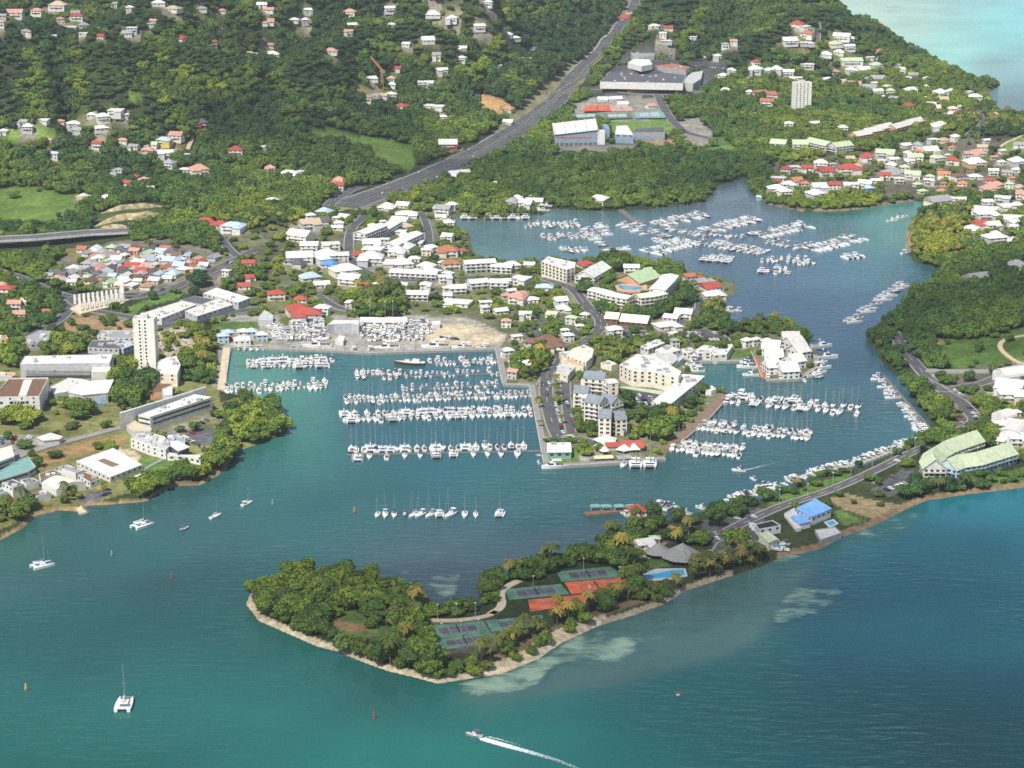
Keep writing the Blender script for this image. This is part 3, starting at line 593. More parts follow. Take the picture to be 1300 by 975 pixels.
def palm_meshes(seed):
    r = random.Random(seed); mb = MB(); bend = r.uniform(-1, 1)
    for k in range(5):
        a, b_ = k / 5, (k + 1) / 5; f = lambda t: (bend * t * t * 1.6, .5 * bend * t, t * 10.5 - .4)
        mb.tube(f(a), f(b_), .30 - .1 * a, .30 - .1 * b_, 6)
    tm = mb.mesh("trunk", C('trunk')); top = Vector((bend * 1.6, .5 * bend, 10.1)); mb = MB()
    for k in range(17):
        a = 2 * math.pi * k / 17 + r.uniform(-.2, .2); e = r.uniform(-.25, 1.0); L_ = r.uniform(3.6, 4.6)
        d = Vector((math.cos(a), math.sin(a), 0)); sd_ = Vector((-d.y, d.x, 0)); prev = None
        for j in range(6):
            t = j / 5; p = top + d * (L_ * t * math.cos(e * .6)) + Vector((0, 0, L_ * (e * t - (1.0 + .5 * e) * t * t * .8)))
            wd = .16 + .85 * math.sin(math.pi * min(1, .12 + t * .85)) * .8
            cur = (p - sd_ * wd - Vector((0, 0, wd * .55)), p, p + sd_ * wd - Vector((0, 0, wd * .55)))
            if prev: mb.add([*prev, *cur], [(0, 1, 4, 3), (1, 2, 5, 4)])
            prev = cur
    return tm, mb
PALMS = []
for i in range(4):
    tm, mb = palm_meshes(50 + i)
    PALMS.append((tm, mb.mesh("crown", leafmat('palm leaf', (.055, .085, .022))), mb.mesh("crown", leafmat('palm leaf yellow', (.13, .135, .035)))))
# ------------------------------------------------------------------ near trees, each a thing of its own
NEAR = []            # (x, y, radius) footprints trees must keep clear of
def poly_pts(poly, sp, jit=.45):
    P = np.array(poly, float); x0, y0 = P.min(0); x1, y1 = P.max(0)
    c = [ground(x, y) for x, y in ((x0, y0), (x1, y0), (x1, y1), (x0, y1))]; X = [v.x for v in c]; Y = [v.y for v in c]; out = []
    y = min(Y); row = 0
    while y < max(Y):
        x = min(X) + (row % 2) * sp / 2
        while x < max(X):
            qx, qy = x + rng.uniform(-jit, jit) * sp, y + rng.uniform(-jit, jit) * sp; z = float(gh(qx, qy))
            a, b_ = proj(qx, qy, z)
            if z > .35 and inpoly(np.array([a]), np.array([b_]), poly)[0]: out.append((qx, qy, z))
            x += sp
        y += sp * .87; row += 1
    return out
def grove(poly, sp, where, tones, size=(.8, 1.25), palm=0.0, minus=()):
    for x, y, z in poly_pts(poly, sp):
        a, b_ = proj(x, y, z)
        if any(inpoly(np.array([a]), np.array([b_]), q)[0] for q in minus): continue
        pm = rng.random() < palm
        NEAR.append((x, y, z, where, 'palm' if pm else rng.choice(tones), rng.uniform(*size), rng.random() * 6.28))
def tree_at(px, py, where, tone, size=1.0):
    p = ground(px, py); NEAR.append((p.x, p.y, p.z, where, tone, size, rng.random() * 6.28))
DK = ['dark green', 'deep green', 'deep green', 'mid green']; MX = ['deep green', 'mid green', 'mid green', 'bright green', 'olive green', 'dark green']; BR = ['bright green', 'mid green', 'bright green', 'olive green']
CLEAR = [T('N', (415, 300), (560, 280), (780, 375), (830, 450), (800, 510), (690, 520), (520, 480), (430, 400))]
grove(T('N', (60, 215), (150, 170), (300, 115), (400, 110), (650, 155), (800, 195), (920, 270), (930, 330), (870, 420), (930, 470), (1030, 520), (1030, 580), (1000, 620), (880, 610), (750, 580), (600, 535), (500, 475), (330, 400), (150, 330), (100, 280)), 8.5, "on the wooded island tip", DK, (.75, 1.15), .04, CLEAR)
grove(T('N', (930, 300), (1000, 285), (1130, 290), (1200, 280), (1290, 250), (1290, 300), (1100, 325), (940, 325)), 8, "along the lagoon side of the courts", DK, (.55, .9))
grove(T('O', (40, 200), (120, 170), (330, 130), (480, 130), (640, 100), (700, 150), (480, 165), (400, 180), (300, 220), (150, 240), (110, 300), (40, 340)), 8, "between the lagoon and upper courts", DK, (.6, 1.0), .08)
grove(T('O', (500, 120), (560, 60), (680, 30), (800, 60), (880, 90), (810, 130), (800, 200), (740, 170)), 8, "between upper courts and grey roofed club", DK, (.75, 1.1), .12)
grove(T('O', (0, 690), (0, 590), (200, 480), (320, 480), (400, 380), (560, 330), (760, 290), (820, 200), (1060, 200), (1200, 120), (1290, 130), (1290, 180), (1100, 240), (950, 310), (760, 350), (600, 400), (400, 470), (260, 560), (60, 670)), 7, "along the south beach of the island", DK + ['olive green', 'bright green'], (.5, .85), .72)
grove(T('K', (440, 870), (560, 780), (700, 700), (900, 690), (930, 720), (800, 730), (640, 790), (720, 830), (640, 940), (480, 930)), 9, "around the sandy club yard", DK, (.75, 1.1), .12)
grove(T('K', (770, 790), (930, 750), (1000, 800), (1010, 860), (900, 850), (760, 830)), 9, "between club yard and thatched roofs", DK, (.6, .9), .5)
grove(T('K', (940, 900), (1080, 890), (1180, 860), (1290, 880), (1290, 960), (1100, 975), (950, 960)), 7, "on the seaward side of the club", DK, (.55, .8), .75)
grove(T('K', (1000, 640), (1100, 590), (1290, 570), (1290, 620), (1200, 650), (1180, 700), (1060, 680)), 9, "on the bank by the moored motorboats", DK, (.7, 1.0), .1)
grove(T('L', (-10, 610), (100, 550), (250, 480), (400, 410), (520, 380), (700, 310), (800, 290), (800, 330), (560, 420), (300, 520), (0, 640)), 9.5, "in the hedge row along the isthmus boats", DK, (.38, .62), .2)
grove(T('L', (530, 560), (640, 590), (800, 480), (1080, 470), (1130, 510), (1100, 545), (900, 580), (720, 620), (640, 610)), 8.5, "below the green roofed hotel", DK, (.7, 1.0), .12)
grove(T('L', (700, 400), (780, 370), (800, 450), (760, 480), (700, 450)), 8, "at the west end of the hotel", MX, (.5, .75), .2)
grove(T('L', (1050, 260), (1190, 270), (1200, 330), (1060, 370), (960, 330), (1000, 300)), 8, "behind the hotel courtyard", DK, (.8, 1.1), .2)
grove(T('L', (680, 0), (760, 50), (860, 130), (930, 190), (920, 250), (840, 260), (760, 130), (690, 30)), 8.5, "behind the long east pontoon", DK, (.8, 1.15))
grove(T('L', (1040, 130), (1140, 100), (1290, 140), (1290, 180), (1130, 180), (1060, 150)), 9, "beside the white villas", DK, (.6, .9), .2)
grove([(284, 520), (310, 512), (345, 520), (364, 545), (350, 553), (326, 561), (298, 572), (285, 590), (262, 612), (245, 612), (270, 575), (292, 545)], 8.5, "on the campus point", ['bright green', 'mid green', 'bright green', 'deep green'], (.8, 1.2))
grove([(160, 637), (163, 622), (185, 612), (208, 612), (206, 624), (188, 634)], 8, "on the campus shore", ['mid green', 'deep green'], (.8, 1.1))
grove([(219, 613), (228, 602), (243, 604), (245, 612), (232, 619)], 8, "in the waterside clump by the lawn", ['deep green'], (.8, 1.0))
grove(R(0, 540, 8.125, [(80, 830), (200, 740), (320, 760), (340, 840), (270, 960), (80, 1000), (-40, 1040)]), 8, "at the left shore of the campus", ['mid green', 'bright green', 'deep green'], (.7, 1.1), .1)
grove(R(0, 540, 8.125, [(390, 760), (540, 720), (760, 740), (780, 800), (560, 820), (400, 850)]), 8, "in front of the arched sports hall", ['deep green'], (.5, .7), .75)
grove(R(0, 540, 8.125, [(960, 700), (1130, 650), (1160, 720), (1100, 760), (980, 770)]), 8, "at the slipway", ['deep green'], (.5, .7), .8)
grove(R(140, 480, 8.125, [(60, 20), (250, -30), (450, 30), (420, 200), (240, 300), (90, 330), (40, 180)]), 9, "below the cream tower", ['mid green', 'bright green', 'deep green'], (.9, 1.3))
grove(R(0, 430, 8.125, [(0, 120), (200, 70), (420, 90), (640, 60), (760, 110), (840, 60), (860, 150), (640, 170), (240, 160), (200, 300), (0, 320)]), 9.5, "behind the louvred campus hall", ['mid green', 'deep green', 'bright green'], (.9, 1.25))
grove(R(0, 430, 8.125, [(30, 800), (180, 740), (350, 830), (330, 900), (60, 900)]), 8, "in front of the white campus block", ['bright green'], (1.0, 1.3))
grove(R(0, 430, 8.125, [(600, 640), (700, 600), (840, 640), (950, 800), (880, 860), (720, 760)]), 8, "on the dry campus slope", ['bright green', 'mid green', 'deep green'], (.9, 1.2))
grove(R(140, 390, 8.125, [(700, 520), (840, 500), (850, 600), (720, 620)]), 8, "beside the white hall by the tower", ['deep green', 'mid green'], (.9, 1.2))
grove(R(140, 390, 8.125, [(860, 260), (950, 280), (1060, 420), (1090, 520), (1040, 700), (860, 740), (800, 680), (930, 560)]), 9.5, "along the lane behind the west quay", ['mid green', 'deep green', 'bright green'], (.7, 1.0), .4)
grove(T('E', (560, 850), (660, 850), (650, 930), (570, 930)), 8, "between hall and tower", ['olive green', 'mid green'], (.7, 1.0))
grove(T('F', (510, 500), (600, 480), (730, 490), (740, 580), (690, 635), (530, 630), (510, 560)), 7.5, "in the tall bright grove above the boatyard", ['bright green', 'mid green', 'deep green'], (1.0, 1.3), .25)
grove(T('K', (165, 60), (185, 50), (195, 240), (180, 260)), 9, "on the strip beside the breakwater walk", ['mid green'], (.4, .6), .5)
grove(T('K', (250, -20), (280, -20), (300, 200), (320, 300), (300, 300), (270, 200)), 9, "along the marina avenue", ['mid green'], (.5, .7), .85)
grove(T('K', (330, 170), (420, 180), (450, 260), (400, 290), (340, 270)), 9, "in front of the cream apartments", MX, (.6, .8), .35)
grove(T('K', (735, 190), (830, 160), (840, 260), (790, 310), (740, 315), (710, 250)), 8.5, "on the promenade point", DK, (1.0, 1.4), .15)
grove(T('K', (850, 110), (1000, 20), (1010, 50), (940, 130), (870, 180)), 8.5, "along the wooden promenade", DK, (.7, .95), .4)
grove(T('K', (550, 90), (620, 80), (630, 150), (570, 160)), 8, "between apartments and the inner car park", DK, (.9, 1.1))
grove(T('G', (590, 590), (760, 560), (850, 560), (920, 470), (950, 530), (900, 580), (800, 620), (720, 650), (620, 640)), 8, "on the slope below the curved apartments", DK, (.8, 1.1), .08)
grove(T('G', (350, 480), (430, 500), (560, 590), (560, 620), (450, 620), (370, 540)), 8, "west of the curved apartments", DK, (.8, 1.1), .05)
grove(T('G', (480, 350), (600, 340), (610, 390), (560, 410), (500, 390)), 8, "on the bay shore by the green roof", DK, (1.0, 1.3))
grove(T('G', (750, 400), (870, 395), (880, 440), (840, 450), (760, 430)), 8, "right of the green roof", DK, (.9, 1.2))
grove(T('G', (970, 590), (1080, 590), (1090, 690), (1160, 710), (1130, 740), (1060, 700), (980, 680)), 8.5, "on the east tip of the town shore", DK, (.8, 1.1), .15)
grove(R(920, 390, 8.125, [(180, 250), (330, 190), (420, 170), (560, 180), (640, 230), (560, 260), (330, 270), (200, 280)]), 7.5, "behind the white islet houses", DK, (.7, .95), .25)
grove(R(920, 390, 8.125, [(760, 270), (860, 250), (890, 360), (800, 350)]), 7, "at the north corner of the islet", DK, (.7, 1.0))
grove(R(690, 410, 8.125, [(700, 320), (860, 250), (900, 300), (820, 400), (740, 400)]), 8, "behind the long cream building", DK, (.8, 1.0), .5)
grove(T('G', (50, 850), (160, 800), (240, 800), (240, 850), (150, 950), (60, 960)), 8, "west of the sandy roofed mall", DK, (.8, 1.1), .15)
tree_at(935, 696, "in the club car park", 'mid green', 1.55)
tree_at(907, 668, "beside the club drive", 'deep green', 1.2)
for x, y in T('E', (612, 340), (690, 440), (985, 480)): tree_at(x, y, "among the dense small roofs", 'dark green', 1.7)
# ------------------------------------------------------------------ buildings
_wm = {}
def winmesh(c='glass', nm='window'):
    if (c, nm) not in _wm:
        mb = MB(); mb.box(-.5, .5, -.08, .08, -.5, .5, 0, True); _wm[(c, nm)] = mb.mesh(nm, C(c))
    return _wm[(c, nm)]
def put_windows(root, poly, z0, floors, fh, bays=3.6, ww=1.5, wh=1.4, limit=96, edges=None, col='glass', nm='window', org=None):
    n = len(poly); cnt = 0; sgn = 1 if sum(poly[i].x * poly[(i + 1) % n].y - poly[(i + 1) % n].x * poly[i].y for i in range(n)) > 0 else -1
    for i in range(n):
        a, b_ = poly[i], poly[(i + 1) % n]; d = (b_ - a); L_ = d.length
        if L_ < 4: continue
        d.normalize(); nrm = Vector((d.y, -d.x)) * sgn
        if edges is not None and i not in edges: continue
        wp = (a + b_) / 2 + (org or Vector((0, 0)))
        if edges is None and nrm.dot(-wp.normalized()) < .12: continue
        k = max(1, int(L_ / bays)); st = L_ / k; rz = math.atan2(nrm.x, -nrm.y)
        for f in range(floors):
            for j in range(k):
                if cnt >= limit: return
                p = a + d * (st * (j + .5)) + nrm * .03; cnt += 1
                obj(nm, winmesh(col, nm), root, (p.x, p.y, z0 + fh * f + fh * .55), rz, (ww, 1, wh))
def bldg(name, cat, look, outline, h, roof='white', wall='offwhite', where='', floors=0, fh=3.0, bays=4.2, ww=1.7, wh=1.3, par=.5, clutter=0, edges=None, slab=0, band=None, hole=None, z0=None, win='glass', limit=96):
    P = np.array(outline, float); cx, cy = P.mean(0); g = ground(cx, cy); s_ = scale_at(g); g = ground(cx, cy + h * .95 / s_); zb = g.z if z0 is None else z0
    X, Y = at_z(P[:, 0], P[:, 1], zb + h); c = Vector((float(X.mean()), float(Y.mean()))); poly = [Vector((float(a), float(b_))) - c for a, b_ in zip(X, Y)]
    foot([v + c for v in poly]); r = thing(name, (c.x, c.y, zb), 0, cat, look, where)
    mb = MB(); q = [v * 1.0 for v in poly]
    mb.prism(q, -2.5, h, 0, top=False); inner = []
    n = len(q); sg = 1 if sum(q[i].x * q[(i + 1) % n].y - q[(i + 1) % n].x * q[i].y for i in range(n)) > 0 else -1
    for i in range(n):
        a, b_, d_ = q[i - 1], q[i], q[(i + 1) % n]; e1 = (b_ - a).normalized(); e2 = (d_ - b_).normalized()
        nn = Vector((-e1.y - e2.y, e1.x + e2.x)) * sg
        if nn.length < .2: nn = Vector((-e1.y, e1.x)) * sg
        nn.normalize(); inner.append(b_ + nn * .45)
    V = [(v.x, v.y, h) for v in q] + [(v.x, v.y, h) for v in inner] + [(v.x, v.y, h - par) for v in inner]
    mb.add(V, [(i, (i + 1) % n, n + (i + 1) % n, n + i) if sg > 0 else (n + i, n + (i + 1) % n, (i + 1) % n, i) for i in range(n)] + [(n + i, n + (i + 1) % n, 2 * n + (i + 1) % n, 2 * n + i) for i in range(n)], 0)
    if slab:
        mb.build("wall", C(wall), r); m2 = MB(); big = [v + (v.normalized() * slab) for v in q]; m2.prism(big, h + .01, h + .5, 0); m2.build("roof", C(roof), r)
    else:
        mb.build("wall", C(wall), r); m2 = MB(); m2.prism(inner, h - par - .3, h - par + .004, 0); m2.build("roof", C(roof), r)
    if floors: put_windows(r, q, h - floors * fh - .2, floors, fh, bays, ww, wh, limit, edges, win, org=c)
    if band:
        for z in band:
            for i in range(n):
                a, b_ = q[i], q[(i + 1) % n]; d = (b_ - a); L_ = d.length
                if L_ < 6: continue
                d.normalize(); nrm = Vector((d.y, -d.x)) * sg
                if nrm.dot(-((a + b_) / 2 + c).normalized()) < .1: continue
                m_ = (a + b_) / 2 + nrm * .03; obj("window_band", winmesh('glass', 'window_band'), r, (m_.x, m_.y, z), math.atan2(nrm.x, -nrm.y), (L_ * .92, 1, 1.3))
    x0, x1 = min(v.x for v in inner), max(v.x for v in inner); y0, y1 = min(v.y for v in inner), max(v.y for v in inner); k = 0; tries = 0
    while k < clutter and tries < 200:
        tries += 1; p = Vector((rng.uniform(x0, x1), rng.uniform(y0, y1)))
        if not inpoly(np.array([p.x]), np.array([p.y]), [(v.x * .85, v.y * .85) for v in inner])[0]: continue
        k += 1; m3 = MB(); a, b_ = rng.uniform(.8, 2.2), rng.uniform(.8, 2.2); zt = h - (0 if slab else par) + (.5 if slab else 0); m3.box(p.x - a, p.x + a, p.y - b_, p.y + b_, zt + .005, zt + rng.uniform(.7, 1.7)); m3.build("roof_unit", C(rng.choice(['pale', 'grey', 'offwhite'])), r)
    return r
def chain(name, cat, look, pts, wd, h, roof='white', wall='offwhite', where='', floors=0, rise=.28, fh=3.0, bays=4.0, ww=2.0, wh=1.5, over=.7, lvl=None, bal=False):
    G = [ground(*p) for p in pts]; zb = min(g.z for g in G) if lvl is None else lvl; c = sum(G, Vector()) / len(G); c.z = zb
    L2 = [Vector((g.x - c.x, g.y - c.y)) for g in G]; n = len(L2)
    def off(k, o):
        t = (L2[min(k + 1, n - 1)] - L2[max(k - 1, 0)]).normalized(); e = Vector((t.y, -t.x))
        if 0 < k < n - 1:
            t1 = (L2[k] - L2[k - 1]).normalized(); o = o / max(.5, abs(Vector((t1.y, -t1.x)).dot(e)))
        return L2[k] + e * o
    poly = [off(k, wd / 2) for k in range(n)] + [off(k, -wd / 2) for k in reversed(range(n))]
    r = thing(name, c, 0, cat, look, where); foot([v + c.xy for v in poly])
    rz = wd * rise; mb = MB(); mb.prism(poly, -2.5, h, 0, top=False)
    for k, (a, b_) in ((0, (poly[0], poly[-1])), (1, (poly[n - 1], poly[n]))):
        m_ = (a + b_) / 2; mb.add([(a.x, a.y, h), (b_.x, b_.y, h), (m_.x, m_.y, h + rz)], [(0, 1, 2)])
    mb.build("wall", C(wall), r); mb = MB(); prev = None
    for k in range(n):
        e = Vector((0, 0))
        if k in (0, n - 1): e = (L2[k] - L2[1 if k == 0 else n - 2]).normalized() * over
        a, b_, m_ = off(k, wd / 2 + over) + e, off(k, -wd / 2 - over) + e, L2[k] + e; dz = -over * rise * 2
        cur = [(a.x, a.y, h + dz + .15), (m_.x, m_.y, h + rz + .15), (b_.x, b_.y, h + dz + .15), (a.x, a.y, h + dz - .2), (m_.x, m_.y, h + rz - .15), (b_.x, b_.y, h + dz - .2)]
        if prev: mb.add(prev + cur, [(0, 6, 7, 1), (1, 7, 8, 2), (3, 4, 10, 9), (4, 5, 11, 10), (0, 3, 9, 6), (2, 8, 11, 5)])
        if k in (0, n - 1): mb.add(cur, [(0, 1, 4, 3), (1, 2, 5, 4)])
        prev = cur
    mb.build("roof", C(roof), r)
    if floors: put_windows(r, poly, h - floors * fh - .3, floors, fh, bays, ww, wh, 90, None, org=c.xy)
    if (bal or cat in ('apartment block', 'hotel')) and floors > 1:
        m_ = len(poly); sg = 1 if sum(poly[i].x * poly[(i + 1) % m_].y - poly[(i + 1) % m_].x * poly[i].y for i in range(m_)) > 0 else -1
        for i in range(m_):
            a, b_ = poly[i], poly[(i + 1) % m_]; d = b_ - a; L_ = d.length; d.normalize(); nrm = Vector((d.y, -d.x)) * sg
            if L_ < 9 or nrm.dot(-((a + b_) / 2 + c.xy).normalized()) < .3: continue
            for f in range(1, floors):
                z = h - floors * fh + f * fh - .1; k = max(1, int(L_ / 8))
                for j in range(k):
                    p = a + d * (L_ * (j + .5) / k) + nrm * .75; m2 = MB(); hl = L_ / k * .42; m2.box(-hl, hl, -.7, .7, 0, .16, 0, True); m2.box(-hl, hl, -.7, -.62, .16, 1.0); m2.box(-hl, -hl + .08, -.62, .7, .16, 1.0); m2.box(hl - .08, hl, -.62, .7, .16, 1.0); o_ = m2.build("balcony", C(wall if wall != 'cream' else 'white'), r); o_.location = (p.x, p.y, z); o_.rotation_euler = (0, 0, math.atan2(nrm.x, -nrm.y))
    return r
def hip(mb, x0, x1, y0, y1, z, rise, ov=.7, kind='hip', th=.22, mi=0):
    x0 -= ov; x1 += ov; y0 -= ov; y1 += ov; w_, d_ = x1 - x0, y1 - y0; z -= ov * rise * .5
    if kind == 'flat':
        mb.box(x0, x1, y0, y1, z, z + .35, mi, True); return
    if w_ >= d_:
        ins = d_ / 2 if kind == 'hip' else 0; rz = z + d_ / 2 * rise
        V = [(x0, y0, z), (x1, y0, z), (x1, y1, z), (x0, y1, z), (x0 + ins, (y0 + y1) / 2, rz), (x1 - ins, (y0 + y1) / 2, rz)]
        Fs = [(0, 1, 5, 4), (2, 3, 4, 5), (1, 2, 5), (3, 0, 4)]
    else:
        ins = w_ / 2 if kind == 'hip' else 0; rz = z + w_ / 2 * rise; xm = (x0 + x1) / 2
        V = [(x0, y0, z), (x1, y0, z), (x1, y1, z), (x0, y1, z), (xm, y0 + ins, rz), (xm, y1 - ins, rz)]
        Fs = [(0, 1, 4), (1, 2, 5, 4), (2, 3, 5), (3, 0, 4, 5)]
    o = len(V); V += [(a, b_, c_ - th) for a, b_, c_ in V[:4]]; Fs += [(0, o, o + 1, 1), (1, o + 1, o + 2, 2), (2, o + 2, o + 3, 3), (3, o + 3, o, 0), (o + 3, o + 2, o + 1, o)]
    mb.add(V, Fs, mi)
RC = dict(r='red', w='white', g='ltgreen', b='blue', y='grey', p='salmon', t='tan', o='orange', k='dkgrey', n='brown', c='ltblue', d='terracotta', f='offwhite', G='green')
RN = dict(r='red', w='white', g='pale green', b='blue', y='grey', p='salmon', t='tan', o='orange', k='dark grey', n='brown', c='pale blue', d='rust red', f='cream', G='green')
HN = [0]
def house(px, py, wpx, code, where, tall=None, wallc=None, rot=None, kind=None, cat='house', name='house', dscale=1.0):
    g0 = ground(px, py); s_ = scale_at(g0); wd = max(6., wpx * s_ * (1.04 if g0.y < 2300 else .8)); st = tall or (2 if rng.random() < .35 and wd > 9 else 1); h = 2.9 * st + .2
    g = ground(px, py + (h + 1) * .8 / s_); d_ = min(wd * rng.uniform(.62, .9), 17) * dscale; s2 = scale_at(g)
    rz = rng.uniform(-.5, .5) if rot is None else rot
    kd = kind or rng.choice(['hip', 'hip', 'gable'] if code not in 'w' else ['hip', 'hip', 'gable', 'flat'])
    wc = wallc or rng.choice(['white', 'offwhite', 'offwhite', 'cream', 'pale']); pt_ = (g.x, g.y, g.z)
    adj = {'hip': '', 'gable': 'gabled ', 'flat': 'flat '}[kd]
    look = f"{RN[code]} {adj}roofed {'two storey ' if st == 2 else 'three storey ' if st == 3 else ''}{cat}"
    r = thing(name, pt_, rz, cat, look, where, None); hw, hd = wd / 2, d_ / 2
    foot([Vector((g.x + math.cos(rz) * a - math.sin(rz) * b_, g.y + math.sin(rz) * a + math.cos(rz) * b_)) for a, b_ in ((-hw, -hd), (hw, -hd), (hw, hd), (-hw, hd))])
    YARDS.append((g.x, g.y, wd * rng.uniform(.75, 1.15), rng.choice(((.22, .20, .13), (.11, .15, .04), (.28, .25, .19), (.16, .17, .06)))))
    mw = MB(); mr = MB(); mw.box(-hw, hw, -hd, hd, -3, h); rise = rng.uniform(.42, .62)
    if kd == 'gable':
        if wd >= d_: rr = hd * rise; mw.add([(-hw, -hd, h), (-hw, hd, h), (-hw, 0, h + rr), (hw, -hd, h), (hw, hd, h), (hw, 0, h + rr)], [(1, 0, 2), (3, 4, 5)])
        else: rr = hw * rise; mw.add([(-hw, -hd, h), (hw, -hd, h), (0, -hd, h + rr), (-hw, hd, h), (hw, hd, h), (0, hd, h + rr)], [(0, 1, 2), (4, 3, 5)])
    hip(mr, -hw, hw, -hd, hd, h + .1, rise, .7, kd)
    if wd > 9 and rng.random() < .55:          # a wing
        ww_, sx = wd * rng.uniform(.35, .5), rng.choice((-1, 1)); a, b_ = (hw - ww_, hw) if sx > 0 else (-hw, -hw + ww_); a += .06 * sx; b_ += .06 * sx; yd = -hd - d_ * rng.uniform(.25, .5); h2 = h - rng.choice((0.06, .5))
        mw.box(a, b_, yd, -hd + .5, -3, h2); hip(mr, a, b_, yd, -hd + d_ * .3, h2 + .07, rise * .93, .66, 'flat' if kd == 'flat' else 'hip')
    mw.build("wall", C(wc), r); mr.build("roof", C(RC[code]), r)
    if wpx >= 9:
        k = 3 if wd > 11 else 2
        for f in range(st):
            for j in range(k):
                x = -hw + wd * (j + .5) / k
                if f == 0 and j == k // 2: obj("door", winmesh('brown', 'door'), r, (x, -hd - .03, 1.15), 0, (1.3, 1, 2.2))
                else: obj("window", winmesh(), r, (x, -hd - .03, 1.65 + 2.9 * f), 0, (1.5, 1, 1.3))
        if st >= 2 and wd > 10:
            mb = MB(); mb.box(-hw * .7, hw * .7, -hd - 1.5, -hd - .02, 2.9, 3.05, 0, True); mb.box(-hw * .7, hw * .7, -hd - 1.5, -hd - 1.42, 3.05, 3.9); mb.build("balcony", C('white'), r)
    return r
def houses(tile, where, txt, **k):
    for e in txt.split():
        q = e.split(','); x, y = T(tile, (float(q[0]), float(q[1])))[0]; kk = dict(k)
        if len(q) > 4: kk['tall'] = int(q[4])
        if len(q) > 5: kk['wallc'] = q[5]
        if len(q) > 6: kk['kind'] = q[6]
        house(x, y, float(q[2]) / 3.9, q[3], where, **kk)
houses('A', "in the woods at the top left", "15,75,40,y 75,65,85,p 185,52,65,p 290,25,100,t 382,78,75,r,2 350,132,65,w 415,122,60,y 245,175,78,w,1,white,flat 655,138,60,w,2,pale,flat 630,162,60,y 785,12,75,w 860,40,90,t 1000,40,60,y 1100,50,45,p 1085,140,40,p 893,185,70,r 1235,270,90,t 310,195,40,w 300,95,40,p")
houses('A', "on the sunny left hill", "215,590,65,w 120,600,50,y 140,625,60,w 20,645,50,w 365,610,75,w,2 385,640,60,y 455,565,55,w 510,575,75,w,2 575,545,85,w,2 610,565,60,w 500,630,80,w 240,690,50,p 275,760,50,c 300,600,50,p")
houses('A', "in the valley hamlet", "485,708,60,r 610,690,60,p 665,720,60,y 750,712,75,g 730,738,70,p 815,690,90,c,2,yellow 875,668,80,p,2 820,755,90,w 925,765,50,w 840,805,70,y,2 925,835,70,w 985,835,110,p,2 1170,740,85,r 1000,605,70,k,2,red 670,870,45,r 715,885,40,p 640,905,50,r 590,840,60,y 740,930,40,w 560,860,50,y 415,970,50,w 525,975,50,w")
houses('B', "along the far upper slope", "50,20,60,w 85,45,60,p 80,105,70,p 210,95,55,w 262,98,40,w,2 485,58,75,p 683,40,65,w,2 895,68,90,w 990,88,65,w 1125,128,65,w 480,155,50,p 870,195,75,w 100,220,55,p 195,232,50,b 20,270,50,t 100,265,80,w 390,250,80,p 1040,285,50,w 1220,322,40,w 1170,10,50,w")
houses('B', "round the hillside building site", "940,345,65,w 715,335,65,r 590,385,60,w 690,415,70,w 690,385,50,t 860,405,95,w,2 740,525,80,r 900,520,140,w 945,575,50,w 610,470,60,y 690,465,60,w,2 650,470,60,t 570,480,60,p")
houses('B', "near the highway and meadow", "970,710,110,w,2,red 1025,860,130,w,1,salmon,gable 185,860,140,w 240,845,70,w 430,890,90,p 60,725,30,w 420,915,80,r 1205,905,50,w 90,830,60,p")
houses('C', "left of the far highway", "55,185,55,w 110,290,60,w 140,272,40,w 150,240,40,b 500,85,50,p 590,85,90,r 545,65,50,p 20,535,70,o 20,600,60,w 620,70,50,p")
houses('C', "near the supermarket", "745,125,60,w 810,135,55,r 785,165,40,w 990,270,40,w 1055,275,45,w 1245,305,45,r 1240,340,90,w 1265,460,80,d,2,white 1095,445,70,w 1085,370,60,w 960,460,70,k,2 800,200,60,w")
houses('D', "on the wooded headland", "165,115,80,r 200,130,60,w 215,165,75,d 125,200,90,w 205,208,80,w 350,215,80,g 420,228,65,w 385,178,100,w 570,255,150,d 550,320,70,g,2 430,300,130,g,2 490,340,70,w 430,345,60,w 215,318,80,w 305,265,70,w 370,255,60,w 500,90,60,p 555,115,60,p 420,190,50,w")
houses('D', "around the far white tower", "60,340,70,w,2 20,345,50,w 120,355,70,w,2 160,385,80,w,2 315,390,65,w 390,395,60,w 435,415,110,p 545,385,120,y 520,430,80,y,2 560,450,60,w 590,480,50,w 255,610,70,w 120,610,60,w,2 390,630,50,w 440,610,40,w 20,465,90,d,2,white 15,500,80,d,2,white")
houses('D', "near the far shore", "725,445,80,w 790,480,70,w 805,385,40,w 870,455,70,w 925,450,50,w 885,490,60,t 715,522,60,r 870,530,80,w 930,565,90,w 955,550,50,d 1045,475,80,w 1140,570,60,w 870,620,100,w")
houses('D', "in the quarter above the bay", "835,690,60,w,2 890,690,60,p 945,675,50,w 700,715,60,w 760,715,60,y 765,745,50,o 820,740,90,w 600,755,110,g 575,750,60,r 510,775,80,r 640,785,60,w 745,775,90,g,2 720,790,60,w 860,780,80,g,2 930,790,70,r,2 1040,800,120,w,2,peach 1050,755,100,p 1080,725,60,t 1010,760,60,p 425,780,50,t,1,yellow,gable 550,890,50,w 600,865,60,r,2 640,850,120,y 735,860,90,g,2 815,890,60,w,2 890,860,70,o,2 960,870,80,n,2 1045,870,75,w 1205,850,60,y 1250,795,90,w 1150,910,80,p 1115,930,80,p 1215,910,50,g 1260,925,50,t")
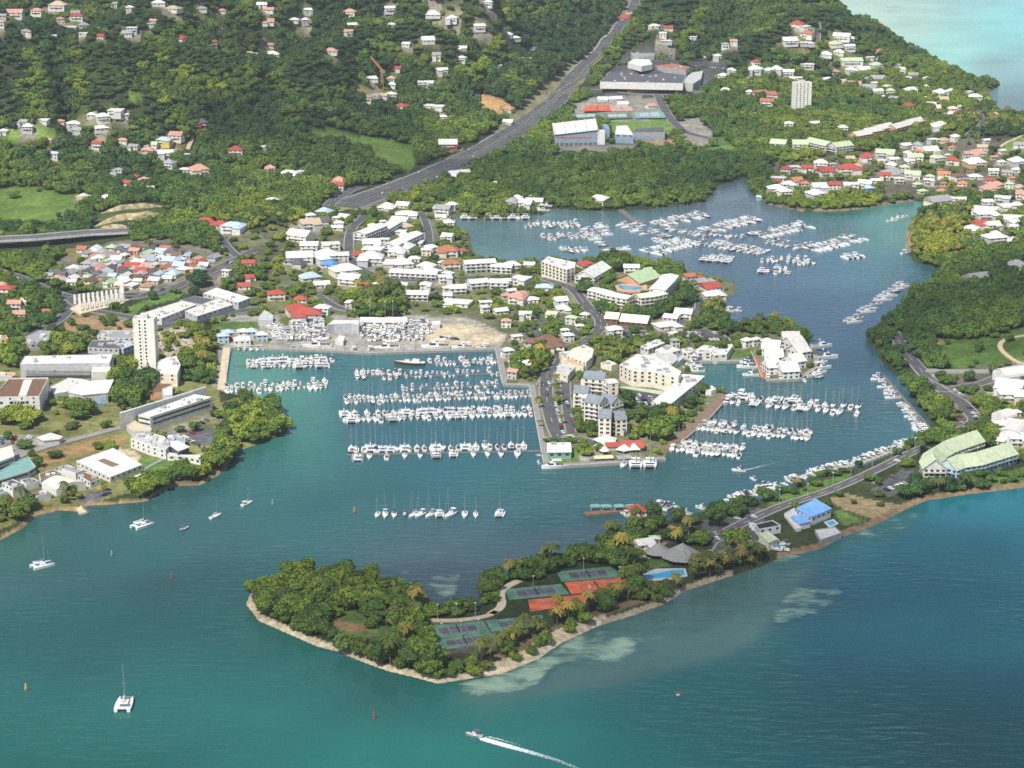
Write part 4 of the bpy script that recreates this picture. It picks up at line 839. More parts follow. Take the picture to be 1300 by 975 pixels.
houses('D', "in the red cluster by the bay", "280,805,80,w,2 215,830,70,r,2 300,845,90,r 415,830,130,r,2 340,810,50,y 460,820,60,p 110,835,60,r 150,825,60,w,2 70,880,80,w,2 60,895,50,r,2 90,878,60,o 160,890,60,o 120,910,80,w,2 205,905,50,o 60,930,80,w 270,925,85,w,3,white 345,915,70,r,3,white 430,910,90,w,2,white 500,905,80,w,2 520,930,40,c,2,blue 250,955,70,w,2 100,945,60,f")
houses('H', "above the palm grove", "860,55,110,y 955,45,80,w 1180,40,70,w 1210,80,90,w 1095,95,110,w,2 1100,118,100,w,2 1070,170,70,r 1030,190,70,w 1140,235,100,w 1060,250,50,b 1235,135,90,w,1,white,flat 1240,250,60,w")
houses('H', "in the dark trees on the east bank", "1250,375,100,y 1055,435,110,y")
houses('F', "west of the white quarter", "285,165,90,t 345,150,70,k 360,110,70,c,2,yellow 240,225,110,w 285,275,80,w 390,270,80,w,2 345,285,40,w 235,330,120,w 215,350,100,k 365,325,120,w,2 450,325,50,w 380,365,70,b 460,395,130,w,2 490,440,100,w,2 285,430,95,c 345,465,70,w 120,515,80,r 240,540,65,r 225,590,100,r 270,612,140,r 350,585,70,w 490,560,50,w,2")
houses('F', "in the dense white quarter", cat='villa', name='villa', txt="570,475,60,r 625,475,80,w 530,320,60,r 590,265,80,w,2 600,295,90,w,2 740,280,110,w 720,305,80,w 590,335,110,w,2 650,355,100,w 740,362,100,w 970,230,50,w,2 970,300,90,d 1040,300,40,r 985,365,80,d,2 970,415,50,w 955,432,60,w 750,470,40,w 860,470,50,w 865,375,80,w 890,405,80,w,2 1015,555,130,w,1,white,flat")
houses('F', "on the shore near the highway", "735,150,80,w 765,120,100,w 755,180,70,t 670,85,80,w 750,75,60,w 990,75,50,w,2 950,95,70,y 975,160,50,w 20,75,40,w 100,55,70,w")
houses('G', "on the town shore by the bay", "35,375,80,w 90,440,70,w,2 10,450,40,w 200,480,80,c 70,530,80,p 140,540,60,w 125,370,50,w 400,365,70,r 630,385,70,w 725,398,70,g 915,430,50,d 955,455,80,y 1020,478,80,r 1040,518,100,w")
houses('G', "near the marina shops", "830,630,70,w 890,610,80,w 800,668,110,w 545,690,70,w 215,745,110,n 250,770,90,n 135,752,60,n 50,860,50,w 120,860,70,w 65,40,50,w 40,60,60,y 110,65,60,w 150,55,80,w 470,45,80,w")
houses('L', "on the east bank below the meadow", "1180,225,70,w,2 1245,215,80,w,2 1225,70,120,w,2 1215,30,120,w,2 1155,300,70,w 1260,290,90,w,2")
houses('E', "left of the campus road", "35,490,70,r,2 75,565,60,p 95,615,50,p 225,600,50,d 10,470,50,p")
houses('E', "by the cut slope and viaduct", "415,45,50,p 515,48,50,w 1025,150,70,r 1090,170,80,r 1160,180,110,c,2,white")
houses('K', "at the island club", "690,812,80,f 745,785,45,g")
def filler(poly, sp, n, where, codes, tall=(1, 1, 2), cat='villa', px=(9, 16)):
    P = [q for q in poly_pts(poly, sp, .4)]; rng.shuffle(P); k = 0
    for x, y, z in P:
        if k >= n: break
        if blocked_now(x, y, 6): continue
        a, b_ = proj(x, y, z); k += 1; house(float(a), float(b_) - 4, rng.uniform(*px), rng.choice(codes), where, tall=rng.choice(tall), cat=cat, name=cat.replace(' ', '_'))
def blocked_now(x, y, m):
    for P in FOOT:
        if abs(P[0].x - x) > 60 or abs(P[0].y - y) > 60: continue
        A = np.array([[v.x, v.y] for v in P])
        if inpoly(np.array([x]), np.array([y]), A)[0] or segdist(np.array([x]), np.array([y]), A, True)[0] < m: return True
    return any(segdist(np.array([x]), np.array([y]), np.array([[p.x, p.y] for p in Q]))[0] < w_ / 2 + m for Q, w_ in ROADPATHS)
filler(T('D', (30, 300), (280, 230), (560, 270), (900, 440), (1120, 480), (1040, 580), (880, 540), (640, 520), (420, 400), (120, 330)), 30, 26, "among the headland trees", 'wwwwfpgyc')
filler(T('D', (560, 760), (880, 680), (1287, 720), (1287, 960), (760, 960), (560, 880)), 26, 30, "in the bayside villa quarter", 'wwwfpgrodny')
filler(T('H', (1060, 60), (1300, 10), (1300, 240), (1120, 260)), 26, 7, "above the palm grove", 'wwwpf')
filler(T('L', (1150, 170), (1290, 150), (1290, 330), (1150, 320)), 22, 5, "behind the green roofed hotel", 'www', cat='villa')
filler(T('F', (170, 140), (480, 130), (470, 480), (250, 470)), 24, 12, "west of the white quarter", 'wwwfy')
filler(T('F', (500, 150), (930, 100), (960, 420), (560, 430)), 22, 16, "in the dense white quarter", 'wwwwf')
filler(T('G', (10, 380), (180, 470), (340, 520), (200, 590), (0, 590)), 24, 8, "south of the town square", 'wwpfy')
filler(T('G', (40, 690), (60, 600), (200, 600), (160, 760), (240, 830), (120, 900), (20, 830)), 24, 8, "beside the tree lined car park", 'wfwny')
filler(T('B', (0, 0), (1290, 0), (1290, 230), (900, 330), (600, 120), (0, 280)), 60, 16, "along the far upper slope", 'wwwpyf', px=(9, 14))
filler(T('A', (0, 0), (1290, 0), (1290, 240), (600, 230), (0, 200)), 60, 12, "in the far upper woods", 'wwpyrf', px=(9, 14))
filler(T('C', (720, 100), (900, 120), (1280, 250), (1290, 480), (1000, 480), (1100, 280), (760, 220)), 40, 10, "round the supermarket woods", 'wwpyf', px=(9, 14))
filler(T('F', (930, 440), (1290, 430), (1290, 620), (1150, 620), (930, 560)), 24, 8, "above the sand heap", 'wwwfp', cat='town house')
filler(T('G', (0, 560), (60, 600), (40, 720), (140, 860), (60, 950), (0, 900)), 20, 10, "east of the west basin", 'wwfypn', cat='town house')
filler(T('G', (240, 520), (440, 660), (380, 780), (250, 700), (210, 560)), 22, 8, "beside the town street", 'wwfyg', cat='town house')
filler(T('G', (560, 780), (700, 740), (880, 770), (860, 720), (640, 690), (520, 720)), 20, 8, "behind the marina shops", 'wwwfy', cat='town house')
filler(T('G', (860, 430), (1020, 440), (1100, 520), (1060, 600), (960, 520)), 18, 6, "on the east town shore", 'wwrfy', cat='town house')
filler(T('E', (1060, 380), (1250, 320), (1290, 420), (1290, 560), (1120, 460)), 24, 7, "right of the dense quarter", 'wwpfr', cat='town house')
filler(T('E', (0, 440), (110, 480), (280, 580), (220, 660), (60, 700), (0, 640)), 24, 9, "left of the campus road bend", 'wprfd', cat='town house')
# dense quarter of small roofs
SH = T('E', (400, 290), (560, 285), (760, 290), (1000, 330), (1090, 350), (1060, 375), (960, 410), (820, 480), (700, 500), (590, 500), (480, 470), (340, 470), (200, 440), (300, 385), (430, 390), (420, 330))
k = 0
for x, y, z in poly_pts(SH, 13.5, .3):
    a, b_ = proj(x, y, z)
    if k < 125:
        k += 1; house(float(a), float(b_) - 3, rng.uniform(9, 15), rng.choice('wwfffyykyyccpprnGdkk'), "in the dense quarter by the avenue", tall=1, cat='shack', name='shack', rot=rng.choice((-.3, -.2, 1.2, 1.35)) + rng.uniform(-.1, .1), kind=rng.choice(('gable', 'gable', 'hip')), wallc=rng.choice(('pale', 'cream', 'offwhite', 'ltblue', 'peach', 'grey')), dscale=1.25)
def lg(s, *p): return p
Z5 = lambda *p: R(0, 430, 8.125, p); Z6 = lambda *p: R(0, 540, 8.125, p); Z7 = lambda *p: R(140, 480, 8.125, p); ZT = lambda *p: R(140, 390, 8.125, p)
Z1 = lambda *p: R(690, 410, 8.125, p); Z2 = lambda *p: R(780, 410, 8.125, p); Z3 = lambda *p: R(690, 480, 8.125, p); Z4 = lambda *p: R(920, 390, 8.125, p); ZH = lambda *p: R(1100, 500, 6.5, p); Z8 = lambda *p: R(680, 310, 6.5, p)
# the cream tower on the campus
def tower(front, dpt, h, look, where, rows, cols, wall, cw=(.28, .52)):
    A, B = ground(*front[0]), ground(*front[1]); z = min(A.z, B.z); d = (B - A); d.z = 0; wd = d.length; rz = math.atan2(d.y, d.x); c = (A + B) / 2; nrm = Vector((-math.sin(rz), math.cos(rz), 0)); c = c + nrm * dpt / 2; c.z = z
    r = thing("tower_block", c, rz, "tower block", look, where); FOOT.append([Vector((c.x - wd / 2, c.y - dpt / 2)), Vector((c.x + wd / 2, c.y - dpt / 2)), Vector((c.x + wd / 2, c.y + dpt / 2)), Vector((c.x - wd / 2, c.y + dpt / 2))])
    mb = MB(); mb.box(-wd / 2, wd / 2, -dpt / 2, dpt / 2, -3, h - .8)
    for a in (-1, 1): mb.box(a * wd / 2 - .3, a * wd / 2 + .3, -dpt / 2 - .25, dpt / 2 + .25, -3, h)
    for y in (-dpt / 2, dpt / 2 - .3): mb.box(-wd / 2 + .3, wd / 2 - .3, y, y + .3, h - .8, h)
    mb.build("wall", C(wall), r); mb = MB(); mb.box(-wd / 2 + .31, wd / 2 - .31, -dpt / 2 + .31, dpt / 2 - .31, h - .79, h - .7); mb.build("roof", C('pale'), r)
    mb = MB(); mb.box(-wd * .2, wd * .15, -dpt * .2, dpt * .25, h - .7, h + 2.6); mb.build("lift_house", C('offwhite'), r)
    fh = (h - 3) / rows
    for i in range(rows):
        for q in cols: obj("window", winmesh(), r, (-wd / 2 + wd * q, -dpt / 2 - .03, 3.2 + fh * (i + .3)), 0, (1.3, 1, 1.5))
        if i % 2 == 0: obj("window", winmesh(), r, (wd / 2 + .33, 0, 3.2 + fh * (i + .3)), rad(90), (2.2, 1, 1.3))
    return r, wd, dpt
r, wd, dp = tower(ZT((262, 665), (472, 668)), 11, 42, "tall cream tower block with two columns of small windows", "on the campus", 14, (.3, .57), 'ivory')
mb = MB(); mb.box(-1.1, 1.6, -dp / 2 - 3.6, -dp / 2 - .02, -2, 9); mb.build("stair_tower", C('ivory'), r)
mb = MB(); mb.box(-wd * .07, -wd * .06, -dp / 2 - .12, -dp / 2 - .02, 3, 40); mb.build("drain_pipe", C('tan'), r)
r, wd, dp = tower(T('D', (150, 562), (230, 560)), 12, 40, "tall white tower block rising above the trees", "on the headland", 13, (.12, .34, .56, .78), 'ivory')
# campus
bldg("white_hall", "hall", "white flat roofed hall at the foot of the tower", ZT((490, 570), (520, 540), (590, 520), (680, 500), (725, 590), (690, 690), (480, 675)), 10, 'white', 'cream', "", floors=2, edges=[5], bays=8, clutter=4)
bldg("annex", "annex", "small brown roofed annex with terracotta wall", ZT((500, 785), (635, 785), (620, 860), (410, 890)), 5, 'brown', 'peach', "in front of the white hall")
bldg("white_cabin", "annex", "small white block with rounded stair", ZT((535, 840), (640, 800), (640, 900), (540, 910)), 7, 'white', 'white', "beside the brown roofed annex")
r = bldg("campus_hall", "campus building", "long white campus hall with louvred grey facade", Z5((205, 262), (255, 178), (1165, 158), (1130, 252), (945, 252)), 11, 'white', 'silver', "", band=None, clutter=6, par=.25)
for j in range(7):
    a, b_ = Z5((225, 275), (935, 268)); A_, B_ = [Vector((*[float(v) for v in at_z(q[0], q[1], r.location.z + 10.6)], 0)) for q in (a, b_)]; d = B_ - A_; m_ = (A_ + B_) / 2 - r.location; obj("louvre", winmesh('pale', 'louvre'), r, (m_.x, m_.y - .3, 9.2 - j * 1.05), math.atan2(d.y, d.x), (d.length * .97, 4, .28))
for x, y in Z5((675, 275), (930, 272), (572, 335), (805, 325)):
    q = at_z(x, y, r.location.z + (9 if y < 465 else 5)); obj("window", winmesh(), r, (float(q[0]) - r.location.x, float(q[1]) - r.location.y - .7, 9 if y < 465 else 5), 0, (1.6, 2, 2))
bldg("hall_wing", "campus building", "white projecting wing with cream flat roof", Z5((940, 345), (960, 256), (1140, 254), (1175, 170), (1170, 230), (1125, 338)), 8, 'cream', 'offwhite', "at the end of the louvred hall", par=.25)
r = bldg("courtyard_block", "campus building", "white block with brown roofs and narrow court", Z5((-80, 600), (100, 405), (500, 400), (405, 592)), 13, 'brown', 'white', "at the left edge of the campus", floors=3, edges=[3], bays=7, ww=1.2, wh=1.4, par=.9)
mb = MB(); q = [Vector((*[float(v) for v in at_z(x, y, r.location.z + 12.2)],)) - r.location.xy for x, y in Z5((190, 590), (245, 425), (335, 420), (270, 590))]; mb.prism(q, 12.0, 12.35, 0); mb.build("court", C('offwhite'), r)
for k_, (x, y) in enumerate(Z5((20, 630), (130, 628), (165, 628), (195, 628), (225, 628), (250, 628), (285, 625), (25, 685), (290, 675))):
    q = at_z(x, y + 6, r.location.z + 8); obj("window", winmesh(), r, (float(q[0]) - r.location.x, float(q[1]) - r.location.y - 1, 9.5 if k_ < 7 else 6.5), 0, (2.0 if k_ in (0, 1, 6, 7, 8) else 1.2, 6, 1.8))
r = bldg("blue_front_hall", "campus building", "white roofed hall with glazed blue front", Z5((710, 555), (830, 450), (1170, 428), (1110, 560), (850, 585)), 7.5, 'white', 'pale', "below the louvred hall", slab=.6)
q = [at_z(x, y, r.location.z + 6) for x, y in Z5((855, 600), (1095, 580))]; A_, B_ = [Vector((float(a) - r.location.x, float(b_) - r.location.y, 0)) for a, b_ in q]
for j in range(8):
    p = A_.lerp(B_, (j + .5) / 8); obj("glazing", winmesh('ltblue', 'glazing'), r, (p.x, p.y - .6, 4.3), math.atan2((B_ - A_).y, (B_ - A_).x), ((B_ - A_).length / 8.6, 2, 4.4))
mb = MB(); mb.box(A_.x, B_.x, A_.y - 2.2, A_.y - 1.0, .2, 1.7); mb.build("blue_plinth", C('blue'), r)
for nm, p, h, rf, wl, lk in (("low_wing", Z5((515, 490), (700, 400), (935, 425), (830, 450), (710, 540), (560, 570)), 3.5, 'offwhite', 'pale', "low pale wing with roof lights behind the blue front hall"),
   ("annex", Z5((-30, 380), (0, 340), (150, 345), (165, 370), (120, 392)), 4, 'peach', 'pale', "low peach roofed annex left of the louvred hall"),
   ("orange_block", Z5((-60, -20), (60, -40), (90, 0), (60, 5), (-60, 10)), 9, 'peach', 'yellow', "orange walled block at the left edge"),
   ("workshop", Z5((905, 90), (950, 15), (1230, 8), (1290, 30), (1225, 105)), 5, 'dkgrey', 'pale', "workshop with dark grey roof and skylights behind the campus hall"),
   ("grey_block", T('E', (100, 740), (190, 700), (265, 705), (235, 755), (150, 768)), 6, 'grey', 'pale', "grey flat roofed block beside the campus trees"),
   ("workshop", T('E', (480, 725), (500, 700), (660, 698), (665, 735), (560, 738)), 4.5, 'grey', 'offwhite', "grey roofed workshop behind the tower"),
   ("warehouse", T('E', (540, 755), (620, 745), (665, 770), (610, 790), (560, 780)), 4.5, 'ltblue', 'pale', "pale blue roofed shed left of the tower")):
    bldg(nm, "campus building", lk, p, h, rf, wl, "", clutter=5 if h > 4 else 2, floors=1 if h > 4 else 0)
r = bldg("long_block", "campus building", "long white block with two dark window bands", Z7((290, 375), (860, 165), (1050, 195), (410, 400)), 10.5, 'white', 'offwhite', "above the campus car park", band=(8.2, 4.9), clutter=10)
mb = MB(); q = [Vector((*[float(v) for v in at_z(x, y, r.location.z + 12)],)) - r.location.xy for x, y in Z7((95, 372), (985, 100), (990, 92), (97, 360))]; mb.prism(q, -2, 12.5); mb.build("screen_wall", C('white'), r)
bldg("terrace_block", "campus building", "pale terrace at the end of the long white block", Z7((165, 485), (250, 425), (300, 470), (430, 515), (420, 545), (220, 545)), 4, 'sand', 'pale')
bldg("curved_block", "campus building", "curved white block with cluttered grey roof", Z7((210, 620), (260, 575), (400, 560), (560, 600), (620, 690), (570, 740), (420, 700)), 7, 'pale', 'white', "beside the campus lawn", floors=2, bays=5, clutter=16)
bldg("fan_block", "campus building", "fan shaped grey roofed lecture block", Z7((590, 650), (600, 590), (760, 590), (770, 650)), 6, 'bluegrey', 'white', "beside the curved block", clutter=5)
bldg("pavilion", "pavilion", "square pavilion with overhanging white roof", Z7((590, 680), (690, 652), (812, 715), (705, 757)), 6.5, 'white', 'dkgrey', "by the campus car park", slab=.8)
bldg("low_terrace", "campus building", "low white arcaded terraces", Z7((580, 760), (740, 790), (870, 790), (960, 780), (930, 840), (760, 800), (590, 795)), 4, 'offwhite', 'white', "below the square pavilion", floors=1, bays=4, ww=2.4)
r = bldg("square_hall", "campus building", "broad low white hall with square brown court", T('I', (378, 410), (560, 345), (705, 428), (545, 490)), 4, 'white', 'offwhite', "on the campus", floors=1, bays=5, par=.1)
q = [Vector((*[float(v) for v in at_z(x, y, r.location.z + 4)],)) - r.location.xy for x, y in T('I', (482, 408), (515, 398), (592, 428), (555, 440))]; mb = MB(); mb.prism(q, 3.8, 4.03); mb.build("court", mat('court brown', (.24, .16, .10)), r)
r = bldg("glazed_block", "campus building", "pale glazed block with sloping terrace wing", Z6((-60, 250), (120, 200), (150, 315), (-60, 395)), 9, 'cream', 'pale', "at the lower left edge of the campus", band=(6.8, 4.0))
bldg("terrace_block", "campus building", "grey green terraced wing", Z6((-60, 500), (200, 350), (290, 320), (370, 425), (300, 470), (-60, 580)), 5, 'teal', 'pale', "below the glazed block", band=(3.4,))
for i, p in enumerate((((600, 430), (690, 405), (860, 460), (780, 495)), ((800, 510), (890, 480), (1045, 545), (930, 585)), ((400, 500), (560, 450), (630, 485), (420, 560)), ((210, 560), (330, 540), (400, 570), (270, 605)), ((20, 590), (130, 555), (250, 600), (130, 640)), ((310, 710), (450, 660), (525, 690), (380, 730)), ((-60, 650), (20, 640), (80, 680), (-60, 720)))):
    bldg("shed_unit", "campus building", ["white walled unit with flat grey roof", "white walled unit with flat brown roof"][i % 2], Z6(*p), 4.5 if i not in (4,) else 7, ['grey', 'brown', 'brown', 'dkgrey', 'dkgrey', 'brown', 'bluegrey'][i], 'white', "around the arched sports hall", par=.5, floors=1 if i in (1, 4) else 0, clutter=2)
def vault():
    P = [ground(x, y + 14) for x, y in Z6((430, 590), (580, 660), (880, 590), (700, 530))]; z = 6.0
    Q = [Vector((*[float(v) for v in at_z(x, y, z)],)) for x, y in Z6((430, 595), (580, 668), (885, 595), (700, 535))]; c = sum(Q, Vector((0, 0))) / 4; Q = [v - c for v in Q]
    r = thing("sports_hall", (c.x, c.y, 1.7), 0, "hall", "sports hall with arched cream roof", "by the campus waterfront"); FOOT.append([v + c for v in Q])
    mb = MB(); mb.prism(Q, -2, 4.5, 0, top=False); n = 8
    arc = lambda a, b_, t: (a.lerp(b_, t), 4.5 + 2.6 * math.sin(math.pi * t))
    for a, b_ in ((Q[1], Q[2]), (Q[0], Q[3])):
        V = [(a.x, a.y, 4.5)] + [(*arc(a, b_, k / n)[0], arc(a, b_, k / n)[1]) for k in range(n + 1)] ; mb.add(V, [(0, k + 1, k + 2) for k in range(n)])
    mb.build("wall", C('white'), r); mb = MB()
    for k in range(n):
        V = []
        for t in (k / n, (k + 1) / n):
            for a, b_ in ((Q[1], Q[2]), (Q[0], Q[3])): p, zz = arc(a, b_, t); V.append((p.x, p.y, zz + .12))
        mb.add([V[0], V[2], V[3], V[1]], [(0, 1, 2, 3)])
    mb.build("roof", C('cream'), r)
vault()
def tent(px, py, rad_, h, look, where, n=4, colr='white'):
    p = ground(px, py); r = thing("tent", p, rng.random(), "tent", look, where); mb = MB(); V = [(0, 0, h)] + [(rad_ * math.cos(6.283 * i / n + .78), rad_ * math.sin(6.283 * i / n + .78), h * .38) for i in range(n)]; mb.add(V, [(0, 1 + i, 1 + (i + 1) % n) for i in range(n)]); mb.build("canopy", C(colr), r)
    for i in range(n): m2 = MB(); m2.tube((V[i + 1][0] * .96, V[i + 1][1] * .96, 0), (V[i + 1][0] * .96, V[i + 1][1] * .96, h * .38), .12); m2.build("pole", C('silver'), r)
tent(*T('I', (700, 515))[0], 7.5, 6, "white peaked tent", "on the campus lawn")
r = bldg("gatehouse", "gatehouse", "flat roofed gatehouse standing on posts", Z6((385, 130), (520, 85), (640, 120), (610, 145), (450, 160)), 4, 'offwhite', 'pale', "by the campus path", slab=.8)
# mall, monument
bldg("shopping_hall", "shopping hall", "broad hall with clean white roof", T('E', (1005, 515), (1070, 487), (1240, 538), (1180, 562)), 6, 'white', 'pale', "at the right end of the mall", floors=1, bays=6, clutter=4, par=.2)
bldg("shopping_hall", "shopping hall", "long white roofed hall", T('E', (915, 602), (1080, 540), (1155, 572), (975, 630)), 6, 'offwhite', 'pale', "in the middle of the mall", floors=1, bays=6, clutter=9, par=.2)
bldg("shopping_hall", "shopping hall", "white hall with stepped roof", T('E', (690, 640), (700, 615), (900, 553), (972, 572), (800, 640)), 6, 'offwhite', 'white', "at the left end of the mall", floors=1, bays=6, clutter=9, par=.2)
bldg("shopping_hall", "shopping hall", "dark roofed hall", T('E', (890, 550), (960, 528), (1060, 545), (1000, 572)), 4.5, 'dkgrey', 'pale', "between the white mall roofs", par=.2)
def monument():
    Q = [ground(x, y) for x, y in T('E', (345, 600), (400, 570), (620, 540), (640, 556), (600, 575), (400, 628))]; c = sum(Q, Vector()) / 6; Q = [(v - c).xy for v in Q]; z = c.z; c.z = z
    r = thing("colonnade_monument", c, 0, "monument", "sand coloured terrace carrying rows of white columns", "beside the roundabout"); FOOT.append([v + c.xy for v in Q])
    mb = MB(); mb.prism(Q, -2, 1.3); mb.build("platform", C('sand'), r)
    for (a, b_), n in (((373, 575, 596, 540), 0) and (((373, 578), (598, 545)), 11), (((400, 612), (606, 566)), 10)):
        for i in range(n):
            t = i / (n - 1); x, y = T('E', (a[0] + (b_[0] - a[0]) * t, a[1] + (b_[1] - a[1]) * t))[0]; p = ground(x, y) - c; m2 = MB(); m2.box(p.x - 1.0, p.x + 1.0, p.y - 1.0, p.y + 1.0, 1.3, 9.5); m2.build("column", C('white'), r)
    x, y = T('E', (608, 552))[0]; p = ground(x, y) - c; m2 = MB(); m2.box(p.x - 1.6, p.x + 1.6, p.y - 1.3, p.y + 1.3, 1.3, 15); m2.build("pylon", C('white'), r)
    x, y = T('E', (490, 560))[0]; p = ground(x, y) - c; m2 = MB(); m2.box(p.x - .8, p.x + .8, p.y - .8, p.y + .8, 1.3, 8); m2.build("statue", C('terracotta'), r)
monument()
# sports complex
def gym():
    A, B = ground(*T('C', (252, 722))[0]), ground(*T('C', (462, 716))[0]); c = (A + B) / 2; c.z = A.z; L_ = (B - A).length; rz = math.atan2(B.y - A.y, B.x - A.x)
    r = thing("gymnasium", c, rz, "gymnasium", "blue grey gymnasium with orange stripe and ribbed white shed roof", "above the mangrove"); D_ = 34; l2 = L_ / 2
    foot([c.xy + Vector((a, b_)) for a, b_ in ((-l2, 0), (l2 * 1.3, 0), (l2 * 1.3, D_), (-l2, D_))])
    zl, zr, up = 14.0, 19.5, 7.0
    mb = MB(); V = [(-l2, 0, -2), (l2, 0, -2), (l2, 0, zr), (-l2, 0, zl), (-l2, D_, -2), (l2, D_, -2), (l2, D_, zr + up), (-l2, D_, zl + up)]
    mb.add(V, [(0, 1, 2, 3), (1, 5, 6, 2), (4, 0, 3, 7), (5, 4, 7, 6)]); mb.build("wall", C('bluegrey'), r)
    mb = MB(); mb.add([(-l2 - 1, -1.5, zl + .1), (l2 + 1, -1.5, zr + .1), (l2 + 1, D_ + 1, zr + up + .4), (-l2 - 1, D_ + 1, zl + up + .4)] + [(-l2 - 1, -1.5, zl - .5), (l2 + 1, -1.5, zr - .5), (l2 + 1, D_ + 1, zr + up - .2), (-l2 - 1, D_ + 1, zl + up - .2)], [(0, 1, 2, 3), (0, 4, 5, 1), (1, 5, 6, 2), (2, 6, 7, 3), (3, 7, 4, 0)]); mb.build("roof", C('white'), r)
    for i in range(5):
        t = i / 4; x = -l2 + 2 * l2 * t; z = zl + (zr - zl) * t; m2 = MB(); m2.add([(x - .6, -1.4, z + .15), (x + .6, -1.4, z + .3), (x + .6, D_, z + up + .6), (x - .6, D_, z + up + .5), (x - .6, -1.4, z + 1.2), (x + .6, -1.4, z + 1.2), (x + .6, D_, z + up + 1.5), (x - .6, D_, z + up + 1.5)], [(4, 5, 6, 7), (0, 1, 5, 4), (1, 2, 6, 5), (3, 0, 4, 7)]); m2.build("roof_rib", C('pale'), r)
    m2 = MB(); m2.box(-l2 * .9, l2 * .75, -.12, -.02, 8.6, 10.6, 0, True); m2.build("orange_stripe", C('terracotta'), r)
    m2 = MB(); m2.box(l2 + .02, l2 + 9, -1, 12, -2, 17); m2.build("stair_block", C('white'), r); m2 = MB(); m2.box(l2 + 9.02, l2 + 15, 2, D_, -2, 20); m2.build("side_wing", C('bluegrey'), r)
    for j in range(9): m2 = MB(); x = -l2 + L_ * (j + .5) / 9; m2.box(x - 2, x + 2, -.08, -.02, .5, 3.4); m2.build("door", C('dkgrey'), r)
gym()
bldg("sports_annex", "sports annex", "grey annex with tilted white roof", T('C', (555, 622), (610, 620), (642, 668), (548, 665)), 10, 'white', 'bluegrey', "right of the gymnasium", par=.1, floors=1, bays=6, ww=3)
bldg("grandstand", "grandstand", "dark grandstand with grey roof beside the pitch", T('C', (640, 655), (650, 635), (792, 626), (796, 655)), 9, 'dkgrey', 'bluegrey', "", floors=2, bays=4, ww=3, win='tan')
bldg("supermarket", "supermarket", "long white supermarket with dark grey roof", T('C', (475, 404), (530, 348), (905, 358), (885, 412)), 7, 'dkgrey', 'white', "beside the highway", clutter=14, par=.3)
bldg("supermarket_wing", "supermarket", "white roofed wing of the supermarket", T('C', (885, 405), (920, 360), (985, 350), (975, 390), (935, 415)), 9, 'pale', 'pale', "", par=.2)
bldg("store_hall", "store", "white vaulted store hall", T('C', (612, 310), (640, 290), (720, 295), (735, 318), (680, 328)), 5, 'white', 'white', "behind the supermarket")
bldg("store_hall", "store", "low red and grey store row", T('C', (735, 312), (780, 305), (920, 330), (900, 345), (760, 330)), 5, 'terracotta', 'grey', "behind the supermarket", clutter=4)
bldg("store_hall", "store", "dark roofed store hall", T('C', (625, 255), (740, 250), (745, 275), (640, 285)), 6, 'grey', 'pale', "at the far end of the supermarket car park", clutter=5)
def screen(): pass
for p, wl, lk in ((T('C', (610, 440), (760, 437), (762, 443), (612, 447)), 'terracotta', "red boundary wall in front of the supermarket"), (T('C', (840, 437), (935, 420), (938, 426), (845, 447)), 'terracotta', "red wall at the supermarket entrance")):
    bldg("boundary_wall", "wall", lk, p, 3.2, wl, wl, "", par=.1)
# headland apartments
for i, (a, b_) in enumerate((((35, 720), (110, 725)), ((140, 725), (215, 725)), ((225, 710), (325, 735)), ((335, 740), (420, 730)))):
    chain("apartment_block", "apartment block", "pale green roofed apartment block", T('D', (a[0], a[1] + 18), (b_[0], b_[1] + 18)), 15, 8.5, 'ltgreen', 'offwhite', "behind the red roofed cluster", floors=3, bays=5)
for i, (x, y) in enumerate(((475, 672), (530, 655), (585, 640), (665, 632), (735, 612))):
    chain("apartment_block", "apartment block", "cream gabled apartment block", T('D', (x - 38, y + 30), (x + 36, y + 12)), 15, 8, 'offwhite', 'peach', "in the headland slope row", floors=2, bays=4)
# white quarter blocks
for x0, y0, x1, y1, fl, lk in ((530, 238, 640, 200, 3, "long white stepped apartment block"), (640, 200, 712, 180, 3, "white three storey end block"), (680, 290, 815, 240, 3, "white gabled apartment row"), (690, 405, 920, 425, 2, "long white curved apartment row"), (745, 520, 875, 525, 2, "white block with arched balconies"), (975, 495, 1055, 492, 2, "white block with three windows"), (1070, 470, 1160, 462, 2, "white block with dark balconies"), (1180, 465, 1270, 465, 2, "white block with grey balconies"), (1050, 385, 1200, 380, 3, "long white three storey block"), (1190, 385, 1290, 390, 2, "cream end block by the bay")):
    chain("apartment_block", "apartment block", lk, T('F', (x0, y0 + 22), (x1, y1 + 22)), 13, fl * 3.0, 'white', 'white', "in the white quarter", floors=fl, bays=4.4, ww=2.4, rise=.16)
bldg("apartment_block", "apartment block", "big white four storey block with dark balconies", Z8((48, 140), (100, 100), (330, 150), (322, 190), (255, 210)), 14, 'white', 'cream', "on the town square", floors=4, bays=5, ww=2.6, wh=1.8, clutter=4)
chain("apartment_block", "apartment block", "white long roofed block behind flagpoles", Z8((400, 320), (545, 245)), 18, 7, 'white', 'white', "by the bay", floors=2)
chain("hotel_wing", "hotel", "white curved hotel wing stepping left of the pool", Z8((470, 432), (550, 455), (620, 485), (700, 505), (785, 525)), 13, 9, 'white', 'cream', "", floors=3, rise=.1)
chain("hotel_wing", "hotel", "cream hotel wing", Z8((835, 510), (940, 500), (1040, 480)), 14, 9, 'cream', 'cream', "below the pool", floors=3, rise=.1)
chain("hotel_wing", "hotel", "white curved hotel wing", Z8((1000, 470), (1080, 380), (1110, 335)), 14, 10, 'white', 'white', "right of the pool", floors=3, rise=.1)
